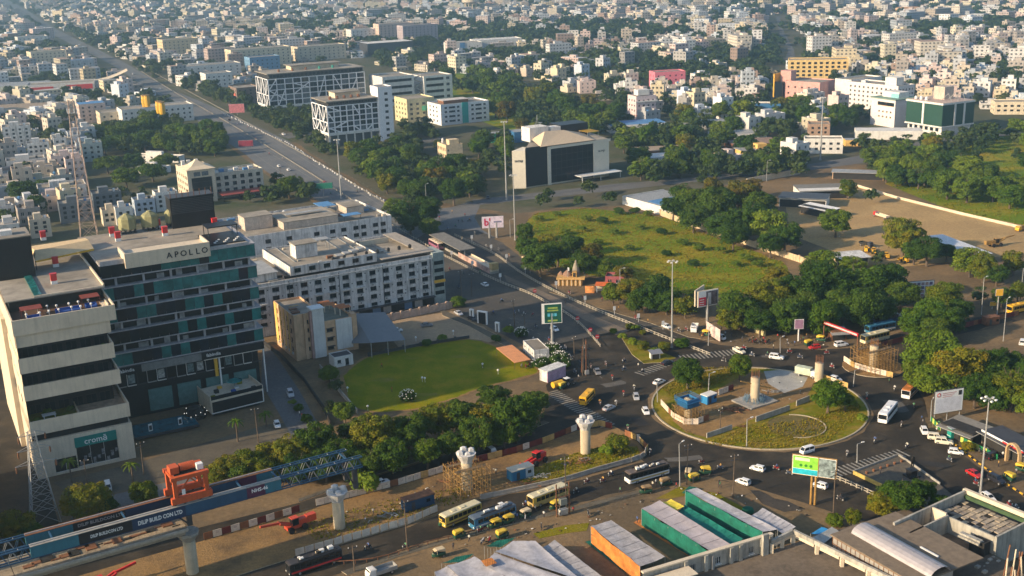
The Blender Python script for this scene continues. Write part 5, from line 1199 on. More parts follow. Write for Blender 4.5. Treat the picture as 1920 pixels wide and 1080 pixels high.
# ================================================================ BUS LANE, RAILINGS, STATION
M_RAILC=mat('railing_concrete',(.4,.36,.29),stain=.3)
def railing(label,px,h=1.0,post=1.6,m=M_RAILC,smooth=4,name='railing',rails=(.3,.9),pw=.16):
 P=smooth_line(W(px),smooth);o=thing(name,label,'railing',P[0]);Q=[p-P[0]for p in P]
 for z in rails:mb=MB();ribbon(mb,Q,.14,z-.09,z+.09);mb.build('rail',m,o)
 mb=MB();[mb.box(-pw,pw,-.12,.12,0,h,M=Matrix.Translation(p)@Matrix.Rotation(yaw_of((0,0),d),4,'Z'))for p,d in along(Q,post)]
 stuff(mb.build('post',m,o));return o
brt_r=[(853,442),(922,475),(949,493),(980,515),(1042,549),(1120,584),(1180,608),(1240,632),(1290,651),(1332,667)]
brt_l=[(818,473),(889,509),(904,515),(944,533),(991,551),(1022,567),(1060,588),(1091,612),(1126,651)]
railing('pale concrete railing on the field side of the bus lane',brt_r,1.1,1.9)
railing('pale concrete railing on the lawn side of the bus lane',brt_l,1.0,1.9)
railing('low pale divider railing on the lawn side of the far avenue',[(255,128),(330,175),(430,232),(560,312),(690,395),(815,470)],1.,3.,rails=(.5,),pw=.3)
railing('low pale divider railing on the far side of the far avenue',[(268,126),(350,170),(450,224),(590,302),(720,380),(800,420)],1.,3.,rails=(.5,),pw=.3)
railing('pale median railing on the road beside the statue plaza',[(1555,893),(1600,912),(1650,935)],1.1,1.6)
railing('grey fence along the kerb of the rickshaw stand',[(560,1062),(700,1053),(800,1022),(860,1008),(930,990)],.9,2.4,M_RUST,rails=(.85,),pw=.06)
SIGNP=MB().box(-.03,.03,-.03,.03,0,1.1).box(-.32,.32,-.05,-.031,1.0,1.95)
SIGNP=SIGNP.mesh('plate',M_SIGNW)
for i,(x,y)in enumerate(((847,484),(886,503),(938,527),(885,454),(921,472),(950,490),(985,513),(1043,542),(1097,570),(1152,590),(1197,604),(1243,618))):
 o=obj('sign_plate',SIGNP,None,gp(x,y),.3);o.scale=(1.6,1.6,1.6)
 tag(o,'small white plate on the %s railing of the bus lane, %s from the station'%('lawn side' if i<3 else 'field side',ordn(i if i<3 else i-3)),'sign','white plates on the bus lane railings')
RS=MB();RS.box(-.05,.05,-.05,.05,0,1.2);RS.tube((0,-.08,1.7),(0,-.04,1.7),.55,n=12,m=1);RS.box(-.4,.4,-.1,-.085,1.62,1.78,2);RSM=RS.mesh('no_entry_sign',[M_STEEL,M_RED,M_WPAINT])
for i,(x,y)in enumerate(((1003,556),(1083,608),(1107,630),(1120,643))):
 o=obj('no_entry_sign',RSM,None,gp(x,y),.3);o.scale=(1.3,)*3;tag(o,'red no entry sign on the bus lane railing, %s from the station'%ordn(i),'road sign','red signs on the bus lane railing')
sa=gyaw(820,450,935,510)
t=thing('bus_station','long bus lane station with a flat grey roof and painted wall','bus station',gp(862,478),sa)
boxes(t,'platform',M_CONC,[(-26,34,-1.8,1.8,0,.9)]);boxes(t,'painted_wall',mat('mural_wall',(.42,.28,.24),var=.6,scale=.5),[(3,33,-2.,-1.81,0,2.2)]);boxes(t,'back_wall',M_CREAM,[(8,34,1.6,1.8,.901,2.2)]);boxes(t,'ramp',M_CREAM,[(9,34,-1.7,1.5,.91,1.6)])
boxes(t,'roof',mat('grey_roof_sheet',(.2,.19,.17),var=.2,stain=.2),[(-24,9,-3.8,3.4,4.2,4.5)])
for i in range(9):boxes(t,'post',M_STEEL,[(-23+i*3.9,-22.8+i*3.9,-1.4,-1.2,.901,4.19)]);boxes(t,'window',M_GLASS,[(-22.6+i*3.4,-19.6+i*3.4,-1.6,-1.5,1.0,3.2)])
boxes(t,'end_booth',mat('ochre_booth',(.5,.36,.16)),[(32,34.4,-1.5,1.5,1.61,4.2)])
sheet('lane_paving',[(945,515),(990,535),(1060,565),(1120,595),(1180,620),(1155,628),(1100,602),(1060,580),(1000,548),(950,527)],.035,ground_mat('lane_dust',[(.2,.165,.13),(.17,.14,.115),(.25,.2,.14)],(.05,.2,1.5),bump=.1,streak=(gyaw(945,515,1180,620),(.1,.09,.08),.6)))

# ================================================================ MASTS, POLES, PYLONS
def mast(px,h,label,arms=6,r=.35):
 t=thing('light_mast',label,'light mast',gp(*px),rnd.random(),'high light masts')
 part(t,'pole',M_STEEL,lambda mb:mb.lathe([(r*1.5,0),(r*1.4,.5),(r,.6),(r*.45,h)],10),smooth=False)
 part(t,'head_ring',M_STEEL,lambda mb:[mb.bar((0,0,h+.1),(1.4*math.cos(i*6.283/arms),1.4*math.sin(i*6.283/arms),h),.1)for i in range(arms)])
 for i in range(arms):
  a=i*6.283/arms;c=(1.5*math.cos(a),1.5*math.sin(a),h-.25)
  part(t,'floodlight',M_WPAINT,lambda mb:mb.box(c[0]-.28,c[0]+.28,c[1]-.22,c[1]+.22,c[2],c[2]+.3))
mast((950,375),40,'tall grey light mast in front of the SAYAJI building',r=.5)
mast((966,450),29,'grey light mast beside the b billboard')
mast((640,372),31,'grey light mast beside the far avenue behind the hotel',r=.45)
mast((1259.6,652),28.6,'grey light mast at the end of the bus lane')
mast((1538,300),36,'grey light mast in the trees in front of the green glass cube',r=.5)
mast((1838,925),23.5,'grey light mast with six lamp arms by the shops at lower right',r=.3)
def pole(px,h,label,lean=(0,0),kind='wood',z=0.):
 t=thing('utility_pole',label,'pole',gp(*px,z),rnd.random()*.8+.2,'poles along the streets');m=M_BARK if kind=='wood' else M_STEEL
 part(t,'shaft',m,lambda mb:mb.tube((0,0,0),(lean[0],lean[1],h),.16,.1,n=7))
 if kind=='wood':
  for dz in(.5,1.4):part(t,'cross_arm',M_DARKST,lambda mb:mb.bar((lean[0]-1.,lean[1],h-dz),(lean[0]+1.,lean[1],h-dz),.12))
  for x in(-.9,0,.9):part(t,'insulator',M_WPAINT,lambda mb:mb.lathe([(.06,0),(.1,.12),(.05,.25)],6,c=(lean[0]+x,lean[1],h-.44)))
 else:part(t,'lamp_arm',M_STEEL,lambda mb:mb.bar((lean[0],lean[1],h),(lean[0]+1.6,lean[1],h+.3),.1));part(t,'lamp',M_WPAINT,lambda mb:mb.box(lean[0]+1.2,lean[0]+2.,lean[1]-.15,lean[1]+.15,h+.2,h+.35))
for px,h,l,k in(((1275,912),11,'leaning pale pole behind the yellow rickshaws','s'),((1287,908),10.5,'dark wooden pole of the pair behind the rickshaws','w'),((1374,934),11,'thin brown pole on the dirt verge right of the rickshaws','w'),((1562,972),12,'thin dark pole right of the green billboard','w'),((1062,962),14,'dark pole in front of the yellow bus beside the blue bus','w'),((1050,965),7,'short dark pole of the transformer frame','w'),((764,1032),12,'dark lamp pole on the bus carriageway kerb','w'),((665,1072),6,'thin pole near the black bus','w'),((866,560),11,'dark pole in front of the hotel stair tower','w'),((884,556),9,'second dark pole in front of the hotel corner','w'),((965,614),10,'pole on the pavement behind the dark green billboard','w'),((985,625),7,'short pole left of the dark green billboard','w'),((1077,682),9,'pole with cross arm left of the pole cluster','w'),((1060,568),3,'low dark post by the red signs','w'),((1163,570),13,'slim lamp pole against the hedge by the field','s'),((1328,648),6,'slim post at the end of the bus lane railing','s'),((1463,662),5,'curved lamp post behind the white jeep','s'),((1233,755),6,'lamp post at the left edge of the island','s'),((1400,838),7.5,'lamp post on the near grass of the island','s'),((1350,812),7,'thin pole beside the island dirt track','w'),((1328,738),6,'lamp post between formwork tower and blue cabin','s'),((1607,868),5,'solar lamp post at the statue plaza corner','s'),((1600,725),5,'signal post right of the island tree','s'),((800,390),12,'lamp pole at the avenue crossing','s'),((957,445),8,'street lamp in front of the b billboard mast','s'),((1745,790),6,'post at the fenced shop corner','s'),((1437,340),11,'double lamp pole on the side road by the yellow hall','s'),((1881,640),14,'twin steel pole beside the right hand lane','s'),((1913,565),12,'steel pole at the right edge above the yellow bus','s'),((1840,590),13,'steel pole behind the big tree at right','s'),((528,345),10,'dark pole beside the far avenue','w'),((165,925),9,'thin pole on the shop forecourt','w'),((270,890),9,'thin pole by the tower corner','w'),((485,830),10,'thin pole in the pavilion forecourt','w')):
 pole(px,h,l,(rnd.uniform(-.3,.3),rnd.uniform(-.2,.2)),'wood' if k=='w' else 'steel')
t=thing('pole_cluster','cluster of rusty poles with wires at the street corner','poles',gp(1098,702),.3)
for i in range(7):
 a=i*.9;part(t,'pole',M_RUST if i%2 else M_BARK,lambda mb:mb.tube((1.3*math.cos(a),1.0*math.sin(a),0),(.8*math.cos(a+.3),.6*math.sin(a),9.5+(i%3)),.14,.1,n=6))
for z in(6,8,9.4):part(t,'cross_arm',M_DARKST,lambda mb:mb.bar((-1.6,0,z),(1.6,.2,z),.15))
boxes(t,'junction_box',M_STEEL,[(-.6,.6,-1.4,-.8,.5,1.7)])
t=thing('transformer_frame','steel transformer frame beside the rickshaw stand','transformer',gp(1056,966),.4)
for x in(-1.6,1.6):boxes(t,'post',M_RUST,[(x-.12,x+.12,-.12,.12,0,8)])
for z in(2.6,4.6,6.6):boxes(t,'beam',M_RUST,[(-1.9,1.9,-.15,.15,z,z+.2)])
boxes(t,'tank',mat('grey_green_tank',(.2,.21,.19)),[(-.8,.8,-.6,.6,2.81,4.3)]);boxes(t,'fuse_box',M_STEEL,[(-1.,1.,-.5,.5,.3,1.6)])
def lattice(name,label,p,w0,w1,h,n,m,cross=(),plat=None,rz=.4,cat='lattice tower',tw=.16):
 t=thing(name,label,cat,p,rz);leg=MB();br=MB()
 def c(i,z):k=(w0+(w1-w0)*(z/h)**.85)/2;return Vector(((-k,k,k,-k)[i],(-k,-k,k,k)[i],z))
 zs=[h*(1-(1-i/n)**1.25)for i in range(n+1)]
 for i in range(4):part(t,'leg',m,lambda mb:[mb.bar(c(i,zs[j]),c(i,zs[j+1]),tw)for j in range(n)])
 for j in range(n):
  for i in range(4):
   k=(i+1)%4;br.bar(c(i,zs[j]),c(k,zs[j+1]),tw*.6);br.bar(c(k,zs[j]),c(i,zs[j+1]),tw*.6);br.bar(c(i,zs[j+1]),c(k,zs[j+1]),tw*.6)
 stuff(br.build('bracing',m,t))
 for z,L in cross:
  part(t,'cross_arm',m,lambda mb:(mb.bar((-L,0,z),(L,0,z),.14),mb.bar((-L,0,z),(0,0,z+1.3),.1),mb.bar((L,0,z),(0,0,z+1.3),.1)))
  for s in(-1,1):part(t,'insulator',M_RUST,lambda mb:mb.lathe([(.12,0),(.2,.3),(.2,1.2),(.1,1.5)],6,c=(s*L*.95,0,z-1.6)))
 for z,w in plat or[]:
  boxes(t,'platform',M_STEEL,[(-w,w,-w,w,z,z+.15)])
  for i in range(6):part(t,'antenna',M_WPAINT,lambda mb:mb.box(-.2+w*math.cos(i*1.05),.2+w*math.cos(i*1.05),-.12+w*math.sin(i*1.05),.12+w*math.sin(i*1.05),z+.3,z+2.2))
 return t
lattice('power_pylon','grey lattice power pylon with cross arms in front of the tower',gp(85,975),6.2,1.6,22,7,M_STEEL,((14.5,4.5),(18,3.6),(21.5,3.)),rz=.5)
lattice('telecom_mast','tall rust and white telecom lattice mast behind the tower roof',gp(168,446)+Vector((0,0,0)),7.6,2.2,64,12,mat('mast_paint',(.5,.36,.28),var=.3),(),((58,2.),(48,2.2)),rz=.3,cat='telecom mast',tw=.2)

# ================================================================ BILLBOARDS
def billboard(label,px,yaw,w,z0,h,face,posts=((0,.3),),pm=M_STEEL,thick=.35,name='billboard',back=M_DARKST):
 t=thing(name,label,'billboard',gp(*px),yaw)
 for x,r in posts:part(t,'post',pm,lambda mb:mb.tube((x,.3,0),(x,.3,z0+h*.5),r,n=8))
 boxes(t,'frame',back,[(-w/2-.15,w/2+.15,.02,thick,z0-.15,z0+h+.15)])
 f=boxes(t,'face',M_SIGNW,[(-w/2,w/2,-.06,.0,z0,z0+h)])
 face(f,w,z0,h);return t
def rect(f,name,m,x0,x1,z0,z1,y=-.08):return boxes(f,name,m,[(x0,x1,y,y+.015,z0,z1)])
RX=(math.pi/2,0,0)
def face_green(f,w,z,h):
 rect(f,'print',mat('lime_print',(.22,.55,.05),var=.35,scale=.5),-w/2+.1,.9,z+h*.32,z+h-.1);rect(f,'print',mat('aqua_print',(.02,.4,.5),var=.3),-w/2+.1,.9,z+.1,z+h*.3)
 rect(f,'picture',mat('grey_photo_print',(.2,.25,.25),var=.9,scale=1.2),.95,w/2-.1,z+.1,z+h-.1);rect(f,'print',mat('cream_print',(.75,.8,.5)),-w/2+.5,-1.,z+h*.74,z+h*.9,-.1)
 for i in range(3):part(f,'drop_mark',mat('dark_green_print',(.03,.2,.03)),lambda mb:mb.tube((-2.9+i*1.1,-.11,z+h*.5),(-2.9+i*1.1,-.09,z+h*.5),.36,n=8))
 rect(f,'panel_joint',M_SCAF,.85,1.0,z-.3,z+h+.1,-.14)
billboard('green and blue billboard on two orange posts above the road',(1523,947),gyaw(1492,866,1565,876,12),9.6,7.3,4.6,face_green,((-.4,.28),(.5,.28)),M_SCAF,back=M_SCAF)
def face_dark(f,w,z,h):
 rect(f,'print',mat('deep_green_print',(.01,.09,.06),var=.6,scale=.6),-w/2+.9,w/2-.2,z+.2,z+h-.4);rect(f,'print',mat('lime_text',(.3,.4,.08)),-w/2+2.,w/2-1.4,z+h*.72,z+h*.8,-.1);rect(f,'print',mat('lime_text',(.3,.4,.08)),-w/2+1.8,w/2-1.2,z+h*.6,z+h*.67,-.1)
 for i in range(3):rect(f,'print',mat('aqua_text',(.1,.45,.6)),-1.4+i*1.1,-.6+i*1.1,z+h*.35,z+h*.5,-.1)
 rect(f,'print',mat('lime_text',(.3,.4,.08)),-1.4,1.8,z+h*.1,z+h*.18,-.1)
billboard('square dark green billboard with yellow text on a grey post beside the avenue',(1036,648),.12,6.6,7.6,6.8,face_dark,((0,.45),))
def face_red(f,w,z,h):
 rect(f,'print',mat('crimson_print',(.6,.02,.05)),-w/2+.25,-.9,z+.3,z+h*.6);rect(f,'picture',mat('dark_photo_print',(.12,.1,.11),var=.9,scale=1.),-.85,w/2-.2,z+.25,z+h-.25);rect(f,'figure',mat('pale_figure',(.5,.5,.52),var=.3),-.1,1.1,z+.5,z+h-.8,-.1)
 for i in range(3):rect(f,'lettering',M_SIGNW,-w/2+.6,-1.6,z+.7+i*.8,z+.95+i*.8,-.1)
t=billboard('red and white billboard of a V pair with a photo at the field corner',(1327,606),gyaw(1309,560,1350,553,12),7.8,6.2,5.4,face_red,((0,.5),),back=M_CREAM)
boxes(t,'back_face',M_CREAM,[(-.2,.2,-4.,4.,6.2,11.8)]).matrix_local=Matrix.Translation((-1.2,3.6,0))@Matrix.Rotation(-.95,4,'Z')
def face_b(f,w,z,h):
 rect(f,'background',mat('lilac_print',(.7,.6,.7)),-w/2+.1,w/2-.1,z+.1,z+h-.1);text("b'",4.4,mat('crimson_text',(.5,.0,.06)),f,(-2.4,-.1,z+1.2),RX,.02,.12);rect(f,'print',mat('slate_print',(.2,.2,.32)),.4,4.,z+h*.45,z+h*.58,-.1)
billboard("pale lilac billboard with a crimson letter b at the avenue crossing",(925,446),.1,9.6,4.6,5.2,face_b,((-1.6,.5),(1.6,.5)))
def face_note(f,w,z,h):
 rect(f,'print',mat('pale_print',(.66,.66,.7),var=.15),-w/2+.3,w/2-.5,z+.4,z+h*.68,-.08);part(f,'emblem',M_RED,lambda mb:mb.tube((-w/2+1.1,-.1,z+h-1.),(-w/2+1.1,-.07,z+h-1.),.6,n=12));part(f,'emblem_centre',M_SIGNW,lambda mb:mb.tube((-w/2+1.1,-.13,z+h-1.),(-w/2+1.1,-.101,z+h-1.),.35,n=10))
 rect(f,'picture',M_INT,w/2-1.5,w/2-.5,z+h-1.7,z+h-.4,-.1)
 for i in range(3):rect(f,'lettering',mat('rose_text',(.55,.3,.3)),-w/2+2.2,w/2-2.2-i*.6,z+h-.8-i*.5,z+h-.6-i*.5,-.1)
billboard('large white notice board with a red emblem beside the right hand trees',(1776,788),gyaw(1747,740,1805,731,9),8.6,2.4,6.2,face_note,((-3.9,.12),(3.9,.12),(0,.12)))
billboard('small mauve square billboard on a white post by the shops',(1497,640),.0,2.9,4.2,3.2,lambda f,w,z,h:rect(f,'print',mat('mauve_print',(.3,.17,.26)),-w/2+.1,w/2-.1,z+.1,z+h-.1),((0,.22),),M_WPAINT)
billboard('patterned purple hoarding among the trees on the right',(1725,562),.12,9.5,.8,6.,lambda f,w,z,h:[rect(f,'print',mat('purple_tile_'+str((i+j)%3),[(.3,.2,.2),(.4,.26,.2),(.12,.08,.16)][(i+j)%3]),-w/2+.3+i*1.5,-w/2+1.5+i*1.5,z+.3+j*1.4,z+1.4+j*1.4)for i in range(6)for j in range(4)],((-4,.15),(4,.15)))
t=thing('sign_gantry','red and white striped sign beam across the side road','sign gantry',gp(1575,650),gyaw(1537,614,1613,643,6.))
boxes(t,'beam',M_RED,[(-7.6,7.6,-.3,.3,5.6,6.5)])
for i in range(34):boxes(t,'letter_block',M_SIGNW,[(-7.3+i*.43,-7.05+i*.43,-.36,-.301,5.8,6.3)])
for x in(-7.4,7.4):boxes(t,'post',M_RUST,[(x-.15,x+.15,-.15,.15,0,5.59)])
for(px,lab,c,w,h,z)in(((1870,592),'orange sign panel high on a white post at the right hand lane',M_YEL,2.6,2.4,7.),((1861,580),'low orange sign panel at the right hand lane',M_YEL,2.4,1.6,1.2),((445,216),'pink red billboard on the far avenue pavement',mat('rose_print',(.6,.2,.22),var=.4),12,7,2),((462,283),'crimson billboard beside the far avenue',mat('crimson_print2',(.28,.04,.07),var=.5,scale=.4),9.5,4,3),((607,368),'dark green direction sign over the avenue edge',paint('sign_green',(.02,.2,.14)),10,3.2,4)):
 billboard(lab,px,.1,w,z,h,lambda f,w,z,h:rect(f,'print',c,-w/2+.05,w/2-.05,z+.05,z+h-.05),((0,.2),))
 # ================================================================ FOREGROUND MARKET TENTS AND OLD HALL
def cloth(mb,a,b,c,d,n=10,sag=.35,amp=.12,m=0,seed=0):
 r=random.Random(seed);a,b,c,d=(Vector(q)for q in(a,b,c,d));V=[]
 ph=[r.uniform(0,6)for _ in range(4)]
 for i in range(n+1):
  for j in range(n+1):
   u,v=i/n,j/n;p=(a*(1-u)+b*u)*(1-v)+(d*(1-u)+c*u)*v
   p=p+Vector((0,0,-sag*3*u*(1-u)*(.5+.5*math.sin(v*5+ph[0])**2)+amp*.4*math.sin(u*9+ph[1])*math.sin(v*11+ph[2])+r.uniform(-.5,.5)*amp*.6));V.append(tuple(p))
 k=len(mb.v);mb.v+=V
 for i in range(n):
  for j in range(n):
   q=k+i*(n+1)+j;mb.f.append((q,q+n+1,q+n+2,q+1));mb.m.append(m)
M_CLW=mat('white_canvas',(.44,.43,.46),var=.22,scale=.5,stain=.3);M_CLG=mat('grey_canvas_roof',(.37,.355,.365),var=.25,scale=.5,stain=.3);M_CLGR=mat('green_netting',(.008,.12,.085),var=.4,scale=.5,wave=.9);M_CLO=mat('orange_cloth',(.5,.18,.04),var=.35,scale=.6,wave=.9);M_CLY=mat('yellow_cloth',(.75,.62,.08),var=.1);M_CLT=mat('light_green_cloth',(.012,.18,.135),var=.25)
def tent(label,roof,z,m,sides=(),seed=1,sag=.4,zb=None):
 """roof: four photo corners at height z; sides: (corner, corner, material, foot height)"""
 R=[gp(x,y,(z if not isinstance(z,(list,tuple))else z[i]))for i,(x,y)in enumerate(roof)];o=R[0].copy();o.z=0
 t=thing('market_tent',label,'tent',o,0,'market tents along the dirt verge');Q=[p-o for p in R]
 mb=MB();cloth(mb,*Q,n=14,sag=sag,amp=.1,seed=seed);mb.build('roof_cloth',m,t,smooth=True)
 for i,j,ms,fz in sides:
  mb=MB();A,B=Q[i]-Vector((0,0,.15)),Q[j]-Vector((0,0,.15));cloth(mb,A,B,Vector((B.x,B.y-.4,fz)),Vector((A.x,A.y-.4,fz)),n=16,sag=.0,amp=.55,seed=seed+5);mb.build('side_cloth',ms,t,smooth=True)
 for i,q in enumerate(Q):part(t,'pole',M_STEEL,lambda mb:mb.tube((q.x,q.y,0),(q.x,q.y,q.z-.05),.06))
 for k in range(1,7)if seed<14 else():
  a,b=lerp(Q[0],Q[3],k/7),lerp(Q[1],Q[2],k/7);part(t,'seam',m,lambda mb:mb.bar(a,b,.07,.05))
 for k in range(1,5):
  for a,b in((0,3),(1,2)):q=lerp(Q[a],Q[b],k/5);part(t,'pole',M_STEEL,lambda mb:mb.tube((q.x,q.y,0),(q.x,q.y,q.z-.45),.05))
 return t
def mat_on_ground(name,label,px,m,cat='ground sheet',z=.02):
 P=[gp(*q,z)for q in px];o=P[0].copy();mb=MB();cloth(mb,*[Vector((p.x-o.x,p.y-o.y,.06))for p in P],n=8,sag=-.04,amp=.03,seed=3);x=mb.build(name,m);x.location=o;tag(x,label,cat)
tent('long white tent roof with green netting walls nearest the rickshaws',[(1285,919),(1306,914),(1458,992),(1430,997)],4.6,M_CLW,((0,3,M_CLGR,.5),),1,.2)
tent('flat white tent sheet at the end of the green netting row',[(1408,967),(1430,952),(1492,987),(1467,1000)],4.2,M_CLW,(),2,.3)
tent('pinkish white tent with a green netting side, middle of the row',[(1203,953),(1237,938),(1372,1022),(1333,1034)],4.2,mat('pink_white_canvas',(.45,.4,.41),var=.2,scale=.4,stain=.1),((0,3,M_CLGR,.3),),4,.2)
tent('light green netting slung between the two middle tents',[(1262,958),(1283,946),(1393,1010),(1372,1021)],[4.0,3.4,3.4,4.],M_CLT,(),6,.9)
tent('small yellow cloth at the head of the middle tents',[(1240,941),(1258,936),(1283,949),(1264,957)],3.9,M_CLY,(),8,.3)
tent('grey white tent with a bright orange side wall',[(1108,986),(1146,975),(1247,1044),(1200,1062)],4.2,M_CLG,((0,3,M_CLO,.4),),9,.2)
tent('narrow grey tent between the orange tent and the big white tent',[(1018,1026),(1040,1012),(1130,1082),(1082,1090)],3.6,M_CLG,(),12,.3)
tent('biggest white tent with wavy roof at the bottom edge',[(928,1034),(962,1014),(1004,1014),(1095,1090)],4.4,M_CLW,(),14,.5)
tent('white tent roof half out of the bottom edge',[(928,1036),(1092,1092),(1040,1120),(905,1058)],4.1,M_CLW,(),15,.5)
tent('low white tent roof at the bottom edge with an orange patch',[(838,1060),(890,1043),(960,1090),(900,1115)],3.8,M_CLW,(),16,.4)
tent('lowest white tent sheet left of the others',[(815,1072),(838,1061),(900,1115),(830,1125)],3.2,M_CLW,(),17,.4)
mat_on_ground('orange_patch','orange tarpaulin square lying on the white tent roofs',[(902,1052),(922,1046),(932,1056),(911,1063)],M_CLO,'tarpaulin',4.6)
tent('dark green net awning beside the rickshaw stand',[(908,1024),(930,1014),(966,1008),(938,1026)],3.0,M_CLGR,(),21,.3)
tent('dark green net awning left of the white tents',[(828,1056),(855,1044),(888,1038),(862,1054)],3.0,M_CLGR,(),22,.3)
tent('blue tarpaulin roof beside the old hall',[(1520,1000),(1540,988),(1562,994),(1548,1004)],3.6,paint('blue_tarpaulin',(.03,.25,.55),rough=.6),(),23,.2)
tent('white corrugated stall roof beside the blue tarpaulin',[(1512,1014),(1560,988),(1574,996),(1540,1022)],4.,M_TIN,(),24,.1)
mat_on_ground('ground_cloth','long orange cloth strip on the ground beside the green tent',[(1188,980),(1200,974),(1318,1040),(1302,1050)],M_CLO)
mat_on_ground('ground_cloth','green cloth strip on the ground beside the orange tent',[(1097,1016),(1112,1013),(1200,1070),(1178,1078)],M_CLGR)
mat_on_ground('net_bundle','green netting bundle beside the pole pair',[(1278,925),(1292,912),(1308,914),(1298,928)],M_CLGR,'netting',.6)
o=MB().lathe([(1.1,0),(1.4,.5),(1.2,1.2),(.4,1.5)],12).build('round_tank',mat('dark_green_tank',(.01,.12,.07)),None,gp(1402,962));tag(o,'dark green round tank behind the long white tent','tank')
sheet('wet_patch',[(1405,918),(1440,922),(1500,940),(1510,955),(1470,960),(1430,945)],.016,ground_mat('damp_earth',[(.06,.055,.05),(.08,.07,.06),(.05,.045,.04)],(.1,.3,1.5),bump=.2))
sheet('verge_grass',[(1000,1000),(1060,985),(1105,980),(1100,995),(1060,1000),(1010,1010)],.01,M_ISLE)
sheet('verge_grass',[(1230,935),(1275,912),(1345,925),(1400,955),(1390,965),(1300,925),(1260,935)],.012,M_ISLE)

# the old concrete hall at lower right
M_HALL=mat('old_hall_render',(.4,.38,.33),stain=.6,scale=.3,var=.25)
h0,h1=gp(1270,1056,7),gp(1447,1003,7);ha=yaw_of(h0,h1);L=(Vector((h1.x,h1.y,0))-Vector((h0.x,h0.y,0))).length
t=thing('old_hall','stained concrete hall wall with pilasters and small windows below the tents','building',(h0.x,h0.y,0),ha)
mb=MB();wall_holes(mb,(-8,0,0),(1,0),L+8,0,7,[(8+x,9.3+x,4.,5.6)for x in(3,9.2,17.5)],.3);mb.quad((-8,0,7),(L,0,7),(L,.5,7),(-8,.5,7));mb.quad((L,.5,0),(-8,.5,0),(-8,.5,7),(L,.5,7));mb.quad((L,0,0),(L,.5,0),(L,.5,7),(L,0,7))
mb.build('wall',M_HALL,t)
for x in(3,9.2,17.5):obj('window',window_mesh(1.3,1.6,M_WPAINT,M_GLASS,2,.3),t,(x,0,4.))
boxes(t,'coping',M_CREAM,[(-8,L+.3,-.25,.7,7.01,7.3)])
for x in(1.5,6.3,12.5,14.8,20,L-.8):boxes(t,'pilaster',M_HALL,[(x,x+.8,-.5,-.01,3.5,7.)])
boxes(t,'corner_pier',M_HALL,[(L-3,L-1.6,-1.2,-.51,3.5,8.2)])
for x in(-3,-.8):boxes(t,'flat_canopy',M_CREAM,[(x-6,x+3,-4,-.6,6.+x*.1,6.2+x*.1)])
boxes(t,'lower_roof',ground_mat('old_roof',[(.15,.12,.09),(.18,.145,.11),(.11,.09,.07)],(.06,.2,1.2),bump=.2),[(-14,60,-50,-.02,3.2,3.5)])
boxes(t,'vent_pipe',M_STEEL,[(8,8.5,-.6,-.3,3.51,6.5)])
b0=gp(1447,1016,6.);b1=gp(1487,996,6.);b2=gp(1680,1090,6.)
t=thing('concrete_frame','weathered concrete beam frame on stub columns in front of the glazed hall','frame',(b0.x,b0.y,0),0);o_=Vector((b0.x,b0.y,0))
for a,b in((b0,b1),(b1,b2)):
 part(t,'beam',M_HALL,lambda mb:mb.bar(a-o_,b-o_,.6,.9))
 d=(b-a);n=max(2,int(d.length/5.5))
 for i in range(n):
  p=a-o_+d*(i/n);part(t,'column',M_CREAM,lambda mb:mb.box(p.x-.35,p.x+.35,p.y-.35,p.y+.35,3.3,p.z-.46))
  part(t,'infill',M_CREAM,lambda mb:mb.bar(p+d*(.12/n)-Vector((0,0,.9)),p+d*(.88/n)-Vector((0,0,.9)),.2,.7))
g0,g1=gp(1562,1003,7.5),gp(1720,1095,7.5);ga=yaw_of(g0,g1);o_=Vector((g0.x,g0.y,0));gl=(g1-g0).length
t=thing('glazed_hall','long hall with a steel grid window wall and rounded metal roof','building',o_,ga)
boxes(t,'wall',mat('dull_glass',(.3,.28,.25),rough=.5),[(0,gl,0,9.6,3.3,7.3)])
for i in range(int(gl/1.25)):boxes(t,'window_bar',M_RUST,[(i*1.25,i*1.25+.1,-.1,-.01,3.4,7.35)])
for z in(4.2,5.6,7.):boxes(t,'window_rail',M_RUST,[(0,gl,-.12,-.005,z,z+.1)])
boxes(t,'roof_slab',mat('brown_screed',(.2,.155,.11),var=.25,stain=.1),[(-.4,gl,-.4,18,7.31,7.6)])
mb=MB();n=8
for i in range(n):
 a0,a1=math.pi*i/n,math.pi*(i+1)/n;y0,y1=6.2-2.7*math.cos(a0),6.2-2.7*math.cos(a1);z0,z1=7.6+1.5*math.sin(a0),7.6+1.5*math.sin(a1)
 mb.quad((1.5,y0,z0),(gl,y0,z0),(gl,y1,z1),(1.5,y1,z1))
mb.poly([(1.5,6.2-2.7*math.cos(math.pi*i/n),7.6+1.5*math.sin(math.pi*i/n))for i in range(n+1)])
mb.build('vault_roof',mat('lilac_metal_sheet',(.42,.39,.4),rough=.45,var=.12,metal=.2),t)
for i in range(8):boxes(t,'vault_rib',M_STEEL,[(1.5+i*gl/8,1.62+i*gl/8,5.9,6.5,9.06,9.14)])
boxes(t,'skylight_bar',M_WPAINT,[(13,17.5,10.5,10.9,7.61,7.9)])
r0,r1,r2_=gp(1680,978,8),gp(1808,920,8),gp(1935,992,8);o_=Vector((r0.x,r0.y,0));ra=yaw_of(r0,r1);rl=(r1-r0).length;rd=(r2_-r1).length
t=thing('ruined_hall','roofless concrete building with a broken slab grid at lower right','building',o_,ra)
boxes(t,'back_wall',M_HALL,[(-1,rl,-.5,0,0,8.2)]);boxes(t,'cornice',M_CREAM,[(rl,rl+.9,-rd,.4,6.5,8.3)]);boxes(t,'gutter',mat('mossy_trim',(.05,.09,.04)),[(rl-.7,rl-.01,-rd,-.6,6.6,7.4)])
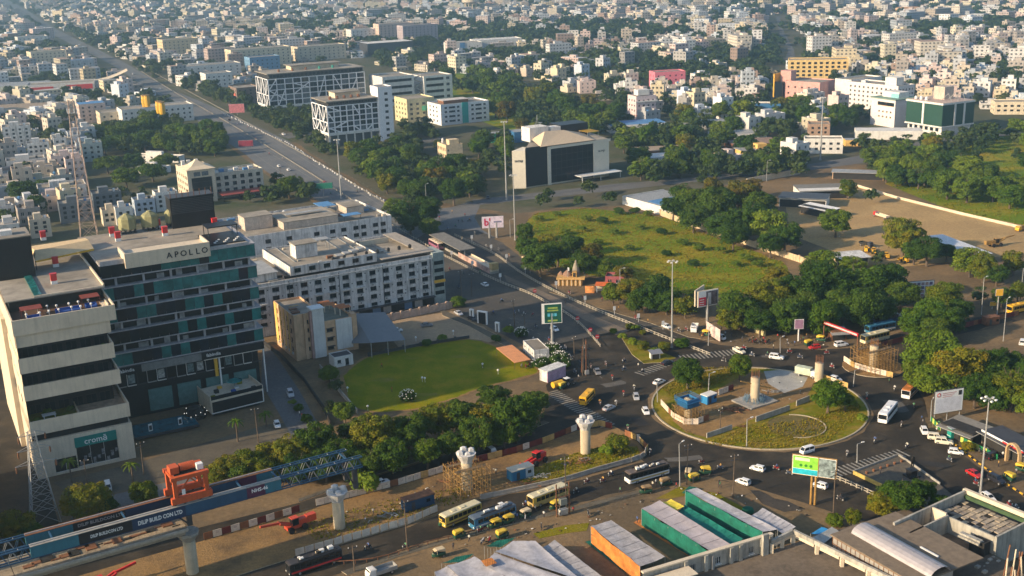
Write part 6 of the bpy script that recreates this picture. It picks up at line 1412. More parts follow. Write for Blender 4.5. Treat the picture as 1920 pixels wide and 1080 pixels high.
boxes(t,'inner_wall',M_HALL,[(-1,rl*.5,-4.4,-4.,3.3,7.6),(rl*.5,rl*.5+.4,-rd*.8,-.6,3.3,7.2)]);boxes(t,'partition',M_CREAM,[(rl*.48,rl*.5-.01,-4.,-.6,3.3,8.)])
boxes(t,'floor',ground_mat('ruin_floor',[(.16,.14,.1),(.12,.11,.08),(.22,.18,.13)],(.1,.4,1.5),bump=.5),[(-1,rl*.5,-rd,-4.5,3.,3.3)])
boxes(t,'slab_base',M_INT,[(rl*.5+.41,rl-.71,-rd*.8,-.6,5.8,6.)])
nx,ny=7,11;sx,sy=(rl*.5-1.2)/nx,(rd*.8-.8)/ny;me=[MB().box(.1,sx-.1,.1,sy-.1,0,.2).mesh('roof_panel',m)for m in(mat('slab_panel_a',(.33,.28,.22),var=.4),mat('slab_panel_b',(.26,.22,.18),var=.4),mat('slab_panel_c',(.4,.33,.24),var=.4))]
for i in range(nx):
 for j in range(ny):
  if rnd.random()<.12:continue
  p=obj('roof_panel',rnd.choice(me),t,(rl*.5+.45+i*sx,-rd*.8+j*sy,6.02));p.rotation_euler=(rnd.uniform(-.07,.07),rnd.uniform(-.07,.07),rnd.uniform(-.08,.08))
boxes(t,'front_wall',M_HALL,[(rl*.5,rl+.8,-rd*.8-.5,-rd*.8,0,7.4)])
part(t,'broken_vault',M_HALL,lambda mb:[mb.box(rl*.36+1.1*math.cos(a),rl*.36+1.1*math.cos(a)+.5,-rd*.75+i*.8,-rd*.75+i*.8+.75,4.4+2*math.sin(a)+.2,4.8+2*math.sin(a)+.2)for i in range(6)for a in(.3,.8,1.3,1.8,2.3)])
boxes(t,'tarpaulin',M_INT,[(rl*.38,rl*.47,-rd*.78,-rd*.6,3.31,6.4)])
for i in range(14):x,y,s=rnd.uniform(0,rl*.45),rnd.uniform(-rd,-5),rnd.uniform(.3,1.1);boxes(t,'rubble',M_CONC,[(x,x+s,y,y+s*.7,3.31,3.31+s*.6)])
for i in range(9):p=gp(1880+i*6,1060+(i%3)*12,6)-o_;q=Matrix.Rotation(-ra,3,'Z')@p;part(t,'scaffold_pole',M_CREAM if i%2 else M_RUST,lambda mb:mb.tube((q.x,q.y,0),(q.x+rnd.uniform(-2,2),q.y,8+rnd.random()*2),.14))

# ================================================================ SHOPS AND SMALL STRUCTURES
def shop(name,label,px,yaw,w,d,h,wm,rm,cat='shop',sign=None,slope=.0,fascia=None):
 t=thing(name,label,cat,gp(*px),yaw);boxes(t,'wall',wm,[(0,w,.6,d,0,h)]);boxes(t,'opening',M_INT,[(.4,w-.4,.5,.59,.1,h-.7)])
 part(t,'roof',rm,lambda mb:mb.poly([(-.5,-.9,h-slope),(w+.5,-.9,h-slope),(w+.5,d+.3,h+.25),(-.5,d+.3,h+.25)]));part(t,'roof_edge',M_STEEL,lambda mb:mb.box(-.5,w+.5,-.95,-.901,h-slope-.15,h-slope+.02))
 if fascia:boxes(t,'sign_board',fascia,[(0,w,.3,.49,h-.7,h+.5)])
 return t
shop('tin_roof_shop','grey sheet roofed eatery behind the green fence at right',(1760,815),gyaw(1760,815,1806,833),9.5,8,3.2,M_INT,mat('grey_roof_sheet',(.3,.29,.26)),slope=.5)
t=shop('sign_shop','long shop row with white and red sign fascia beside the arched gate',(1836,832),gyaw(1847,795,1920,833,4),15,7,3.4,M_CREAM,M_DARKST,fascia=M_WPAINT)
boxes(t,'red_sign',M_RED,[(7.5,14.8,.2,.29,2.9,3.8)])
t=thing('arched_gate','sand coloured arched gateway at the right edge','gate',gp(1898,872),gyaw(1884,862,1912,880))
part(t,'arch',mat('sandstone',(.5,.34,.18),stain=.2),lambda mb:[mb.bar((2.3*math.cos(a),0,3.2+2.3*math.sin(a)),(2.3*math.cos(a+.315),0,3.2+2.3*math.sin(a+.315)),.8,.45)for a in[i*.314 for i in range(10)]])
for x in(-2.3,2.3):boxes(t,'pillar',mat('sandstone',(.5,.34,.18)),[(x-.25,x+.25,-.4,.4,0,3.2)])
fc=[(paint('fence_green',(.02,.2,.08)),'green'),(paint('fence_lime',(.55,.6,.12)),'lime')]
P=W([(1745,790),(1760,806),(1790,824),(1812,834),(1850,852),(1872,864)]);n=0
t=thing('painted_fence','green and lime painted fence along the pavement at right','fence',P[0])
for p,d in along([q-P[0]for q in P],1.25,.6):
 boxes(t,'fence_panel',fc[n%2][0],[(-.58,.58,-.06,.06,.15,1.5)],loc=p,rz=yaw_of((0,0),d));n+=1
t=thing('kiosk','small turquoise kiosk at the green fence','kiosk',gp(1784,822),gyaw(1760,806,1790,824));boxes(t,'wall',paint('turquoise',(.02,.3,.25)),[(-.8,.8,-.8,.8,0,3)]);boxes(t,'roof',M_STEEL,[(-1,1,-1,1,3.01,3.15)]);boxes(t,'counter',M_WPAINT,[(-.7,.7,-.95,-.81,.9,1.0)])
shop('corner_shop','low cream shop with a painted fascia under the trees',(1436,632),gyaw(1436,632,1482,622),9,6,3.4,mat('shop_yellow',(.5,.45,.25)),M_GREYW,fascia=mat('fascia_mix',(.5,.48,.42),var=.6,scale=1.))
shop('flower_stall','stall with red and white awning under the hedge trees',(1240,582),gyaw(1240,582,1258,588),4,3,2.4,M_RED,M_WPAINT,'stall',slope=.6)
shop('fruit_stall','stall with an orange lit awning by the hedge',(1212,570),gyaw(1200,566,1220,573),3.4,3,2.3,M_RUST,mat('orange_sheet',(.72,.32,.14)),'stall',slope=.5)
shop('tea_stall','low stall with a tan awning nearest the slim lamp pole',(1196,563),gyaw(1196,563,1210,568),3.,2.5,2.2,M_RUST,M_CREAM,'stall',slope=.4)
t=thing('printed_banner_wall','long pale printed banner wall sloping beside the taxi stand','banner',gp(1324,626),gyaw(1324,604,1362,628,4));boxes(t,'banner',mat('rose_banner',(.62,.48,.44),var=.45,scale=.5),[(0,9.5,0,.15,.4,4.4)]);boxes(t,'post',M_STEEL,[(x,x+.12,.16,.3,0,4.4)for x in(.2,4.7,9.2)])
shop('bus_stand_kiosk','kiosk with grey sloping roof by the striped sign beam',(1560,640),.1,5,4,3.2,M_RUST,M_TIN,'kiosk',slope=.8)
shop('police_booth','small booth at the end of the bus lane island',(1222,676),.2,3,2.4,2.4,M_WHITE,paint('slate_roof',(.2,.2,.22)),'booth')
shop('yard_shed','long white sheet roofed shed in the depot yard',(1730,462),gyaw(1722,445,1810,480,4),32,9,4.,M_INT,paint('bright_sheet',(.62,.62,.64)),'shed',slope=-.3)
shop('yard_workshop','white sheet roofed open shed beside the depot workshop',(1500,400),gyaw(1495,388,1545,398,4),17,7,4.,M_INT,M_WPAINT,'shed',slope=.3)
shop('depot_workshop','dark pitched roof workshop of the depot yard',(1460,388),gyaw(1460,386,1500,388,4),22,14,4.4,M_WHITE,M_DARKST,'shed',slope=-.5)
shop('depot_roof','grey roofed depot shed behind the dark workshop',(1500,375),.0,24,14,4.5,M_WHITE,mat('grey_roof_sheet',(.3,.29,.26)),'shed',slope=.2)
shop('yard_office','low cream yard office with a grey slab roof',(1570,505),.15,13,9,4.2,mat('sunny_beige',(.66,.52,.33)),M_GREYW,'building')
shop('ruin_cottage','sunlit roofless cottage beside the depot yard',(1560,336),-.35,26,7,4,mat('sandy_render',(.6,.42,.28),stain=.3),M_TIN,'building')
wall_run('field_wall','sunlit stone wall between the green field and the depot trees',[(1238,404),(1330,436),(1420,466),(1500,492),(1540,510)],2.6,mat('pale_stone_wall',(.6,.47,.3),stain=.45,scale=.5),9.)
wall_run('yard_wall','low wall along the far edge of the depot yard',[(1590,345),(1680,372),(1800,402),(1930,432)],1.2,M_CREAM)
wall_run('road_wall','pale wall along the side road beyond the depot',[(1400,345),(1500,326)],3.,M_CREAM)
# statue
t=thing('statue_pedestal','black stepped pedestal in the walled plaza','pedestal',gp(1709,893,.5),.4)
boxes(t,'step',M_BLACK,[(-1.4,1.4,-1.4,1.4,0,.4)]);boxes(t,'plinth',M_BLACK,[(-.9,.9,-.9,.9,.401,1.6)]);boxes(t,'cap',M_BLACK,[(-1.05,1.05,-1.05,1.05,1.601,1.8)])
STATUE_AT=gp(1709,893,.5)+Vector((0,0,1.8))
t=thing('plaza_wall','low yellow edged wall round the statue plaza','wall',gp(1600,889));P=[q-gp(1600,889)for q in W(plaza)]
mb=MB();ribbon(mb,P[:4],.25,.0,1.0);mb.build('wall',M_CONC,t);mb=MB();ribbon(mb,[P[-1],P[0]],.3,.0,.95);mb.build('yellow_kerb',mat('plaza_wall',(.5,.36,.1)),t)
for i in range(6):
 p=lerp(gp(1625,888,.5),gp(1690,866,.5),i/5);o=MB().lathe([(.3,0),(.36,.5),(.3,.6)],8).build('planter_pot',M_RUST,None,p);tag(o,'dark planter pot by the plaza wall, %s from the yellow corner'%ordn(i),'planter','pots in the statue plaza')
 # far water tower
t=thing('water_tower','round concrete water tower on columns at the far top edge','water tower',gp(883,28))
part(t,'tank',M_CREAM,lambda mb:mb.lathe([(3,19),(15,23),(16,24),(16,30),(14,32),(3,33.5)],20))
for i in range(10):a=i*.628;part(t,'column',M_CREAM,lambda mb:mb.box(11*math.cos(a)-.8,11*math.cos(a)+.8,11*math.sin(a)-.8,11*math.sin(a)+.8,0,22.3))
t=thing('orange_tank','broad orange round tank in the far town at right','tank',gp(1706,30));part(t,'shell',mat('orange_render',(.65,.36,.16)),lambda mb:mb.lathe([(22,0),(22,12),(20,13),(3,14)],20));part(t,'rim',M_CREAM,lambda mb:mb.lathe([(22.4,11.2),(22.4,12.2),(21,12.4)],20))
# ================================================================ TREES AND GREENERY
nr=np.random.default_rng(5)
LEAFM={'neem':leaf_mat('leaves_dark',[(0.025,0.060,0.006),(0.042,0.088,0.007),(0.065,0.114,0.011),(0.097,0.133,0.013)]),'gold':leaf_mat('leaves_golden',[(0.054,0.093,0.006),(0.109,0.140,0.009),(0.185,0.171,0.012),(0.262,0.187,0.012)]),'light':leaf_mat('leaves_light',[(0.077,0.132,0.011),(0.109,0.171,0.012),(0.148,0.201,0.016),(0.201,0.233,0.018)]),'autumn':leaf_mat('leaves_reddish',[(0.070,0.078,0.009),(0.126,0.085,0.012),(0.111,0.124,0.012),(0.166,0.093,0.012)]),'mango':leaf_mat('leaves_mango',[(0.041,0.093,0.006),(0.062,0.124,0.007),(0.098,0.147,0.011),(0.118,0.155,0.011)])}
LEAFM['rain']=LEAFM['neem'];LEAFM['bush']=LEAFM['light'];LEAFM['palm']=LEAFM['mango'];LEAFM['flower']=LEAFM['neem']
def crown_arrays(rng,nl,per,leaf,flat=.8,low=-.75,spread=.62,lobe=(.26,.42)):
 """leaf faces over many lobes of uneven size; radius about 1, centre at the origin"""
 V=[];T=[]
 for i in range(nl):
  a=rng.uniform(0,2*np.pi);zc=rng.uniform(low,.75);rr=np.sqrt(max(0,1-(zc*.95)**2))*np.sqrt(rng.uniform(.08,1))*spread
  c=np.array([rr*np.cos(a),rr*np.sin(a),zc*flat*.8]);R=rng.uniform(*lobe)
  d=rng.normal(size=(per,3));d/=np.linalg.norm(d,axis=1)[:,None];d[:,2]=np.where(d[:,2]<-.4,-d[:,2],d[:,2])
  rad=R*(.72+.38*rng.random(per));P=c+d*rad[:,None]*np.array([1.1,1.1,.8])
  n=d+rng.normal(scale=.45,size=(per,3));n/=np.linalg.norm(n,axis=1)[:,None]
  u=np.cross(n,rng.normal(size=(per,3)));u/=np.linalg.norm(u,axis=1)[:,None];w=np.cross(n,u)
  s=leaf*rng.uniform(.6,1.35,per)[:,None]
  q=np.stack([P-u*s,P-w*s*.6,P+u*s,P+w*s*.6],1);V.append(q.reshape(-1,3))
  T.append(np.clip(rng.uniform(0,1)+rng.normal(scale=.13,size=per),0,1))
 V=np.concatenate(V);T=np.concatenate(T);return V,np.arange(len(V)).reshape(-1,4),T
def crown_mesh(kind,seed,**k):
 V,Q,T=crown_arrays(np.random.default_rng(seed),**k);return np_mesh('crown',V,Q,[LEAFM[kind]],tint=T)
CROWNS={'neem':[crown_mesh('neem',s,nl=62,per=110,leaf=.066,lobe=(.15,.34),spread=.7)for s in(1,2,3,4)],'gold':[crown_mesh('gold',s,nl=60,per=105,leaf=.064,lobe=(.14,.32),spread=.72)for s in(11,12,13)],'light':[crown_mesh('light',s,nl=44,per=90,leaf=.068,lobe=(.13,.3),spread=.78)for s in(21,22,23)],'mango':[crown_mesh('mango',s,nl=56,per=125,leaf=.068,spread=.62,lobe=(.16,.34))for s in(31,32,33)],'rain':[crown_mesh('rain',s,nl=40,per=140,leaf=.07,flat=.38,spread=.8,lobe=(.2,.32))for s in(41,42)],'autumn':[crown_mesh('autumn',s,nl=46,per=100,leaf=.066,lobe=(.14,.32),spread=.72)for s in(51,52)],'bush':[crown_mesh('bush',s,nl=12,per=110,leaf=.14,flat=.7,low=-.1)for s in(61,62,63)]}
CROWNS_HI={'neem':[crown_mesh('neem',s,nl=95,per=170,leaf=.044,lobe=(.12,.32),spread=.74)for s in(71,72,73)],'gold':[crown_mesh('gold',s,nl=90,per=160,leaf=.043,lobe=(.12,.3),spread=.76)for s in(74,75)],'light':[crown_mesh('light',s,nl=80,per=140,leaf=.045,lobe=(.11,.28),spread=.8)for s in(76,77)],'mango':[crown_mesh('mango',s,nl=85,per=180,leaf=.045,lobe=(.13,.3),spread=.68)for s in(78,79)]}
FLOW=mat('white_blossom',(.7,.7,.66))
def trunk_mesh(seed):
 r=random.Random(seed);mb=MB();p=Vector((0,0,0));R=.1
 for i in range(3):
  q=p+Vector((r.uniform(-.05,.05),r.uniform(-.05,.05),.3));mb.tube(p-Vector((0,0,.02)),q,R,R*.8,n=7);p=q;R*=.8
 for i in range(6):
  a=i*1.05+r.random();e=p+Vector((math.cos(a)*r.uniform(.3,.6),math.sin(a)*r.uniform(.3,.6),r.uniform(.25,.8)));s=p-Vector((0,0,r.uniform(.05,.3)))
  m_=lerp(s,e,.5)+Vector((0,0,.06));mb.tube(s,m_,R*.6,R*.4,n=5);mb.tube(m_,e,R*.4,R*.15,n=5)
  e2=m_+Vector((r.uniform(-.3,.3),r.uniform(-.3,.3),.35));mb.tube(m_,e2,R*.3,R*.1,n=4)
 return mb.mesh('trunk',M_BARK)
TRUNKS=[trunk_mesh(s)for s in range(5)]
TREES=[]
def tr(zone,L):
 """crown centres in the photo, crown radius in photo pixels, kind"""
 for x,y,r,k in L:TREES.append((zone,x,y,r,k))
tr('in the thick row beside the lawn',[(700,815,52,'gold'),(593,828,44,'neem'),(640,852,38,'neem'),(820,785,42,'gold'),(765,812,42,'neem'),(868,780,40,'neem'),(965,778,56,'neem'),(895,815,42,'neem'),(800,845,34,'mango'),(735,852,36,'neem'),(925,742,32,'neem'),(850,832,32,'neem'),(690,864,32,'neem'),(905,782,38,'gold'),(1000,752,32,'neem'),(945,812,34,'neem'),(665,808,34,'neem')])
tr('in the hedge behind the launching girder',[(545,848,38,'gold'),(510,852,36,'gold'),(470,866,36,'gold'),(430,876,34,'gold'),(400,890,28,'gold'),(560,875,34,'neem'),(610,868,36,'neem'),(500,880,30,'gold'),(450,890,26,'neem'),(660,880,26,'neem')])
tr('near the power pylon',[(165,935,44,'gold'),(135,950,26,'gold'),(195,945,26,'neem'),(270,922,30,'gold'),(30,985,40,'gold'),(60,1000,26,'neem')])
tr('beside the guest house annexe',[(616,700,20,'mango'),(628,722,16,'mango'),(645,770,22,'mango'),(620,765,18,'neem')])
tr('on the roundabout island',[(1290,697,34,'neem'),(1388,685,28,'mango'),(1553,738,38,'mango'),(1585,750,20,'mango')])
tr('in the stand right of the roundabout',[(1745,665,54,'light'),(1795,690,52,'gold'),(1720,700,36,'mango'),(1760,715,40,'light'),(1850,690,44,'neem'),(1830,730,36,'neem'),(1900,725,44,'gold'),(1885,680,36,'neem'),(1940,700,40,'neem'),(1870,740,30,'neem'),(1930,760,30,'light')])
tr('beside the statue plaza',[(1690,930,42,'neem'),(1730,918,30,'neem'),(1655,945,30,'gold'),(1600,968,20,'gold'),(1765,945,24,'neem')])
tr('on the road side of the field',[(1012,482,36,'neem'),(1045,470,30,'neem'),(1095,492,30,'neem'),(1110,472,26,'autumn'),(990,462,26,'neem'),(1075,455,24,'neem'),(1150,548,24,'mango'),(1182,543,34,'gold'),(1215,555,32,'neem'),(1250,562,28,'neem'),(1285,572,24,'gold'),(1170,515,22,'autumn'),(1140,505,22,'neem'),(1235,535,26,'neem'),(1190,565,22,'neem'),(1305,560,20,'light'),(1025,455,22,'gold'),(985,435,20,'neem')])
tr('in the clump between field and roundabout',[(1390,575,42,'neem'),(1438,553,48,'gold'),(1500,545,48,'neem'),(1560,535,48,'neem'),(1612,530,48,'neem'),(1662,528,42,'neem'),(1690,550,34,'neem'),(1545,595,36,'mango'),(1475,590,38,'neem'),(1425,600,32,'neem'),(1620,575,44,'neem'),(1582,572,40,'neem'),(1368,598,26,'gold'),(1530,508,32,'neem'),(1600,500,28,'light'),(1650,575,34,'neem'),(1510,575,36,'neem'),(1455,520,30,'gold')])
tr('around the purple hoarding',[(1715,602,32,'mango'),(1745,590,36,'mango'),(1770,555,38,'gold'),(1778,600,38,'neem'),(1755,620,30,'neem'),(1800,580,30,'neem'),(1845,500,30,'gold'),(1820,488,32,'light'),(1870,512,24,'neem'),(1900,490,26,'gold'),(1880,555,24,'neem'),(1910,545,22,'gold'),(1840,550,18,'neem')])
tr('in the grove between field and depot',[(1262,385,28,'neem'),(1300,375,36,'neem'),(1345,382,40,'neem'),(1392,368,38,'autumn'),(1400,412,40,'neem'),(1442,422,40,'light'),(1472,440,34,'neem'),(1355,420,34,'neem'),(1300,408,28,'neem'),(1425,388,36,'neem'),(1335,352,24,'autumn'),(1375,440,30,'neem'),(1445,455,28,'neem'),(1278,360,22,'neem'),(1410,350,22,'autumn')])
tr('in the depot yard',[(1568,415,30,'light'),(1695,440,42,'gold'),(1740,466,34,'neem'),(1715,470,26,'neem'),(1590,352,20,'gold'),(1545,488,28,'light'),(1645,482,16,'gold'),(1635,365,16,'light'),(1775,470,20,'neem')])
tr('at the avenue crossing behind the hotel',[(768,405,34,'neem'),(800,392,30,'neem'),(742,388,24,'light'),(805,425,22,'neem'),(725,400,18,'gold'),(850,355,30,'neem'),(880,345,24,'neem'),(540,348,24,'neem'),(570,362,18,'light'),(520,335,16,'neem')])
tr('among houses behind the glass office',[(45,360,28,'neem'),(70,385,24,'neem'),(85,350,20,'neem'),(200,305,26,'rain'),(235,330,24,'mango'),(285,320,26,'rain'),(225,360,16,'neem'),(310,300,22,'rain'),(195,270,24,'rain'),(70,335,16,'gold'),(345,275,18,'neem'),(120,300,20,'neem'),(250,300,20,'neem')])
def scatter_px(poly,spacing,seed):
 r=random.Random(seed);P=W(poly);xs=[p.x for p in P];ys=[p.y for p in P];out=[];tries=0
 A=abs(sum(P[i].x*P[(i+1)%len(P)].y-P[(i+1)%len(P)].x*P[i].y for i in range(len(P))))/2
 while tries<A/spacing**2*12:
  tries+=1;q=Vector((r.uniform(min(xs),max(xs)),r.uniform(min(ys),max(ys)),0))
  if inside(q,P)and all((q-o).length>spacing for o in out):out.append(q)
 return out
ZTREES=[]
def zone(phrase,poly,spacing,size,kinds,seed):
 r=random.Random(seed)
 for q in scatter_px(poly,spacing,seed):ZTREES.append((phrase,q,r.uniform(*size),r.choice(kinds)))
KM=['neem','neem','neem','neem','mango','mango','light','gold','autumn']
zone('in the belt beyond the depot yard',[(1625,318),(1690,296),(1790,330),(1930,372),(1930,402),(1780,376),(1660,345)],9.5,(5,8),['neem','neem','mango','light'],1)
zone('on the right edge meadow',[(1800,285),(1930,280),(1930,340),(1850,330)],24,(4,6),['light','light','neem'],2)
zone('in the belt below the braced offices',[(660,300),(740,285),(800,330),(900,330),(880,365),(790,385),(720,362)],9.5,(4.5,7.5),KM,3)
zone('left of the SAYAJI building',[(880,270),(950,262),(955,330),(905,340)],11,(4.5,7),KM,4)
zone('in the wood behind the teal striped block',[(800,165),(930,150),(1010,185),(1170,235),(1110,265),(960,255),(925,225),(925,190)],16,(6,10),KM,5)
zone('in the old grove left of the far avenue',[(185,255),(300,235),(420,262),(415,300),(330,290),(210,285)],10,(5.5,8.5),['neem','neem','rain','mango'],6)
zone('along the far avenue pavement',[(322,160),(345,165),(450,205),(470,200),(340,150)],11,(5,8),['neem','neem','light'],7)
zone('in front of the long braced office',[(520,220),(580,212),(580,228),(530,236)],9,(4.5,6.5),['neem','neem','light'],8)
zone('among low houses beyond the side road',[(1190,310),(1260,270),(1420,285),(1500,300),(1440,325),(1320,333),(1200,345)],17,(4.5,7.5),KM,9)
zone('beyond the SAYAJI building',[(1150,270),(1300,240),(1420,245),(1500,260),(1420,280),(1260,265),(1170,290)],19,(5,8),KM,10)
zone('around the salmon block',[(1380,225),(1480,205),(1600,215),(1630,240),(1500,255),(1400,245)],15,(5.5,8.5),['neem','neem','light','gold'],11)
zone('in front of the green glass cube',[(1620,285),(1700,268),(1830,262),(1930,255),(1930,272),(1800,285),(1680,300)],14,(4,6.5),['neem','light','gold'],12)
zone('on the far verge of the green field',[(985,400),(1010,375),(1160,362),(1160,385),(1060,398)],15,(3.,5.),['neem','light','bush'],13)
zone('beside the pink tower house',[(1240,235),(1300,215),(1380,215),(1370,240),(1290,250)],17,(5,8),KM,14)
zone('on the avenue below the braced office',[(570,268),(600,262),(605,285),(585,285)],9,(4,6),['neem'],15)
KW={'neem':'broad dark tree','gold':'yellowish tree','light':'pale airy tree','mango':'dense round tree','rain':'flat-topped tree','autumn':'reddish tree','bush':'bushy tree'}
ALLT=[]
for z,x,y,rpx,k in TREES:
 p=gp(x,y,5.);R=rpx/pscale(p)*.98
 hc=R*(.92 if k!='rain' else .7)+.8
 p=gp(x,y,hc);ALLT.append((z,Vector((p.x,p.y,0)),R,hc,k))
for z,q,R,k in ZTREES:ALLT.append((z,q,R,R*(.9 if k!='rain' else .7)+.8,k))
ALLT.sort(key=lambda a:-a[2]*pscale(a[1]));FARTREES=[(q,R,hc)for z,q,R,hc,k in ALLT[300:]];ALLT=ALLT[:300]
ALLT.sort(key=lambda a:project(a[1])[0]);cnt={}
for z,q,R,hc,k in ALLT:
 n=cnt.get(z,0);cnt[z]=n+1
 t=thing('tree' if k!='bush' else 'shrub_tree','%s %s, %s from left'%(KW[k],z,ordn(n)),'tree',q,rnd.uniform(0,6.28),'trees '+z)
 tk=obj('trunk',rnd.choice(TRUNKS),t);tk.scale=(R*.8,R*.8,hc*1.05)
 c=obj('crown',rnd.choice(CROWNS_HI[k]if k in CROWNS_HI and R*pscale(q)>26 else CROWNS[k]),t,(0,0,hc));c.scale=(R*rnd.uniform(.95,1.28),R*rnd.uniform(.95,1.28),R*rnd.uniform(.9,1.25));c.rotation_euler=(rnd.uniform(-.18,.18),rnd.uniform(-.18,.18),rnd.uniform(0,6.28))
 # palms beside the tower
def palm_mesh():
 V=[];T=[];r=np.random.default_rng(3)
 for i in range(18):
  a=i*.35*2;el=r.uniform(.1,.9)
  for j in range(10):
   s=j/10;x=s*1.;z=math.sin(el)*s-.9*s*s;w=.13*(1-s)+.03;c,d=math.cos(a),math.sin(a)
   p0=np.array([x*c,x*d,z]);x2=s+.1;p1=np.array([x2*c,x2*d,math.sin(el)*x2-.9*x2*x2]);n=np.array([-d,c,-.4])*w;n2=np.array([d,-c,-.4])*w
   V+=[p0,p1,p1+n,p0+n,p0,p1,p1+n2,p0+n2];T+=[r.random(),r.random()]
 V=np.array(V);return np_mesh('crown',V,np.arange(len(V)).reshape(-1,4),[LEAFM['mango']],tint=np.array(T))
PALM=palm_mesh();PTR=MB().lathe([(.16,0),(.12,.5),(.1,1)],8).mesh('trunk',M_BARK)
for i,(x,y,h)in enumerate(((135,905,6),(446,828,6),(250,905,5),(686,262,9),(500,800,4))):
 t=thing('palm_tree',('small palm in front of the croma shop front','palm on the forecourt in front of the pavilion','small palm at the tower base corner','tall palm in front of the braced office stair tower','low palm at the pavilion corner')[i],'palm',gp(x,y),i,'palms')
 k=obj('trunk',PTR,t);k.scale=(1.5,1.5,h);c=obj('crown',PALM,t,(0,0,h));c.scale=(2.4,)*3
 # flowering shrubs, field shrubs, hedges
def shrub(label,px,R,kind='bush',flowers=False,grp=None,z=0.,flat=.8):
 t=thing('shrub',label,'shrub',gp(*px,z),rnd.uniform(0,6),grp);c=obj('foliage',rnd.choice(CROWNS[kind]),t,(0,0,R*.55));c.scale=(R,R,R*flat)
 if flowers:
  mb=MB()
  for i in range(60):
   a,b=rnd.random()*6.28,rnd.uniform(.1,1.5);p=Vector((math.cos(a)*math.cos(b),math.sin(a)*math.cos(b),math.sin(b)*flat))*R*1.0+Vector((0,0,R*.55));mb.lathe([(.05,-.1),(.16,0),(.05,.12)],5,c=p)
  stuff(mb.build('blossom',FLOW,t))
for px,R,l in(((765,752),2.6,'white flowering shrub at the near edge of the lawn'),((1035,668),3.4,'tall white flowering shrub at the street corner kiosk'),((1050,690),4.,'broad white flowering shrub behind the pink kiosk'),((1015,690),3.2,'white flowering shrub beside the store shed'),((978,632),2.6,'round clipped shrub on the parking court wall')):shrub(l,px,R,'neem',True)
for i,(x,y,R)in enumerate(((1010,415,3),(1045,405,2.6),(1100,415,3.2),(1130,420,3.6),(1160,402,3.4),(1190,400,3.2),(1215,405,3),(1150,440,3.2),(1090,435,2.8),(1060,440,3),(1200,430,2.6),(1240,440,3),(1280,460,3),(1310,470,3.2),(1350,475,2.8),(1400,490,3.4),(1250,480,2.6),(1300,500,3),(1420,500,3),(1120,460,3),(1180,470,2.6),(1380,500,2.6))):
 shrub('green shrub in the overgrown field, %s from the left'%ordn(sum(1 for q in(1010,1045,1100,1130,1160,1190,1215,1150,1090,1060,1200,1240,1280,1310,1350,1400,1250,1300,1420,1120,1180,1380)if q<x)),(x,y),R,rnd.choice(('bush','neem','light')),grp='shrubs in the overgrown field',flat=.55)
for i,(x,y,R,l)in enumerate(((1150,625,1.6,'long low hedge piece at the left of the traffic island'),(1168,637,1.9,'dark hedge clump in the traffic island, second along'),(1186,648,2.2,'dark hedge clump in the middle of the traffic island'),(1205,655,2.4,'rounded hedge clump on the traffic island'),(1230,668,2.4,'shrub beside the booth on the traffic island'),(1278,652,3.,'dark shrub at the foot of the end mast'),(1245,656,2.4,'low shrub left of the end mast'),(1180,616,1.6,'small shrub on the bus lane verge'),(1192,620,1.8,'yellowish shrub on the bus lane verge'),(1205,627,1.5,'second yellowish shrub on the bus lane verge'),(1155,848,4.,'green bush at the tip of the works strip'),(1140,855,2.6,'low bush beside the tip pier'),(690,925,4.4,'green bush beside the truss tip pier'),(1600,770,2.,'low shrub at the right edge of the island'),(1615,790,1.8,'kerbside shrub at the right edge of the island'),(860,575,3.6,'dark shrub at the hotel corner'),(955,628,2.6,'dark shrub by the parking gates'),(575,790,2.,'red flowering bed shrub beside the ramp'),(560,770,1.8,'flower bed shrub at the ramp top'),(548,760,1.5,'small clipped shrub by the ramp'),(930,640,2.,'rounded shrub at the lawn corner gate'),(830,640,2.,'rounded shrub on the lawn far edge'),(800,648,2.,'clipped shrub left on the lawn far edge'),(1815,845,2.2,'small tree shrub in front of the sign shops'),(1565,985,2.4,'green shrub beside the old hall'))):
 shrub(l,(x,y),R,rnd.choice(('bush','mango','gold')),grp='roadside shrubs',z=.1)
 # grass tufts in field, island and strip: nobody could count them
def tufts(name,label,polys,n,size,mt,z=0.):
 r=random.Random(name);V=[];T=[]
 for poly in polys:
  P=W(poly);xs=[p.x for p in P];ys=[p.y for p in P];k=0
  while k<n//len(polys):
   q=(r.uniform(min(xs),max(xs)),r.uniform(min(ys),max(ys)))
   if not inside(q,P):continue
   k+=1;s=r.uniform(*size);tt=r.random()
   for b in range(4):
    a=r.uniform(0,6.28);dx,dy=math.cos(a)*s,math.sin(a)*s;h=s*r.uniform(.5,1.1);w=s*.35
    V+=[(q[0]-dy*.3,q[1]+dx*.3,z),(q[0]+dy*.3,q[1]-dx*.3,z),(q[0]+dx*.6+dy*w,q[1]+dy*.6-dx*w,z+h),(q[0]+dx*.6-dy*w,q[1]+dy*.6+dx*w,z+h)];T.append(min(1,max(0,tt+r.uniform(-.2,.2))))
 V=np.array(V);o=obj(name,np_mesh(name,V,np.arange(len(V)).reshape(-1,4),[mt],tint=np.array(T)));tag(o,label,'grass',None,'stuff')
FG=leaf_mat('grass_blades',[(.12,.16,.008),(.18,.2,.01),(.26,.23,.015),(.36,.24,.03)],.3)
tufts('field_grass','rough green and yellow grass covering the field',[field_px],9000,(.25,.55),FG)
tufts('island_tufts','grass tufts on the roundabout island',[[(1240,790),(1300,815),(1330,835),(1440,845),(1560,828),(1610,780),(1600,760),(1500,790),(1400,800),(1330,830)],[(1240,730),(1300,690),(1400,690),(1350,720),(1260,745)]],3500,(.2,.45),FG,.14)
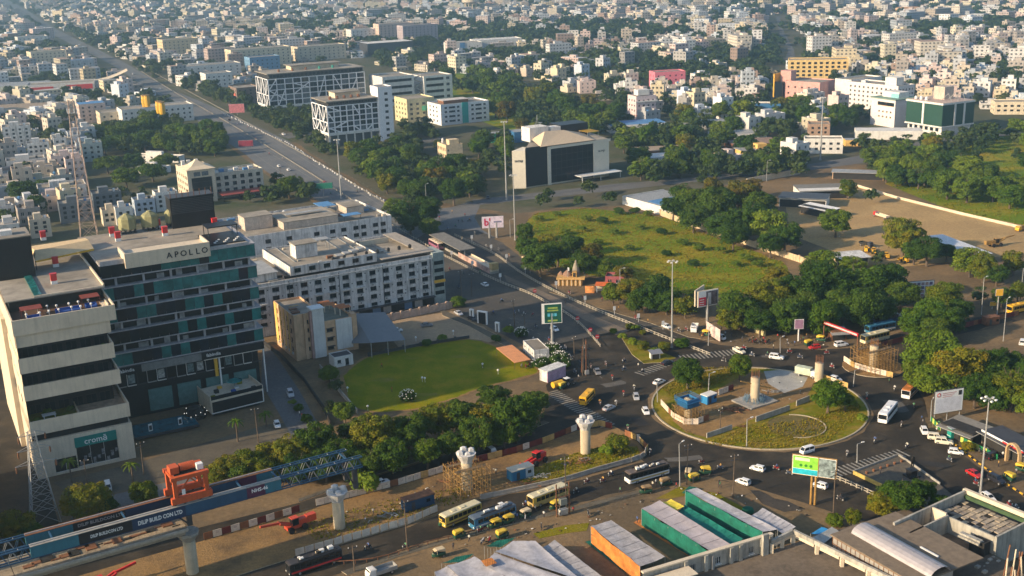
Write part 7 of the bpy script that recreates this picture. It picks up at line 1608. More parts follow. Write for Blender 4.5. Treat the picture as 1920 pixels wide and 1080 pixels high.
tufts('works_tufts','grass tufts on the works strip',[[(1000,880),(1080,850),(1130,838),(1195,838),(1200,856),(1100,884),(1010,906),(960,905)],[(560,985),(700,945),(860,915),(900,930),(760,975),(600,1020)]],1600,(.2,.45),FG,.13)
tufts('meadow_grass','rough grass on the right hand meadow',[[(1690,290),(1800,262),(1960,250),(1960,440),(1900,425),(1760,385),(1660,345)]],4000,(.3,.7),FG)

for i,(x,y,z,R,l)in enumerate(((-22,2.2,14.,1.1,'small shrub at the lit corner of the low planted terrace'),(-19,6.5,14.,1.3,'shrub behind the white slab table on the low terrace'),(-15,2.,14.,.9,'shrub at the front of the low planted terrace'),(-13.4,6.,14.,1.1,'shrub beside the low terrace partition'),(-21,1.6,23.4,.8,'potted shrub at the corner of the second terrace'),(-8,1.6,23.4,.8,'potted shrub in the middle of the second terrace'),(-4,2.,30.6,.8,'potted shrub on the third terrace'),(-16,1.8,30.6,.8,'potted shrub left on the third terrace'))):
 q=PT+ua*x+va*y+Vector((0,0,z));t=thing('terrace_shrub',l,'shrub',q,0,'terrace shrubs');c=obj('foliage',rnd.choice(CROWNS['bush']),t,(0,0,R*.6));c.scale=(R,R,R)
 # ================================================================ VEHICLES
M_CARP=mat('car_paint',objcol=True,rough=.3,spec=.6,var=.05)
M_TYRE=mat('tyre_rubber',(.02,.02,.02),rough=.9);M_RIM=mat('wheel_rim',(.45,.45,.46),rough=.4,metal=.6);M_LAMPG=mat('lamp_glass',(.75,.74,.68),rough=.15);M_TAIL=mat('tail_lamp',(.35,.01,.01),rough=.3)
M_CGL=mat('car_glass',(.012,.014,.016),rough=.08,spec=.7,var=.1)
def loft(mb,st,m=0):
 """st: (x, half width, bottom, top) stations of a chamfered section"""
 k0=None
 for x,w,zb,zt in st:
  k=len(mb.v);c=min(.12,(zt-zb)*.3)
  mb.v+=[(x,-w*.9,zb),(x,-w,zb+c),(x,-w,zt-c),(x,-w*.88,zt),(x,w*.88,zt),(x,w,zt-c),(x,w,zb+c),(x,w*.9,zb)]
  if k0 is not None:
   for i in range(8):j=(i+1)%8;mb.f.append((k0+i,k0+j,k+j,k+i));mb.m.append(m)
  else:mb.f.append(tuple(range(k,k+8)));mb.m.append(m)
  k0=k
 mb.f.append(tuple(range(k0+7,k0-1,-1)));mb.m.append(m)
WHEELS={}
def wheel(root,x,y,r,w=.2):
 k=(r,w)
 if k not in WHEELS:
  mb=MB();mb.tube((0,-w/2,0),(0,w/2,0),r,n=14);mb.tube((0,-w/2-.01,0),(0,w/2+.01,0),r*.6,n=10,m=1);WHEELS[k]=mb.mesh('wheel',[M_TYRE,M_RIM])
 return obj('wheel',WHEELS[k],root,(x,y,r))
def car(kind):
 L,Wd,H,belt,r,cab,hood={'hatch':(3.75,1.66,1.5,.95,.29,(-1.82,.95,-1.55,.35),.84),'sedan':(4.35,1.72,1.46,.93,.31,(-1.6,1.05,-1.05,.4),.84),'suv':(4.5,1.82,1.78,1.12,.36,(-2.18,.95,-2.0,.45),1.05),'van':(3.9,1.65,1.85,1.05,.3,(-1.9,1.75,-1.8,1.2),.98),'pickup':(4.6,1.7,1.75,1.02,.33,(-.1,1.2,.0,.8),.95)}[kind]
 t=thing('car','car','car');h=L/2;w=Wd/2;mb=MB()
 loft(mb,[(-h,w*.84,.42,belt*.86),(-h+.18,w*.96,.26,belt*.98),(cab[0]+.1,w,.22,belt),(cab[1],w,.22,belt*.97),(cab[1]+.1,w,.22,hood*1.04),(h-.35,w*.97,.24,hood*.92),(h-.08,w*.88,.3,hood*.75),(h,w*.78,.4,hood*.62)])
 mb.build('body',M_CARP,t)
 xa,xb,ra,rb=cab;cb=MB();wb,wr=w*.93,w*.74;z0,z1=belt*.97,H
 A=[(xa,-wb,z0),(xb,-wb,z0),(xb,wb,z0),(xa,wb,z0)];B=[(ra,-wr,z1-.05),(rb,-wr,z1-.05),(rb,wr,z1-.05),(ra,wr,z1-.05)];Cc=[(ra+.12,-wr*.85,z1),(rb-.12,-wr*.85,z1),(rb-.12,wr*.85,z1),(ra+.12,wr*.85,z1)]
 for i in range(4):j=(i+1)%4;cb.quad(A[i],A[j],B[j],B[i]);cb.quad(B[i],B[j],Cc[j],Cc[i])
 cb.quad(*Cc);cb.build('cabin',M_CARP,t)
 for i,nm in((1,'windscreen'),(3,'rear_window'),(0,'side_window'),(2,'side_window')):
  j=(i+1)%4;q=[Vector(A[i]),Vector(A[j]),Vector(B[j]),Vector(B[i])];n=(q[1]-q[0]).cross(q[3]-q[0]).normalized()*.012;cen=sum(q,Vector())/4
  g=MB()
  if nm=='side_window':
   for s0,s1 in((.06,.47),(.53,.94)):g.quad(*[lerp(lerp(q[0],q[1],s),lerp(q[3],q[2],s),v)+n for s,v in((s0,.12),(s1,.12),(s1,.88),(s0,.88))])
  else:g.quad(*[cen+(p-cen)*.88+n for p in q])
  o=g.build(nm,M_CGL,t)
  if nm=='side_window':stuff(o)
 for x in(-h+.78,h-.75):
  for y in(-w+.1,w-.1):wheel(t,x,y,r)
 for s in(-1,1):boxes(t,'headlight',M_LAMPG,[(h-.22,h-.06,s*w*.62-.17,s*w*.62+.17,hood*.6,hood*.76)]);boxes(t,'tail_light',M_TAIL,[(-h-.02,-h+.1,s*w*.68-.12,s*w*.68+.12,belt*.6,belt*.85)])
 if kind=='pickup':boxes(t,'load_bed',M_CARP,[(-h+.1,-.2,-w*.95,-w*.88,belt*.9,1.3),(-h+.1,-.2,w*.88,w*.95,belt*.9,1.3),(-h+.05,-h+.1,-w*.95,w*.95,belt*.9,1.3)])
 return t
CARS={k:car(k)for k in('hatch','sedan','suv','van','pickup')}
WH,CR,BK,RD,GR,SV=(.78,.78,.77),(.72,.66,.52),(.02,.02,.025),(.45,.02,.02),(.2,.2,.21),(.42,.43,.45)
RZ=.05
def heading(x,y,dx,dy):return gyaw(x,y,x+dx*10,y+dy*10)
for k,x,y,dx,dy,c,l in(('sedan',909,536,-1,-.5,WH,'white saloon on the avenue beside the bus lane'),('hatch',1250,615,1,.4,WH,'white car on the field side road at the mast'),('sedan',1252,683,1,-.25,BK,'black saloon leaving the short zebra crossing'),('sedan',1236,719,1,-.4,WH,'white saloon at the upper left rim of the island'),('hatch',1193,748,.25,1,SV,'grey hatchback left of the island'),('sedan',1142,768,1,-.45,SV,'silver grey saloon below the yellow minibus'),('hatch',1211,775,.5,.9,WH,'white hatchback hugging the left island kerb'),('van',1350,636,1,.3,WH,'white box van at the taxi stand'),('pickup',1386,661,1,.4,CR,'pale pickup near the end of the bus lane'),('suv',1456,673,1,.12,WH,'white jeep behind the island crossing'),('hatch',1527,654,-1,.1,RD,'small red car by the mauve sign'),('suv',1577,649,1,-.15,WH,'white jeep under the striped sign beam'),('suv',1713,616,1,-.1,WH,'white jeep on the road beyond the round platform'),('sedan',1749,612,1,-.1,WH,'white saloon on the road beyond the round platform'),('van',1513,849,-1,.3,WH,'white minivan behind the green billboard'),('hatch',1420,882,-1,-.25,WH,'white hatchback in the open below the island'),('hatch',1393,907,-1,-.35,WH,'white hatchback beside the dirt verge'),('hatch',1537,914,-1,-.3,WH,'white hatchback behind the billboard posts'),('hatch',1733,812,.5,1,WH,'white hatchback on the right exit road below the white coach'),('suv',1756,824,1,.1,CR,'cream jeep half hidden at the green fence'),('suv',1770,832,1,.12,CR,'cream jeep in front of the turquoise kiosk'),('hatch',1792,851,1,.12,WH,'white hatchback parked below the cream jeeps'),('sedan',1826,892,1,.55,RD,'dark red saloon left of the lower right mast'),('suv',1868,904,1,.5,BK,'black jeep beside the yellow rickshaw at right'),('van',1860,860,1,-.35,BK,'dark van parked at the sign shops'),('hatch',1853,937,1,.6,WH,'white hatchback at the ruined hall corner'),('sedan',715,908,1,-.3,WH,'white car on the far carriageway by the bush'),('van',203,917,.2,1,WH,'white van in front of the tower forecourt'),('sedan',1600,588,.3,-1,GR,'grey car parked under the clump'),('hatch',1567,714,1,.3,WH,'white car behind the far island barricades'),('suv',1917,645,.3,-1,WH,'white car at the right edge'),('sedan',523,313,-1,-.6,WH,'white car on the far avenue, left of a pair'),('sedan',541,320,-1,-.6,WH,'white car on the far avenue, right of a pair'),('sedan',532,253,1,.3,WH,'white car on the forecourt below the long braced office'),('sedan',885,600,1,.5,BK,'dark car at the parking court gate'),('hatch',560,345,-1,-.6,GR,'grey car on the far avenue'),('hatch',300,168,1,.6,WH,'white car high up the far avenue'),('sedan',352,190,1,.6,SV,'silver car high up the far avenue'),('hatch',1642,330,1,-.2,GR,'grey car near the roofless cottage'),('sedan',915,372,.2,1,BK,'dark car at the side road mouth'),('sedan',1010,662,-.3,-1,SV,'silver car parked beside the street corner pavement'),('hatch',330,893,1,-.25,SV,'silver hatchback on the shop forecourt'),('sedan',360,885,1,-.25,BK,'black saloon on the shop forecourt'),('hatch',520,800,.4,1,WH,'white hatchback parked at the pavilion corner'),('suv',545,742,.4,1,SV,'silver jeep coming down the ramp drive'),('sedan',430,226,-1,-.6,BK,'black car on the far avenue below the pink billboard'),('hatch',610,345,1,.6,RD,'red car on the far avenue near the mast'),('suv',655,400,-1,-.6,WH,'white jeep on the far avenue behind the long block'),('hatch',700,430,-1,-.6,GR,'grey car on the avenue behind the hotel'),('van',250,140,1,.6,WH,'white van at the far top of the avenue'),('sedan',860,590,1,.5,SV,'silver car parked along the hotel corner pavement'),('hatch',1040,620,1,.5,WH,'white hatchback passing the dark green billboard'),('sedan',1120,700,.6,1,GR,'grey saloon entering the junction from the avenue'),('hatch',745,622,1,-.1,WH,'white hatchback in the parking court'),('sedan',800,612,1,-.1,GR,'grey saloon in the parking court')):
 place(CARS[k],gp(x,y,RZ),heading(x,y,dx,dy),l,'cars around the junction',c)
def bus(L,label,px,d,body,low=None,roof=None,stripe=None,luggage=False,H=3.1,Wd=2.5,name='bus',glass=M_CGL,z=RZ):
 x,y=px;t=thing(name,label,'bus',gp(x,y,z),heading(x,y,*d),'buses');h,w=L/2,Wd/2;roof=roof or body;low=low or body
 mb=MB();loft(mb,[(-h,w*.95,.5,1.45),(-h+.15,w,.38,1.5),(h-.3,w,.38,1.5),(h,w*.94,.45,1.42)]);mb.build('body',low,t)
 mb=MB();mb.box(-h+.05,h-.12,-w*.985,w*.985,1.501,H-.35);mb.build('upper_body',body,t)
 mb=MB();loft(mb,[(-h,w*.92,H-.34,H-.12),(-h+.3,w*.97,H-.345,H),(h-.5,w*.97,H-.345,H),(h-.05,w*.9,H-.34,H-.15)]);mb.build('roof',roof,t)
 n=int(L/1.45)
 for s in(-1,1):
  g=MB()
  for i in range(n):x0=-h+.4+i*(L-1.4)/n;g.box(x0,x0+(L-1.4)/n-.12,s*w*.985-.012,s*w*.985+.012,1.62,H-.5)
  stuff(g.build('side_window',glass,t))
 boxes(t,'windscreen',glass,[(h-.13,h-.1,-w*.88,w*.88,1.45,H-.45)]);boxes(t,'rear_window',glass,[(-h+.02,-h+.045,-w*.75,w*.75,1.75,H-.55)]);boxes(t,'door',M_DARKST,[(h-1.6,h-.7,-w-.015,-w+.005,.5,1.48)])
 for s in(-1,1):boxes(t,'headlight',M_LAMPG,[(h-.06,h+.01,s*w*.7-.2,s*w*.7+.2,.75,1.)]);boxes(t,'tail_light',M_TAIL,[(-h-.02,-h+.02,s*w*.8-.1,s*w*.8+.1,.9,1.3)])
 for xx in(-h+2.,h-2.2):
  for yy in(-w+.14,w-.14):wheel(t,xx,yy,.48,.28)
 if stripe:
  for s in(-1,1):boxes(t,'stripe',stripe,[(-h+.3,h-.4,s*(w+.004)-.006,s*(w+.004)+.006,.8,1.2)])
 boxes(t,'roof_hatch',roof,[(-1.2,.2,-.5,.5,H+.001,H+.18),(1.6,2.6,-.5,.5,H+.001,H+.15)]if L>8 else[(-.5,.5,-.4,.4,H+.001,H+.15)])
 if luggage:
  boxes(t,'roof_rack',M_DARKST,[(-h+1,h-2,-w*.85,-w*.8,H+.05,H+.35),(-h+1,h-2,w*.8,w*.85,H+.05,H+.35)])
  for i in range(9):a,b,s=rnd.uniform(-h+1.2,h-3),rnd.uniform(-.7,.5),rnd.uniform(.4,.9);boxes(t,'bundle',rnd.choice((M_WPAINT,M_GREYW,M_INT,M_CREAM)),[(a,a+s*1.3,b,b+s,H+.19,H+.2+s*.7)])
 return t
BY,BC=paint('bus_yellow',(.62,.42,.07)),paint('bus_cream',(.62,.55,.36));BW=paint('bus_white',(.75,.75,.75));BB=paint('bus_blue',(.04,.17,.3));BBL=paint('bus_black',(.02,.02,.022));BO=paint('bus_orange',(.45,.16,.04));BP=paint('bus_pink',(.32,.12,.2));BGD=paint('bus_gold',(.55,.4,.14));BSY=paint('school_yellow',(.78,.42,.02))
bus(10.5,'yellow city bus beside the dark blue container',(864,975),(-1,.42),BY,BY,BC,M_RUST)
bus(11.5,'blue coach with luggage on its roof beside the yellow city bus',(924,979),(-1,.36),BB,BB,paint('bus_slate',(.1,.13,.17)),BW,True)
bus(10.5,'yellow city bus behind the dark pole and transformer frame',(1027,940),(-1,.38),BY,BGD,BC,None)
bus(11.5,'black and gold coach at the end of the bus carriageway',(1213,897),(-1,.28),BBL,BW,paint('coach_brown',(.12,.09,.07)),BGD,True)
bus(12,'black and red coach with white bundles on its roof at the bottom edge',(590,1064),(-1,.33),BBL,BBL,paint('coach_dark',(.05,.045,.045)),M_RED,True)
bus(10.5,'white coach driving down the right exit road',(1664,783),(-.8,1),BW,BW,BW)
bus(11,'white and orange coach under the big tree',(1709,738),(-1,1),BW,BW,BO,BO)
bus(7.6,'small bright yellow school bus crossing the junction',(1101,753),(1,-1.05),BSY,BSY,BSY,M_RUST,H=2.8,Wd=2.2)
bus(10.5,'pale yellow bus behind the round platform scaffold',(1640,640),(-1,.25),BY,BC,BC)
bus(11,'blue coach parked behind the pale yellow bus',(1650,622),(-1,.2),BB,BB,BB,BW)
bus(10.5,'dark blue coach with a pale roof in the bus park',(1655,605),(-1,.15),paint('bus_navy',(.03,.06,.14)),None,M_GREYW)
bus(9,'grey bus at the back of the bus park',(1622,600),(-1,.15),M_GREYW,M_DARKST,M_CREAM)
bus(9,'yellow bus at the right edge beyond the barricades',(1908,585),(-1,.25),BSY,BSY,BSY)
bus(11,'pink bus standing at the bus lane station',(818,464),(1,.55),BP,BP,M_CREAM)
def truck(label,px,d,cabm,bedm,L=6.5,covered=False,z=RZ):
 x,y=px;t=thing('truck',label,'truck',gp(x,y,z),heading(x,y,*d),'trucks');h=L/2
 mb=MB();loft(mb,[(h-1.7,1.,.5,2.3),(h-.4,1.02,.5,2.35),(h-.05,.98,.5,1.5),(h,.95,.55,1.3)]);mb.build('cab',cabm,t);boxes(t,'windscreen',M_CGL,[(h-.36,h-.2,-.85,.85,1.5,2.15)])
 boxes(t,'chassis',M_DARKST,[(-h,h-1.75,-.5,.5,.5,.8)])
 if covered:boxes(t,'box_body',bedm,[(-h,h-1.8,-1.1,1.1,.81,2.9)])
 else:boxes(t,'bed_floor',bedm,[(-h,h-1.8,-1.1,1.1,.81,.95)]);boxes(t,'bed_side',bedm,[(-h,h-1.8,-1.15,-1.08,.951,1.7)]);boxes(t,'bed_side',bedm,[(-h,h-1.8,1.08,1.15,.951,1.7)]);boxes(t,'tailboard',bedm,[(-h-.05,-h,-1.15,1.15,.951,1.7)]);boxes(t,'headboard',bedm,[(h-1.85,h-1.79,-1.1,1.1,.951,2.3)])
 for xx in(-h+1.2,h-.9):
  for yy in(-.92,.92):wheel(t,xx,yy,.45,.25)
truck('dark open truck with a white cab on the far carriageway',(908,858),(1,-.3),BW,M_DARKST)
truck('pale green lorry at the far island edge',(1512,706),(1,.2),M_WHITE,mat('pale_green_paint',(.5,.55,.42)),covered=True)
truck('white truck beside the sloping banner wall',(1302,620),(-.3,1),BW,M_WHITE)
truck('open grey truck at the bottom edge beside the black coach',(715,1078),(-1,.35),M_WHITE,M_STEEL)
truck('red cab truck with white blocks on the depot yard',(1652,408),(-1,-.3),M_RED,M_CREAM,9)
truck('dark truck beside the yard office',(1624,462),(1,.3),M_DARKST,M_INT)
truck('orange tipper at the right edge of the yard',(1918,432),(-1,.2),M_YEL,M_SCAF,8)
truck('white and green truck beyond the bus park',(1705,600),(1,.2),BW,M_WHITE)
for i,(x,y)in enumerate(((1624,472),(1638,475),(1662,484),(1697,492))):digger('loader','yellow loader of the depot row, %s from the left'%ordn(i),(x,y),1.2+i*.2,M_YEL,.85,z=0)
t=thing('tractor','tractor pulling a yellow tank beside the pink kiosk','tractor',gp(1065,722,RZ),heading(1065,722,1,-.3))
boxes(t,'bonnet',M_DARKST,[(.2,1.9,-.35,.35,.8,1.5)]);boxes(t,'roof',M_WPAINT,[(-1.2,.3,-.8,.8,2.3,2.4)]);boxes(t,'cab',M_CGL,[(-1.,.1,-.6,.6,.9,2.29)])
for y in(-.8,.8):wheel(t,-.6,y,.8,.4);wheel(t,1.5,y,.45,.25)
part(t,'tank',M_YEL,lambda mb:mb.tube((-5.6,0,1.4),(-2.2,0,1.4),.95,n=14));part(t,'drawbar',M_DARKST,lambda mb:mb.bar((-2.2,0,.8),(-.9,0,.7),.15))
for y in(-.8,.8):wheel(t,-4.,y,.5,.25)
# auto rickshaws
t=thing('autorickshaw','auto','autorickshaw');M_ARL=mat('rickshaw_green',(.02,.07,.04),rough=.5);M_ARY=mat('rickshaw_hood',objcol=True,rough=.6,var=.15)
mb=MB();loft(mb,[(-1.3,.62,.35,1.0),(-1.2,.66,.3,1.05),(.3,.66,.3,.85),(.9,.5,.35,1.05),(1.3,.22,.4,.9)]);mb.build('body',M_ARL,t)
mb=MB();loft(mb,[(-1.32,.6,1.06,1.6),(-1.15,.66,1.05,1.78),(.45,.64,1.55,1.8),(.85,.55,1.5,1.68)]);mb.build('canopy',M_ARY,t)
boxes(t,'windscreen',M_CGL,[(.8,.84,-.5,.5,1.06,1.49)]);boxes(t,'seat',M_INT,[(-1.,-.4,-.55,.55,.86,1.04)]);boxes(t,'front_cowl',M_ARY,[(.88,1.1,-.3,.3,.55,1.0)])
for s in(-1,1):boxes(t,'roof_post',M_ARY,[(.4,.45,s*.6-.03,s*.6+.03,.86,1.54)])
wheel(t,-.85,-.6,.22,.12);wheel(t,-.85,.6,.22,.12);wheel(t,1.05,0,.22,.12);boxes(t,'headlight',M_LAMPG,[(1.11,1.2,-.12,.12,.75,.95)])
AR=t
for x,y,dx,dy,l in((833,985,-1,.4,'rickshaw directly in front of the yellow city bus'),(862,1008,1,-.3,'rickshaw on the kerb below the blue coach'),(928,989,-1,.4,'rickshaw at the front wheel of the blue coach'),(952,981,-1,.4,'rickshaw at the rear of the blue coach'),(984,970,-1,.4,'beige roofed rickshaw behind the blue coach'),(1040,954,-1,.5,'bright yellow rickshaw at the transformer frame'),(822,1044,-1,.3,'rickshaw left of the green net awning'),(943,1008,1,-.3,'rickshaw at the top of the biggest white tent'),(1210,925,-1,.2,'brown hooded rickshaw on the dirt below the black and gold coach'),(1249,910,1,-.2,'rickshaw right of the brown hooded one'),(1290,895,-.3,1,'rickshaw behind the leaning pale pole'),(1321,889,-1,.1,'rickshaw right of the pole pair'),(1303,902,1,-.2,'rickshaw at the street bench by the poles'),(1891,900,-1,-.4,'yellow topped rickshaw beside the black jeep'),(1916,884,1,.4,'yellow rickshaw at the arched gate'),(984,490,1,.5,'yellow rickshaw on the road side of the field trees'),(990,498,1,.5,'second yellow rickshaw by the field trees'),(1517,648,1,-.2,'rickshaw parked behind the small red car'),(1780,608,1,0,'rickshaw on the road beyond the round platform'),(1325,630,1,.3,'orange roofed rickshaw in front of the white truck'),(1055,728,1,-.4,'rickshaw hidden behind the yellow tank'),(1540,640,1,.2,'rickshaw under the striped beam post')):
 place(AR,gp(x,y,.13 if y>985 and x<1100 else RZ),heading(x,y,dx,dy),l,'autorickshaws',(.3,.2,.1)if 'brown' in l else((.6,.48,.3)if 'beige' in l or x%3==0 else(.66,.45,.05)),scale=1.12)
 # ================================================================ PEOPLE AND MOTORCYCLES
def figure(J,E,name):
 """one continuous body grown over a skeleton; J joints (position, radius), E bones with what covers them"""
 names=list(J);me=bpy.data.meshes.new(name);me.from_pydata([J[n][0]for n in names],[(names.index(a),names.index(b))for a,b,_ in E],[])
 o=bpy.data.objects.new(name+'_skeleton',me);COL.objects.link(o);md=o.modifiers.new('skin','SKIN');sd=o.modifiers.new('sub','SUBSURF');sd.levels=sd.render_levels=1
 for i,n in enumerate(names):me.skin_vertices[0].data[i].radius=(J[n][1],)*2 if not isinstance(J[n][1],tuple)else J[n][1]
 me.skin_vertices[0].data[names.index('pelvis')].use_root=True
 m2=bpy.data.meshes.new_from_object(o.evaluated_get(bpy.context.evaluated_depsgraph_get()));bpy.data.objects.remove(o);bpy.data.meshes.remove(me);m2.name=name
 m2.materials.clear()
 for m in(mat('shirt_cloth',objcol=True,var=.08),mat('trouser_cloth',(.035,.035,.05),var=.3),mat('skin',(.22,.12,.075),rough=.6),mat('hair',(.012,.01,.01))):m2.materials.append(m)
 hd=Vector(J['head'][0])
 for p in m2.polygons:
  c=p.center;best=9;k=0
  for a,b,cl in E:
   A,B=Vector(J[a][0]),Vector(J[b][0]);d=B-A;t_=max(0,min(1,(c-A).dot(d)/max(d.length_squared,1e-6)));q=(c-A-d*t_).length-(J[a][1]if not isinstance(J[a][1],tuple)else J[a][1][0])*.5
   if q<best:best=q;k=cl
  if(c-hd).length<.17 and k==2 and c.z>hd.z+.02-(c.x-hd.x)*-.6:k=3
  p.material_index=k;p.use_smooth=True
 return m2
def skel(ride=False,walk=0.,arm=0.):
 J={'pelvis':((0,0,.95),.14),'waist':((0,0,1.12),.125),'chest':((0.01,0,1.32),(.15,.13)),'neck':((0.01,0,1.48),.055),'head':((.03,0,1.6),.085),'crown':((.02,0,1.69),.07)}
 E=[('pelvis','waist',0),('waist','chest',0),('chest','neck',0),('neck','head',2),('head','crown',2)]
 for s,n in((-1,'l'),(1,'r')):
  w=walk*s
  J['hip'+n]=((0,s*.09,.9),.1);J['knee'+n]=((w*.22+.03,s*.1,.5),.07);J['ankle'+n]=((w*.3-.05-abs(w)*.05,s*.1,.09),.045);J['toe'+n]=((w*.3+.1,s*.11,.035),.035)
  J['sho'+n]=((0,s*.19,1.42),.07);J['elb'+n]=((-w*.12,s*.25,1.15),.048);J['wri'+n]=((-w*.2+.08+arm*.2,s*.25,.92+arm*.3),.035);J['han'+n]=((-w*.22+.12+arm*.28,s*.25,.82+arm*.4),.032)
  if ride:
   J['hip'+n]=((0,s*.1,.9),.1);J['knee'+n]=((.38,s*.19,.78),.075);J['ankle'+n]=((.24,s*.18,.36),.045);J['toe'+n]=((.38,s*.18,.3),.035);J['elb'+n]=((.25,s*.3,1.14),.048);J['wri'+n]=((.5,s*.29,1.05),.036);J['han'+n]=((.58,s*.28,1.04),.032)
  E+=[('pelvis','hip'+n,1),('hip'+n,'knee'+n,1),('knee'+n,'ankle'+n,1),('ankle'+n,'toe'+n,1),('chest','sho'+n,0),('sho'+n,'elb'+n,0),('elb'+n,'wri'+n,2),('wri'+n,'han'+n,2)]
 if ride:
  for n in('waist','chest','neck','head','crown'):x,y,z=J[n][0];J[n]=((x+(z-.95)*.18,y,z),J[n][1])
 return J,E
FIG={'stand':figure(*skel(False,.15),'person'),'walk':figure(*skel(False,1.),'person'),'reach':figure(*skel(False,.4,.8),'person'),'ride':figure(*skel(True),'person')}
# motorcycle
t=thing('motorcycle','motorcycle','motorcycle');mb=MB();mb.bar((-.45,0,.55),(.45,0,.62),.22,.24);mb.bar((.05,0,.78),(.45,0,.86),.24,.22);mb.bar((-.75,0,.78),(.05,0,.76),.24,.12);mb.build('body',mat('bike_paint',objcol=True,rough=.35),t)
part(t,'fork',M_STEEL,lambda mb:(mb.tube((.66,-.08,.3),(.45,-.08,.98),.03),mb.tube((.66,.08,.3),(.45,.08,.98),.03)));part(t,'handlebar',M_DARKST,lambda mb:mb.tube((.46,-.34,1.02),(.46,.34,1.02),.025));part(t,'exhaust',M_STEEL,lambda mb:mb.tube((-.7,-.14,.35),(.2,-.14,.3),.05));boxes(t,'headlight',M_LAMPG,[(.56,.66,-.09,.09,.84,1.)])
wheel(t,-.62,0,.3,.1);wheel(t,.66,0,.3,.1);BIKE=t
SH=[((.7,.7,.68),'white'),((.1,.16,.35),'blue'),((.45,.06,.05),'red'),((.08,.08,.09),'black'),((.3,.3,.3),'grey'),((.6,.35,.1),'ochre'),((.12,.3,.16),'green'),((.62,.6,.5),'cream')]
BIKES={'on the road left of the island':[(1136,686,.8,1),(1170,680,-1,.4),(1170,695,1,-.3),(1189,731,.3,1),(1169,742,.2,1),(1125,759,.6,1),(1177,806,.4,1),(1219,852,-.6,1),(1078,700,1,.5),(1108,690,.4,1),(1060,655,1,.6),(1095,655,.8,.7),(1148,712,.5,1),(1155,760,.6,1),(1198,825,.3,1),(1120,785,.5,1),(1205,700,1,-.3)],'on the bus carriageway':[(1145,893,-1,.3),(1100,907,-1,.3),(900,998,-1,.35),(760,1030,-1,.4),(1080,925,-1,.3),(1130,905,-1,.3),(985,950,-1,.35),(690,1030,-1,.4),(1180,905,-1,.3)],'on the far side of the roundabout':[(1357,678,1,.2),(1410,668,1,.2),(1500,672,1,.1),(1273,622,1,.4),(1287,620,1,.4),(1625,745,.4,1),(1677,733,-.7,1),(1440,668,1,.1),(1480,662,-1,0),(1550,664,1,0),(1560,690,1,.3),(1395,655,1,.2)],'on the lower right roads':[(1713,765,-.2,-1),(1700,841,-1,.6),(1588,855,-.2,1),(1575,938,-1,-.3),(1455,881,-1,-.2),(1315,870,-1,.2),(1893,950,1,.5),(1905,957,1,.5),(1760,800,.5,1),(1640,830,-.6,1),(1690,800,-.3,1),(1480,890,-1,-.2),(1250,880,-1,.2),(1350,880,-1,0),(1780,865,1,.5),(1830,910,1,.5)],'on the avenue by the station':[(824,411,-.3,-1),(867,416,1,.5),(854,426,-1,-.3),(880,415,-1,.1),(912,465,.8,.6),(843,508,-1,-.5),(869,516,-1,-.5),(900,514,-1,-.5),(941,567,1,-.3),(965,590,1,.5),(925,590,-1,-.5),(1005,615,1,.5),(1030,640,1,.5),(860,540,-1,-.5),(840,432,.8,.6),(890,440,.8,.6),(935,470,.8,.6)],'on the road along the field':[(994,512,.8,.6),(1013,524,.8,.5),(1068,551,1,.4),(1094,561,1,.4),(1192,599,1,.4),(955,482,.8,.6)],'on the far avenue':[(480,262,-1,-.6),(445,235,-1,-.6),(600,345,1,.6),(650,372,1,.6),(580,300,-1,-.6),(392,212,1,.6),(690,385,1,.6),(505,290,-1,-.6),(530,300,1,.6),(555,330,-1,-.6),(465,240,1,.6),(410,225,1,.6),(620,365,-1,-.6),(670,360,1,.6),(360,200,-1,-.6)]}
for zl,L in BIKES.items():
 for n,(x,y,dx,dy)in enumerate(sorted(L)):
  c,cn=rnd.choice(SH);p=gp(x,y,RZ);a=heading(x,y,dx,dy)
  place(BIKE,p,a,'dark motorcycle with a rider %s, %s from left'%(zl,ordn(n)),'motorcycles '+zl,rnd.choice(((.03,.03,.035),(.25,.02,.02),(.05,.08,.15))),1.08)
  o=obj('person',FIG['ride'],None,p+Vector((math.cos(a)*-.25,math.sin(a)*-.25,0)),a);o.scale=(1.05,)*3;o.color=(*c,1);tag(o,'rider in %s shirt, %s from left %s'%(cn,ordn(n),zl),'person','motorcycle riders')
PARK={'parked beside the shops at the taxi stand':[(1405+i*6,641+(i%2)*3)for i in range(7)],'parked by the white truck':[(1312+i*6,628+(i%2)*2)for i in range(4)],'parked at the lawn edge':[(978,688),(986,690),(993,686)],'parked under the clump by the bus park':[(1610+i*6,592-(i%3)*3)for i in range(5)],'parked near the pale tents':[(1103,966),(1015,991),(905,1018),(918,1016),(985,975)],'parked on the pavement by the dark green billboard':[(973,586),(982,590),(999,592),(1043,655)],'parked by the sign shops':[(1838,850),(1845,853),(1852,848)]}
for zl,L in PARK.items():
 for n,(x,y)in enumerate(sorted(L)):place(BIKE,gp(x,y,.13),1.3+rnd.uniform(-.4,.4),'empty motorcycle %s, %s from left'%(zl,ordn(n)),'parked motorcycles',rnd.choice(((.03,.03,.035),(.25,.02,.02),(.4,.4,.4))),1.08)
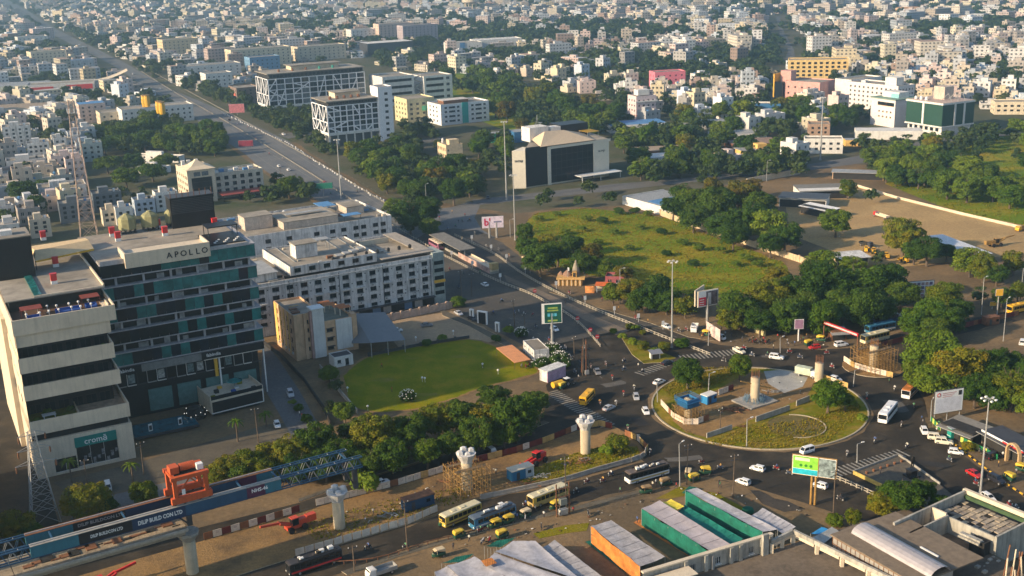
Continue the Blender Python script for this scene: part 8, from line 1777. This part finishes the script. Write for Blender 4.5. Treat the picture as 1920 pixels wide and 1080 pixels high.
PEDS={'at the rickshaw stand':[(1163,925),(1000,958),(1004,960),(1230,910),(1224,914),(1195,980),(970,975),(915,996),(1020,970),(1050,968),(1075,962),(880,1015),(850,1030)],'on the dirt verge by the poles':[(1348,911),(1350,915),(1300,905),(1310,899),(1268,916),(1240,915)],'around the taxi stand shops':[(1340,622),(1346,627),(1352,620),(1360,630),(1372,632),(1392,640),(1432,640),(1458,635),(1476,644),(1478,650),(1490,648),(1506,640),(1450,655),(1512,634),(1330,633),(1316,636)],'beside the right exit road':[(1728,790),(1730,796),(1667,720),(1625,755),(1756,812)],'on the field side pavement':[(1129,565),(1215,606),(1160,582),(1035,548)],'on the lawn':[(716,690),(735,735),(905,690)],'on the avenue pavement':[(1000,640),(957,616),(1015,655),(1050,690),(1058,696),(1085,712)],'on the ramp beside the office':[(562,781),(567,785)],'on the works':[(1350,775),(1440,740),(930,890),(1060,880),(700,965),(1310,780)],'at the statue plaza and sign shops':[(1650,890),(1845,862),(1872,875),(1905,890),(1880,858)],'at the avenue crossing':[(860,418),(848,400),(872,406),(830,420),(1197,690)]}
for zl,L in PEDS.items():
 for n,(x,y)in enumerate(sorted(L)):
  c,cn=rnd.choice(SH);k=rnd.choice(('stand','walk','walk','reach'));o=obj('person',FIG[k],None,gp(x,y,.14),rnd.uniform(0,6.28));o.color=(*c,1);o.scale=(1.03,)*3
  tag(o,'person in %s top %s %s, %s from left'%(cn,{'stand':'standing','walk':'walking','reach':'reaching out'}[k],zl,ordn(n)),'person','people on foot')
m=FIG['stand'].copy();m.materials.clear();[m.materials.append(mat('bronze',(.02,.018,.016),rough=.5))for _ in range(4)]
o=obj('statue',m,None,STATUE_AT,-1.2);o.scale=(2.1,)*3;tag(o,'black standing figure statue on the plaza pedestal','statue')
# kerb stones painted black and yellow at the right pavement
n=0;KM_=[MB().box(-.55,.55,-.15,.15,0,.3).mesh('kerb_stone',m)for m in(M_YEL,M_BLACK)];kt=thing('painted_kerb','black and yellow painted kerb along the right hand pavement','kerb',gp(1752,815))
for p,d in along(W([(1752,815),(1792,835),(1832,867),(1895,913),(1950,948)]),1.15,.6):obj('kerb_stone',KM_[n%2],kt,p-gp(1752,815),yaw_of((0,0),d));n+=1
# ================================================================ THE TOWN
simple('red_panel_mall','long low mall with a white roof and red panels left of the avenue',(52,178),.3,62,26,9,M_WHITE,0,0,0,0,extra=[('red_panel',M_RED,(2,24,-.4,-.02,2,6.5)),('red_panel',M_RED,(36,60,-.4,-.02,2.5,7))])
t=simple('curved_roof_hall','hall with a swept pale roof beside the far avenue',(172,168),.35,36,24,7,M_GREYW,6,0,0,1)
part(t,'swept_roof',M_CREAM,lambda mb:[mb.quad((i*4.,-1,7.2+.012*(i*4)**1.85),(i*4.+4,-1,7.2+.012*(i*4+4)**1.85),(i*4.+4,25,7.2+.012*(i*4+4)**1.85),(i*4.,25,7.2+.012*(i*4)**1.85))for i in range(9)])
simple('tin_warehouse','wide brown roofed warehouse at the left edge',(-30,222),.12,66,34,7,M_CREAM,0,0,0,0,rm=mat('brown_tin',(.36,.28,.2),wave=1.),par=0)
simple('grey_warehouse','wide grey roofed hall at the left edge above the brown warehouse',(-40,180),.15,60,40,8,mat('sage_render',(.42,.46,.42)),0,0,0,0,rm=M_TIN,par=0)
simple('blue_roof_flats','pink flats under a blue sheet roof near the avenue',(152,232),.48,20,16,15,mat('peach_pink',(.62,.48,.42)),4,3,0,4,rm=M_BLUETIN,par=0)
simple('avenue_shops','long white avenue shop block with windows below orange tanks',(232,238),.48,54,22,13,M_WHITE,12,0,0,3)
simple('avenue_corner_shops','low cream shop block left of the long avenue shops',(190,236),.48,22,20,10,M_CREAM,4,3,0,2)
for i,(x,y,l)in enumerate(((272,200,'orange barrel tower, leftmost on the avenue shop roof'),(277,200,'orange barrel tower, second on the avenue shop roof'),(299,212,'orange barrel tower, third on the avenue shop roof'),(305,214,'orange barrel tower, rightmost on the avenue shop roof'))):
 p=gp(x,y,13);t=thing('barrel_tower',l,'barrel tower',(p.x,p.y,13),0,'orange barrel towers');part(t,'barrel',M_YEL,lambda mb:mb.lathe([(2,0),(2.4,3),(2.4,6),(2,8.5)],10));part(t,'rim',M_SCAF,lambda mb:mb.lathe([(2.5,8.51),(2.5,9),(.5,9.2)],10))
simple('cream_hotel','cream hotel with window rows at far left of the avenue',(62,130),.6,40,22,20,mat('sunny_cream',(.68,.58,.42)),8,3,0,5)
simple('grey_annexe','dark blue roofed annexe beside the cream hotel',(110,136),.5,40,22,12,M_GREYW,6,0,0,2,rm=paint('navy_roof',(.08,.12,.2)),par=0)
simple('white_clinic','white clinic block above the cream hotel',(36,92),.55,42,24,17,M_WHITE,7,3,0,4)
simple('amber_hotel','amber hotel with bay fronts beyond the avenue trees',(308,108),.55,46,26,22,mat('amber_cream',(.7,.55,.34)),8,4,0,5)
simple('cream_arcade','long cream arcaded block behind the blue building',(436,128),.5,70,26,20,mat('sunny_cream',(.68,.58,.42)),12,4,0,5)
simple('blue_block','blue painted block in front of the cream arcade',(470,134),.5,34,20,15,paint('mid_blue',(.16,.3,.46),rough=.8),6,3,0,3)
simple('beige_flats','beige flats row behind the long braced office',(560,116),.5,60,24,17,M_CREAM,10,3,0,4)
simple('pale_tower_flats','tall pinkish flats above the long braced office',(712,82),.45,52,22,26,mat('pink_cream',(.66,.5,.42)),9,3,0,7)
simple('grey_tower_flats','tall grey flats beside the pinkish flats',(757,86),.45,50,22,26,mat('mauve_grey',(.42,.36,.38)),9,3,0,7)
simple('white_tower_flats','white flats left of the tall pinkish flats',(660,84),.45,36,22,20,M_WHITE,6,3,0,5)
simple('teal_roof_hall','flat dark hall with a pale roof right of the braced wing',(690,104),.45,60,30,14,M_DARKST,0,0,0,0,rm=M_WHITE,par=0)
simple('white_villa','white villa with a blue stripe in the far trees',(842,102),.3,42,24,13,M_WHITE,4,0,0,2,extra=[('blue_stripe',M_BLUETIN,(14,20,-.4,-.02,0,13))])
simple('white_pair_hall','white flat hall right of the striped villa',(892,96),.3,60,26,13,M_WHITE,0,0,0,0,rm=M_WHITE)
simple('terraced_shops','white terrace of avenue shops beyond the avenue trees',(330,150),.5,70,24,13,M_WHITE,10,3,0,3)
simple('white_corner_house','white corner house beside the avenue trees',(388,166),.5,26,20,14,M_WHITE,5,3,0,3)
simple('brown_shop_block','brown glass shop block left of the long braced office',(446,196),.48,20,26,14,mat('brown_render',(.22,.16,.13)),4,4,0,4,extra=[('red_banner',paint('coral_print',(.7,.16,.1)),(-.4,-.02,4,12,1,9))])
for a in(('white_flats','white flats with stepped dark balconies at left',(84,250),.4,9,10,13,M_WHITE,2,1,4),('weathered_flats','weathered grey flats at the left edge',(10,282),.4,18,14,16,M_GREYW,4,2,5),('stained_flats','stained white flats behind the telecom mast',(56,310),.4,13,11,14,M_GREYW,4,2,4),('small_grey_flats','narrow pale flats left of the telecom mast',(104,290),.4,8,9,11,M_GREYW,2,1,3),('sage_flats','sage green flats with balcony bands right of the telecom mast',(155,305),.4,13,12,12,mat('sage_blue',(.3,.36,.36)),3,2,3),('old_villa','old villa with a rusty flat roof below the telecom mast',(76,385),.42,24,16,9,M_GREYW,5,2,2),('arch_house','dark house with pale arch behind the tower roof',(115,420),.42,16,12,10,mat('slate_render',(.14,.16,.18)),4,2,3),('slate_house','slate blue house right of the telecom mast foot',(178,400),.45,14,12,10,mat('slate_render',(.14,.16,.18)),4,2,3),('cream_houses','cream terrace house behind the red vent boxes',(195,425),.45,9,8,8,M_CREAM,3,1,2),('white_house_low','white narrow house behind the olive tanks',(220,424),.45,8,8,9,M_WHITE,2,1,2),('gabled_house','white gabled house beside the plant room',(295,398),.45,11,9,10,M_WHITE,3,2,3),('pale_blue_house','pale blue house behind the olive tanks',(255,405),.45,10,9,8,mat('pale_blue',(.42,.48,.55)),3,1,2),('low_white_row','long low white cottage row in the left open ground',(250,302),-.35,34,7,4,M_WHITE,6,0,1),('low_shed','low white shed below the cottage row',(258,325),-.3,18,8,4,M_WHITE,0,0,0),('stacked_house','stacked cream house behind the tower roof corner',(60,448),.45,9,9,9,M_CREAM,2,2,3),('left_villa','white villa with a dark gable at the left edge',(15,330),.4,22,14,9,M_WHITE,4,2,2)):
 n,l,px,yw,w,d,h,m,nf,nl,rows=a;t=simple(n,l,px,yw,w,d,h,m,nf,nl,0,rows)
 boxes(t,'roof_room',m,[(w*.25,w*.6,d*.3,d*.7,h-.75,h+2.2)]);part(t,'roof_tank',rnd.choice((M_TANK,M_WPAINT,M_BLUETIN)),lambda mb:mb.lathe([(.7,0),(.72,1.2),(.3,1.5)],8,c=(w*.8,d*.5,h-.78)))
for a in(('brown_roof_sheds','brown sheet roofed workshop among trees beyond the side road',(1195,300),.1,30,16,5,M_RUST),('white_roof_shed','white sheet roofed shed right of the SAYAJI building',(1200,312),.2,26,14,4.5,M_GREYW),('grey_roof_shed','grey sheet roofed shed near the yellow hall',(1340,268),.1,34,16,5,M_GREYW),('blue_roof_shed','blue sheet roofed hall left of the pink tower house',(1145,250),.2,40,20,5,M_WHITE),('wide_white_shed','wide white roofed shed by the green glass cube',(1605,262),-.2,40,14,5.5,M_WHITE),('rust_roof_shed','rust roofed long shed above the yellow hall',(1375,285),.1,30,20,4.5,M_RUST),('orange_kiosk_shed','orange fronted low shed near the white house',(1585,275),-.1,16,8,4,M_YELR),('pale_roof_shed','pale roofed shed near the left of the yellow hall',(1280,245),.15,40,14,4.5,M_GREYW),('green_hut','green walled hut left of the SAYAJI building',(922,268),.3,9,8,6,paint('emerald',(.03,.25,.14))),('blue_wall_hut','blue walled hut behind the SAYAJI corner',(965,268),.3,16,12,7,paint('deep_blue',(.04,.15,.32)))):
 n,l,px,yw,w,d,h,m=a;simple(n,l,px,yw,w,d,h,m,0,0,0,0,rm={'white_roof_shed':M_WHITE,'blue_roof_shed':M_BLUETIN,'wide_white_shed':M_WHITE,'rust_roof_shed':mat('rust_tin',(.3,.2,.15),wave=1.),'brown_roof_sheds':mat('brown_tin',(.36,.28,.2))}.get(n,M_TIN),par=0)

 # individual small houses: a few kinds, copied
M_HOUSE=mat('house_render',objcol=True,stain=.25,scale=.3,var=.12)
HV=[]
for i,(w,d,st)in enumerate(((9,11,2),(11,9,3),(8,12,2),(12,12,1),(10,14,3),(13,10,2),(9,9,4),(15,10,2))):
 t=thing('house','house','house');h=3.2*st+.8;wz=[1.+3.2*k for k in range(st)]
 block(t,w,d,h,x=-w/2,y=-d/2,holes={'f':grid(.4,w-.4,max(2,w//3),1.4,wz,1.4),'l':grid(.4,d-.4,max(2,d//4),1.3,wz,1.4),'r':grid(.4,d-.4,max(2,d//4),1.3,wz,1.4)},wm=M_HOUSE,each=False,rm=mat('flat_roof',(.4,.37,.33),var=.3,scale=.3))
 boxes(t,'stair_room',M_HOUSE,[(-w*.1,w*.3,-d*.1,d*.32,h-.79,h+2.)])
 part(t,'roof_tank',(M_TANK,M_WPAINT,M_BLUETIN)[i%3],lambda mb:mb.lathe([(.65,0),(.68,1.1),(.3,1.4)],7,c=(-w*.3,d*.25,h-.78)))
 if i%3==0:boxes(t,'balcony',M_HOUSE,[(-w/2+.5,w/2-.5,-d/2-1.1,-d/2-.01,3.,3.15),(-w/2+.5,w/2-.5,-d/2-1.1,-d/2-1.,3.151,4.)])
 HV.append((t,max(w,d),h,st))
PAL=[((.74,.73,.72),'white'),((.62,.67,.74),'bluish white'),((.72,.7,.67),'white'),((.7,.64,.54),'cream white'),((.66,.52,.48),'pink'),((.68,.58,.4),'buff'),((.62,.56,.47),'cream'),((.6,.5,.46),'pinkish'),((.5,.51,.53),'pale grey'),((.55,.47,.38),'tan'),((.46,.5,.55),'pale blue'),((.64,.58,.44),'yellowish'),((.42,.31,.26),'brick brown'),((.68,.66,.63),'off white'),((.45,.4,.36),'dull brown'),((.36,.35,.34),'dark grey')]
FOOT=[]
for o in[o for o in COL.objects if o.get('category')in('building','water tower','shed','temple')and o.parent is None]:
 FOOT.append((o.location.x,o.location.y))
BLK=[]  # footprints of the landmark buildings, kept free
for o in COL.objects:
 if o.parent is not None and o.parent.get('category')in('building','shed')and o.type=='MESH' and o.name.split('.')[0]in('wall','core_wall','roof','top_storey'):
  M=Matrix.Translation(o.parent.location)@Matrix.Rotation(o.parent.rotation_euler.z,4,'Z')
  bb=[M@(Vector(c)+o.location)for c in o.bound_box];xs=[b.x for b in bb];ys=[b.y for b in bb];BLK.append((min(xs)-5,max(xs)+5,min(ys)-6,max(ys)+5))
ROADS=[W(avenue_l+avenue_r),W([(1455,125),(1466,95),(1450,62),(1443,30),(1473,30),(1482,60),(1500,92),(1504,125)])]
def blocked(q,m=0):return any(a-m<q.x<b+m and c-m<q.y<d+m for a,b,c,d in BLK)or any(inside(q,R)for R in ROADS)
def road_near(q,d=13):
 return any(inside((q.x+d*math.cos(a),q.y+d*math.sin(a)),R)for R in ROADS for a in(0,1.57,3.14,4.71))
 # zones in photo pixels: (polygon, share of houses, share of trees, spacing)
ZN=[([(-250,190),(40,200),(175,240),(190,290),(150,420),(60,450),(-250,520)],.55,.35,15),([(-250,60),(60,60),(190,135),(320,205),(180,240),(-250,200)],.55,.4,18),([(112,56),(300,56),(690,40),(690,110),(560,120),(470,150),(400,170),(330,172),(236,120)],.55,.42,16),([(690,100),(690,58),(1190,58),(1190,210),(1010,160),(930,140),(800,140),(720,130)],.24,.72,15),([(1190,58),(1460,58),(1460,100),(1440,200),(1380,215),(1240,220),(1190,200)],.26,.7,15),([(1190,215),(1380,215),(1500,250),(1500,330),(1200,340),(1150,270)],.2,.4,18),([(1460,58),(2200,58),(2200,240),(1850,215),(1640,165),(1470,140)],.6,.38,14),([(1500,200),(1640,170),(1640,260),(1500,290)],.3,.4,16)]
def vnoise(x,y):return min(1,max(0,.5+.3*math.sin(x*.0091+1.7*math.sin(y*.0067))+.3*math.sin(y*.0113+2.+2.1*math.sin(x*.0082))+.15*math.sin(x*.031+y*.027)))
HOUSES=[];SPOT=[]
rh=random.Random(77)
def fill(poly_px,sp,ph,pt):
 P=W(poly_px);xs=[p.x for p in P];ys=[p.y for p in P];a=.49
 nx=int((max(xs)-min(xs))/sp)+2;ny=int((max(ys)-min(ys))/sp)+2
 for i in range(nx):
  for j in range(ny):
   q=Vector((min(xs)+i*sp+rh.uniform(-.45,.45)*sp,min(ys)+j*sp+rh.uniform(-.45,.45)*sp,0))
   if not inside(q,P):continue
   v=vnoise(q.x,q.y);k=.3+1.25*v;u=rh.random()
   if blocked(q,2):continue
   if u<ph*k and not road_near(q):HOUSES.append((q,sp))
   elif u>1-pt*(2.1-1.1*k):SPOT.append((q,sp))
for poly,ph,pt,sp in ZN:fill(poly,sp,ph,pt)
for poly,sp,pt in(([(1180,250),(1300,235),(1500,262),(1500,335),(1200,350),(1160,290)],11,.5),([(940,160),(1190,170),(1190,260),(1000,250)],12,.45),([(300,230),(420,280),(400,305),(190,300),(180,250)],12,.4),([(560,225),(600,215),(620,280),(590,285)],9,.4),([(650,270),(760,262),(900,300),(960,340),(900,375),(780,390)],10,.4),([(1380,200),(1640,205),(1700,270),(1560,295),(1420,260)],12,.45),([(100,330),(300,310),(320,380),(150,410)],13,.25),([(1620,285),(1950,245),(1950,290),(1700,300)],12,.35),([(740,240),(800,235),(830,262),(740,270)],9,.4),([(338,160),(440,206),(560,264),(600,285),(600,268),(455,192),(352,150)],9,.6),([(-100,220),(190,240),(180,300),(150,420),(-100,480)],16,.4),([(180,300),(320,290),(330,330),(190,360)],11,.5),([(190,340),(330,330),(335,385),(240,400)],12,.4),([(410,395),(500,345),(560,360),(600,380),(440,400)],11,.35),([(560,262),(660,300),(700,350),(640,318),(560,275)],9,.3),([(700,70),(1190,60),(1190,210),(1010,160),(930,140),(800,140)],20,.4),([(1000,80),(1190,60),(1450,110),(1440,180),(1190,170),(1000,140)],19,.35)):fill(poly,sp,0.,pt)
fill([(690,20),(1190,10),(1190,60),(690,60)],24,0.,.3)
# the far town to the top edge, wider spacing with distance
fill([(-180,14),(0,-3),(500,-10),(960,-16),(1920,-25),(2200,-28),(2200,60),(1460,60),(1190,60),(690,60),(-180,60)],20,.64,.36)
HOUSES.sort(key=lambda a:(a[0]-Vector((0,0,CAM_H))).length)
def facing(q):
 b=.49 if q.length<900 else .49+.7*math.sin(q.x*.0042+2*math.sin(q.y*.0031))*math.cos(q.y*.0037)
 return b+rh.choice((0,math.pi/2))+rh.uniform(-.12,.12)+(-.35 if q.x>260 else 0)
near_h=[h for h in HOUSES if-60<project(h[0])[0]<1980][:300];ids={id(h)for h in near_h};rest=[h for h in HOUSES if id(h)not in ids]
ZL=[(300,'left of the far avenue'),(700,'behind the braced offices'),(1000,'beyond the teal striped block'),(1300,'beyond the SAYAJI building'),(1480,'in the trees by the salmon block'),(9999,'in the town beyond the green cube')]
zc={}
near_h.sort(key=lambda h:project(h[0])[0])
for q,sp in near_h:
 v,mx,hh,st=rh.choice(HV);c,cn=rh.choice(PAL);x=project(q)[0];zl=next(n for lim,n in ZL if x<lim);key=(cn,st,zl);n=zc.get(key,0);zc[key]=n+1
 s=min(1.15,sp*.95/mx);c=(lambda k:tuple(min(.75,ch*k)for ch in c))(rh.uniform(.8,1.08))
 place(v,q,facing(q),'%s %s-storey house %s, %s such from left'%(cn,('one','two','three','four')[st-1],zl,ordn(n)),'small houses '+zl,c,s)
for v in HV:
 if not v[0].get('_used'):
  for c in list(v[0].children):bpy.data.objects.remove(c)
  bpy.data.objects.remove(v[0])
  # the rest of the town reads as one mass
V=[];C=[]
def qbox(cx,cy,a,w,d,z0,z1,col,rcol,win=None):
 ca,sa_=math.cos(a),math.sin(a)
 def P(x,y,z):return(cx+x*ca-y*sa_,cy+x*sa_+y*ca,z)
 w,d=w/2,d/2;K=[(-w,-d),(w,-d),(w,d),(-w,d)]
 for i in range(4):
  p,q=K[i],K[(i+1)%4];V.extend((P(*p,z0),P(*q,z0),P(*q,z1),P(*p,z1)));C.append(col)
  if win:
   Lx,Ly=q[0]-p[0],q[1]-p[1];L=math.hypot(Lx,Ly);nx_,ny_=Ly/L*.05,-Lx/L*.05;n=max(1,int(L/3.6))
   for r in range(win):
    zb=z0+1.+r*(z1-z0)/win
    for k in range(n):
     f0,f1=(k+.28)/n,(k+.72)/n
     V.extend((P(p[0]+Lx*f0+nx_,p[1]+Ly*f0+ny_,zb),P(p[0]+Lx*f1+nx_,p[1]+Ly*f1+ny_,zb),P(p[0]+Lx*f1+nx_,p[1]+Ly*f1+ny_,zb+1.3),P(p[0]+Lx*f0+nx_,p[1]+Ly*f0+ny_,zb+1.3)));C.append((.05,.05,.055))
 V.extend(P(*k,z1)for k in K);C.append(rcol)
for q,sp in rest:
 far=q.length>1700;st=rh.choice((1,1,2,2,2,3,3,4,5));h=3.3*st+.5;c=rh.choice(PAL)[0];c=(lambda k:tuple(min(.78,ch*k)for ch in c))(rh.uniform(.7,1.1));rc=rh.choice(((.4,.36,.32),(.5,.47,.43),(.33,.27,.22),(.62,.6,.57),(.3,.3,.3),(.4,.27,.2)))
 a=facing(q);w,d=sp*rh.uniform(.5,1.05)*(1.7 if rh.random()<.12 else 1),sp*rh.uniform(.5,.9)*(1.6 if rh.random()<.12 else 1)
 if rh.random()<.035:w,d,st=rh.uniform(20,34),rh.uniform(14,20),rh.choice((4,5,6));h=3.3*st
 qbox(q.x,q.y,a,w,d,-.05,h,c,rc,None if q.length>2300 else st)
 if rh.random()<.75:qbox(q.x+rh.uniform(-1,1)*w*.2,q.y+rh.uniform(-1,1)*d*.2,a,w*.35,d*.35,h,h+2.3,c,rc)
 if rh.random()<.3:qbox(q.x+rh.uniform(-1,1)*w*.3,q.y+rh.uniform(-1,1)*d*.3,a,1.4,1.4,h,h+1.4,rh.choice(((.02,.02,.02),(.7,.7,.7))),(.05,.05,.05))
 if rh.random()<.25:qbox(q.x+sp*.42,q.y+rh.uniform(-.3,.3)*sp,a,sp*.35,sp*.5,-.05,3.,rh.choice(PAL)[0],rc)
V=np.array(V);o=obj('distant_houses',np_mesh('distant_houses',V,np.arange(len(V)).reshape(-1,4),[mat('far_house_render',attr='Col',stain=.15,var=.1,scale=.2)],col=np.array(C)))
tag(o,'mass of small flat roofed houses of the far town','houses',None,'stuff')
# distant trees as one mass
rg_=np.random.default_rng(9);LOW=[crown_arrays(np.random.default_rng(100+i),nl=9,per=14,leaf=.24)for i in range(6)];LOW2=[crown_arrays(np.random.default_rng(120+i),nl=12,per=30,leaf=.15)for i in range(4)]
VV=[];TT=[]
def far_tree(q,R,hc):
 near=q.length<1100;v,_,t_=(LOW2[rg_.integers(4)]if near else LOW[rg_.integers(6)]);a=rg_.uniform(0,6.28);ca,sa_=math.cos(a),math.sin(a)
 v2=np.empty_like(v);v2[:,0]=(v[:,0]*ca-v[:,1]*sa_)*R*1.15+q.x;v2[:,1]=(v[:,0]*sa_+v[:,1]*ca)*R*1.15+q.y;v2[:,2]=np.maximum(v[:,2]*R*1.05+hc,.1);VV.append(v2);TT.append(np.clip(t_*.5+rg_.uniform(0,.5)+(rg_.random()<.1)*.2,0,1))
for q,R,hc in FARTREES:far_tree(q,R,hc)
for q,sp in SPOT:
 if blocked(q,4):continue
 R=rh.uniform(3.4,7.)*(1.35 if q.length>1500 else 1.);far_tree(q,R,R*.95)
 if rh.random()<.5:R2=R*rh.uniform(.5,.9);far_tree(q+Vector((rh.uniform(-1,1)*R*1.5,rh.uniform(-1,1)*R*1.5,0)),R2,R2*.95)
VV=np.concatenate(VV);TT=np.concatenate(TT)
o=obj('distant_trees',np_mesh('distant_trees',VV,np.arange(len(VV)).reshape(-1,4),[leaf_mat('leaves_far',[(.022,.048,.015),(.035,.065,.018),(.055,.085,.022),(.085,.1,.03),(.1,.08,.035)])],tint=TT));tag(o,'mass of dark green trees among the far houses','trees',None,'stuff')
print('TOWN',len(HOUSES),len(SPOT),len(V)//4,len(VV)//4)

# small things along the roads
n=0;RB=MB().lathe([(.45,0),(.4,.6),(.2,.9)],6).mesh('road_block',M_WPAINT)
for p,d in along(W([(420,214),(480,242),(545,272),(628,326),(700,368),(770,396)]),5.5,1):
 o=obj('road_block',RB,None,p+Vector((rh.uniform(-.8,.8),rh.uniform(-.8,.8),.02)));tag(o,'small white road block on the far avenue verge, %s from the far end'%ordn(n),'road block','white road blocks on the avenue verge');n+=1
GL=MB().lathe([(.06,0),(.05,1.1),(.3,1.2),(.34,1.5),(.1,1.75)],8).mesh('garden_lamp',M_WPAINT)
for i,(x,y)in enumerate(((652,735),(690,770),(780,640),(792,716),(797,717),(850,628),(905,690),(934,702))):
 o=obj('garden_lamp',GL,None,gp(x,y));tag(o,'white globe garden lamp around the lawn, %s from left'%ordn(i),'lamp','globe lamps around the lawn')
mb=MB();rl_=random.Random(21)
for poly,k in(([(840,1030),(960,995),(1200,940),(1260,920),(1190,960),(1000,1010)],40),([(1260,915),(1400,930),(1560,965),(1500,975),(1380,945)],30),([(600,1010),(760,960),(900,925),(1050,885),(1080,850),(850,895),(640,955)],120),([(1280,800),(1400,770),(1520,740),(1500,700),(1350,740),(1280,770)],60),([(1330,640),(1440,645),(1560,648),(1560,632),(1400,628)],60),([(1480,440),(1640,470),(1800,480),(1600,420)],60)):
 P=W(poly);xs=[q.x for q in P];ys=[q.y for q in P];c=0
 while c<k:
  q=(rl_.uniform(min(xs),max(xs)),rl_.uniform(min(ys),max(ys)))
  if not inside(q,P):continue
  c+=1;s=rl_.uniform(.08,.26);M_=Matrix.Translation((q[0],q[1],.14))@Matrix.Rotation(rl_.uniform(0,6),4,'Z');mb.box(-s,s,-s*.6,s*.6,0,s*rl_.uniform(.2,.9),rl_.choice((0,1,1,2,2,3,3)),M=M_)
o=mb.build('litter',[M_WPAINT,M_CONC,M_RUST,M_INT]);tag(o,'litter, stones and rubble scattered over verge and works','litter',None,'stuff')
# ================================================================ HAZE
hz=bpy.data.materials.new('haze');hz.use_nodes=True;N=hz.node_tree.nodes;N.remove(N['Principled BSDF'])
pv=N.new('ShaderNodeVolumePrincipled');pv.inputs['Color'].default_value=(.58,.84,1.,1);pv.inputs['Density'].default_value=HAZE_DENSITY;pv.inputs['Anisotropy'].default_value=.68
hz.node_tree.links.new(pv.outputs[0],N['Material Output'].inputs['Volume'])
o=MB().box(-5200,5200,-400,6200,-1.1,132).build('haze',hz);tag(o,'thin pale haze over the whole town','haze',None,'stuff')
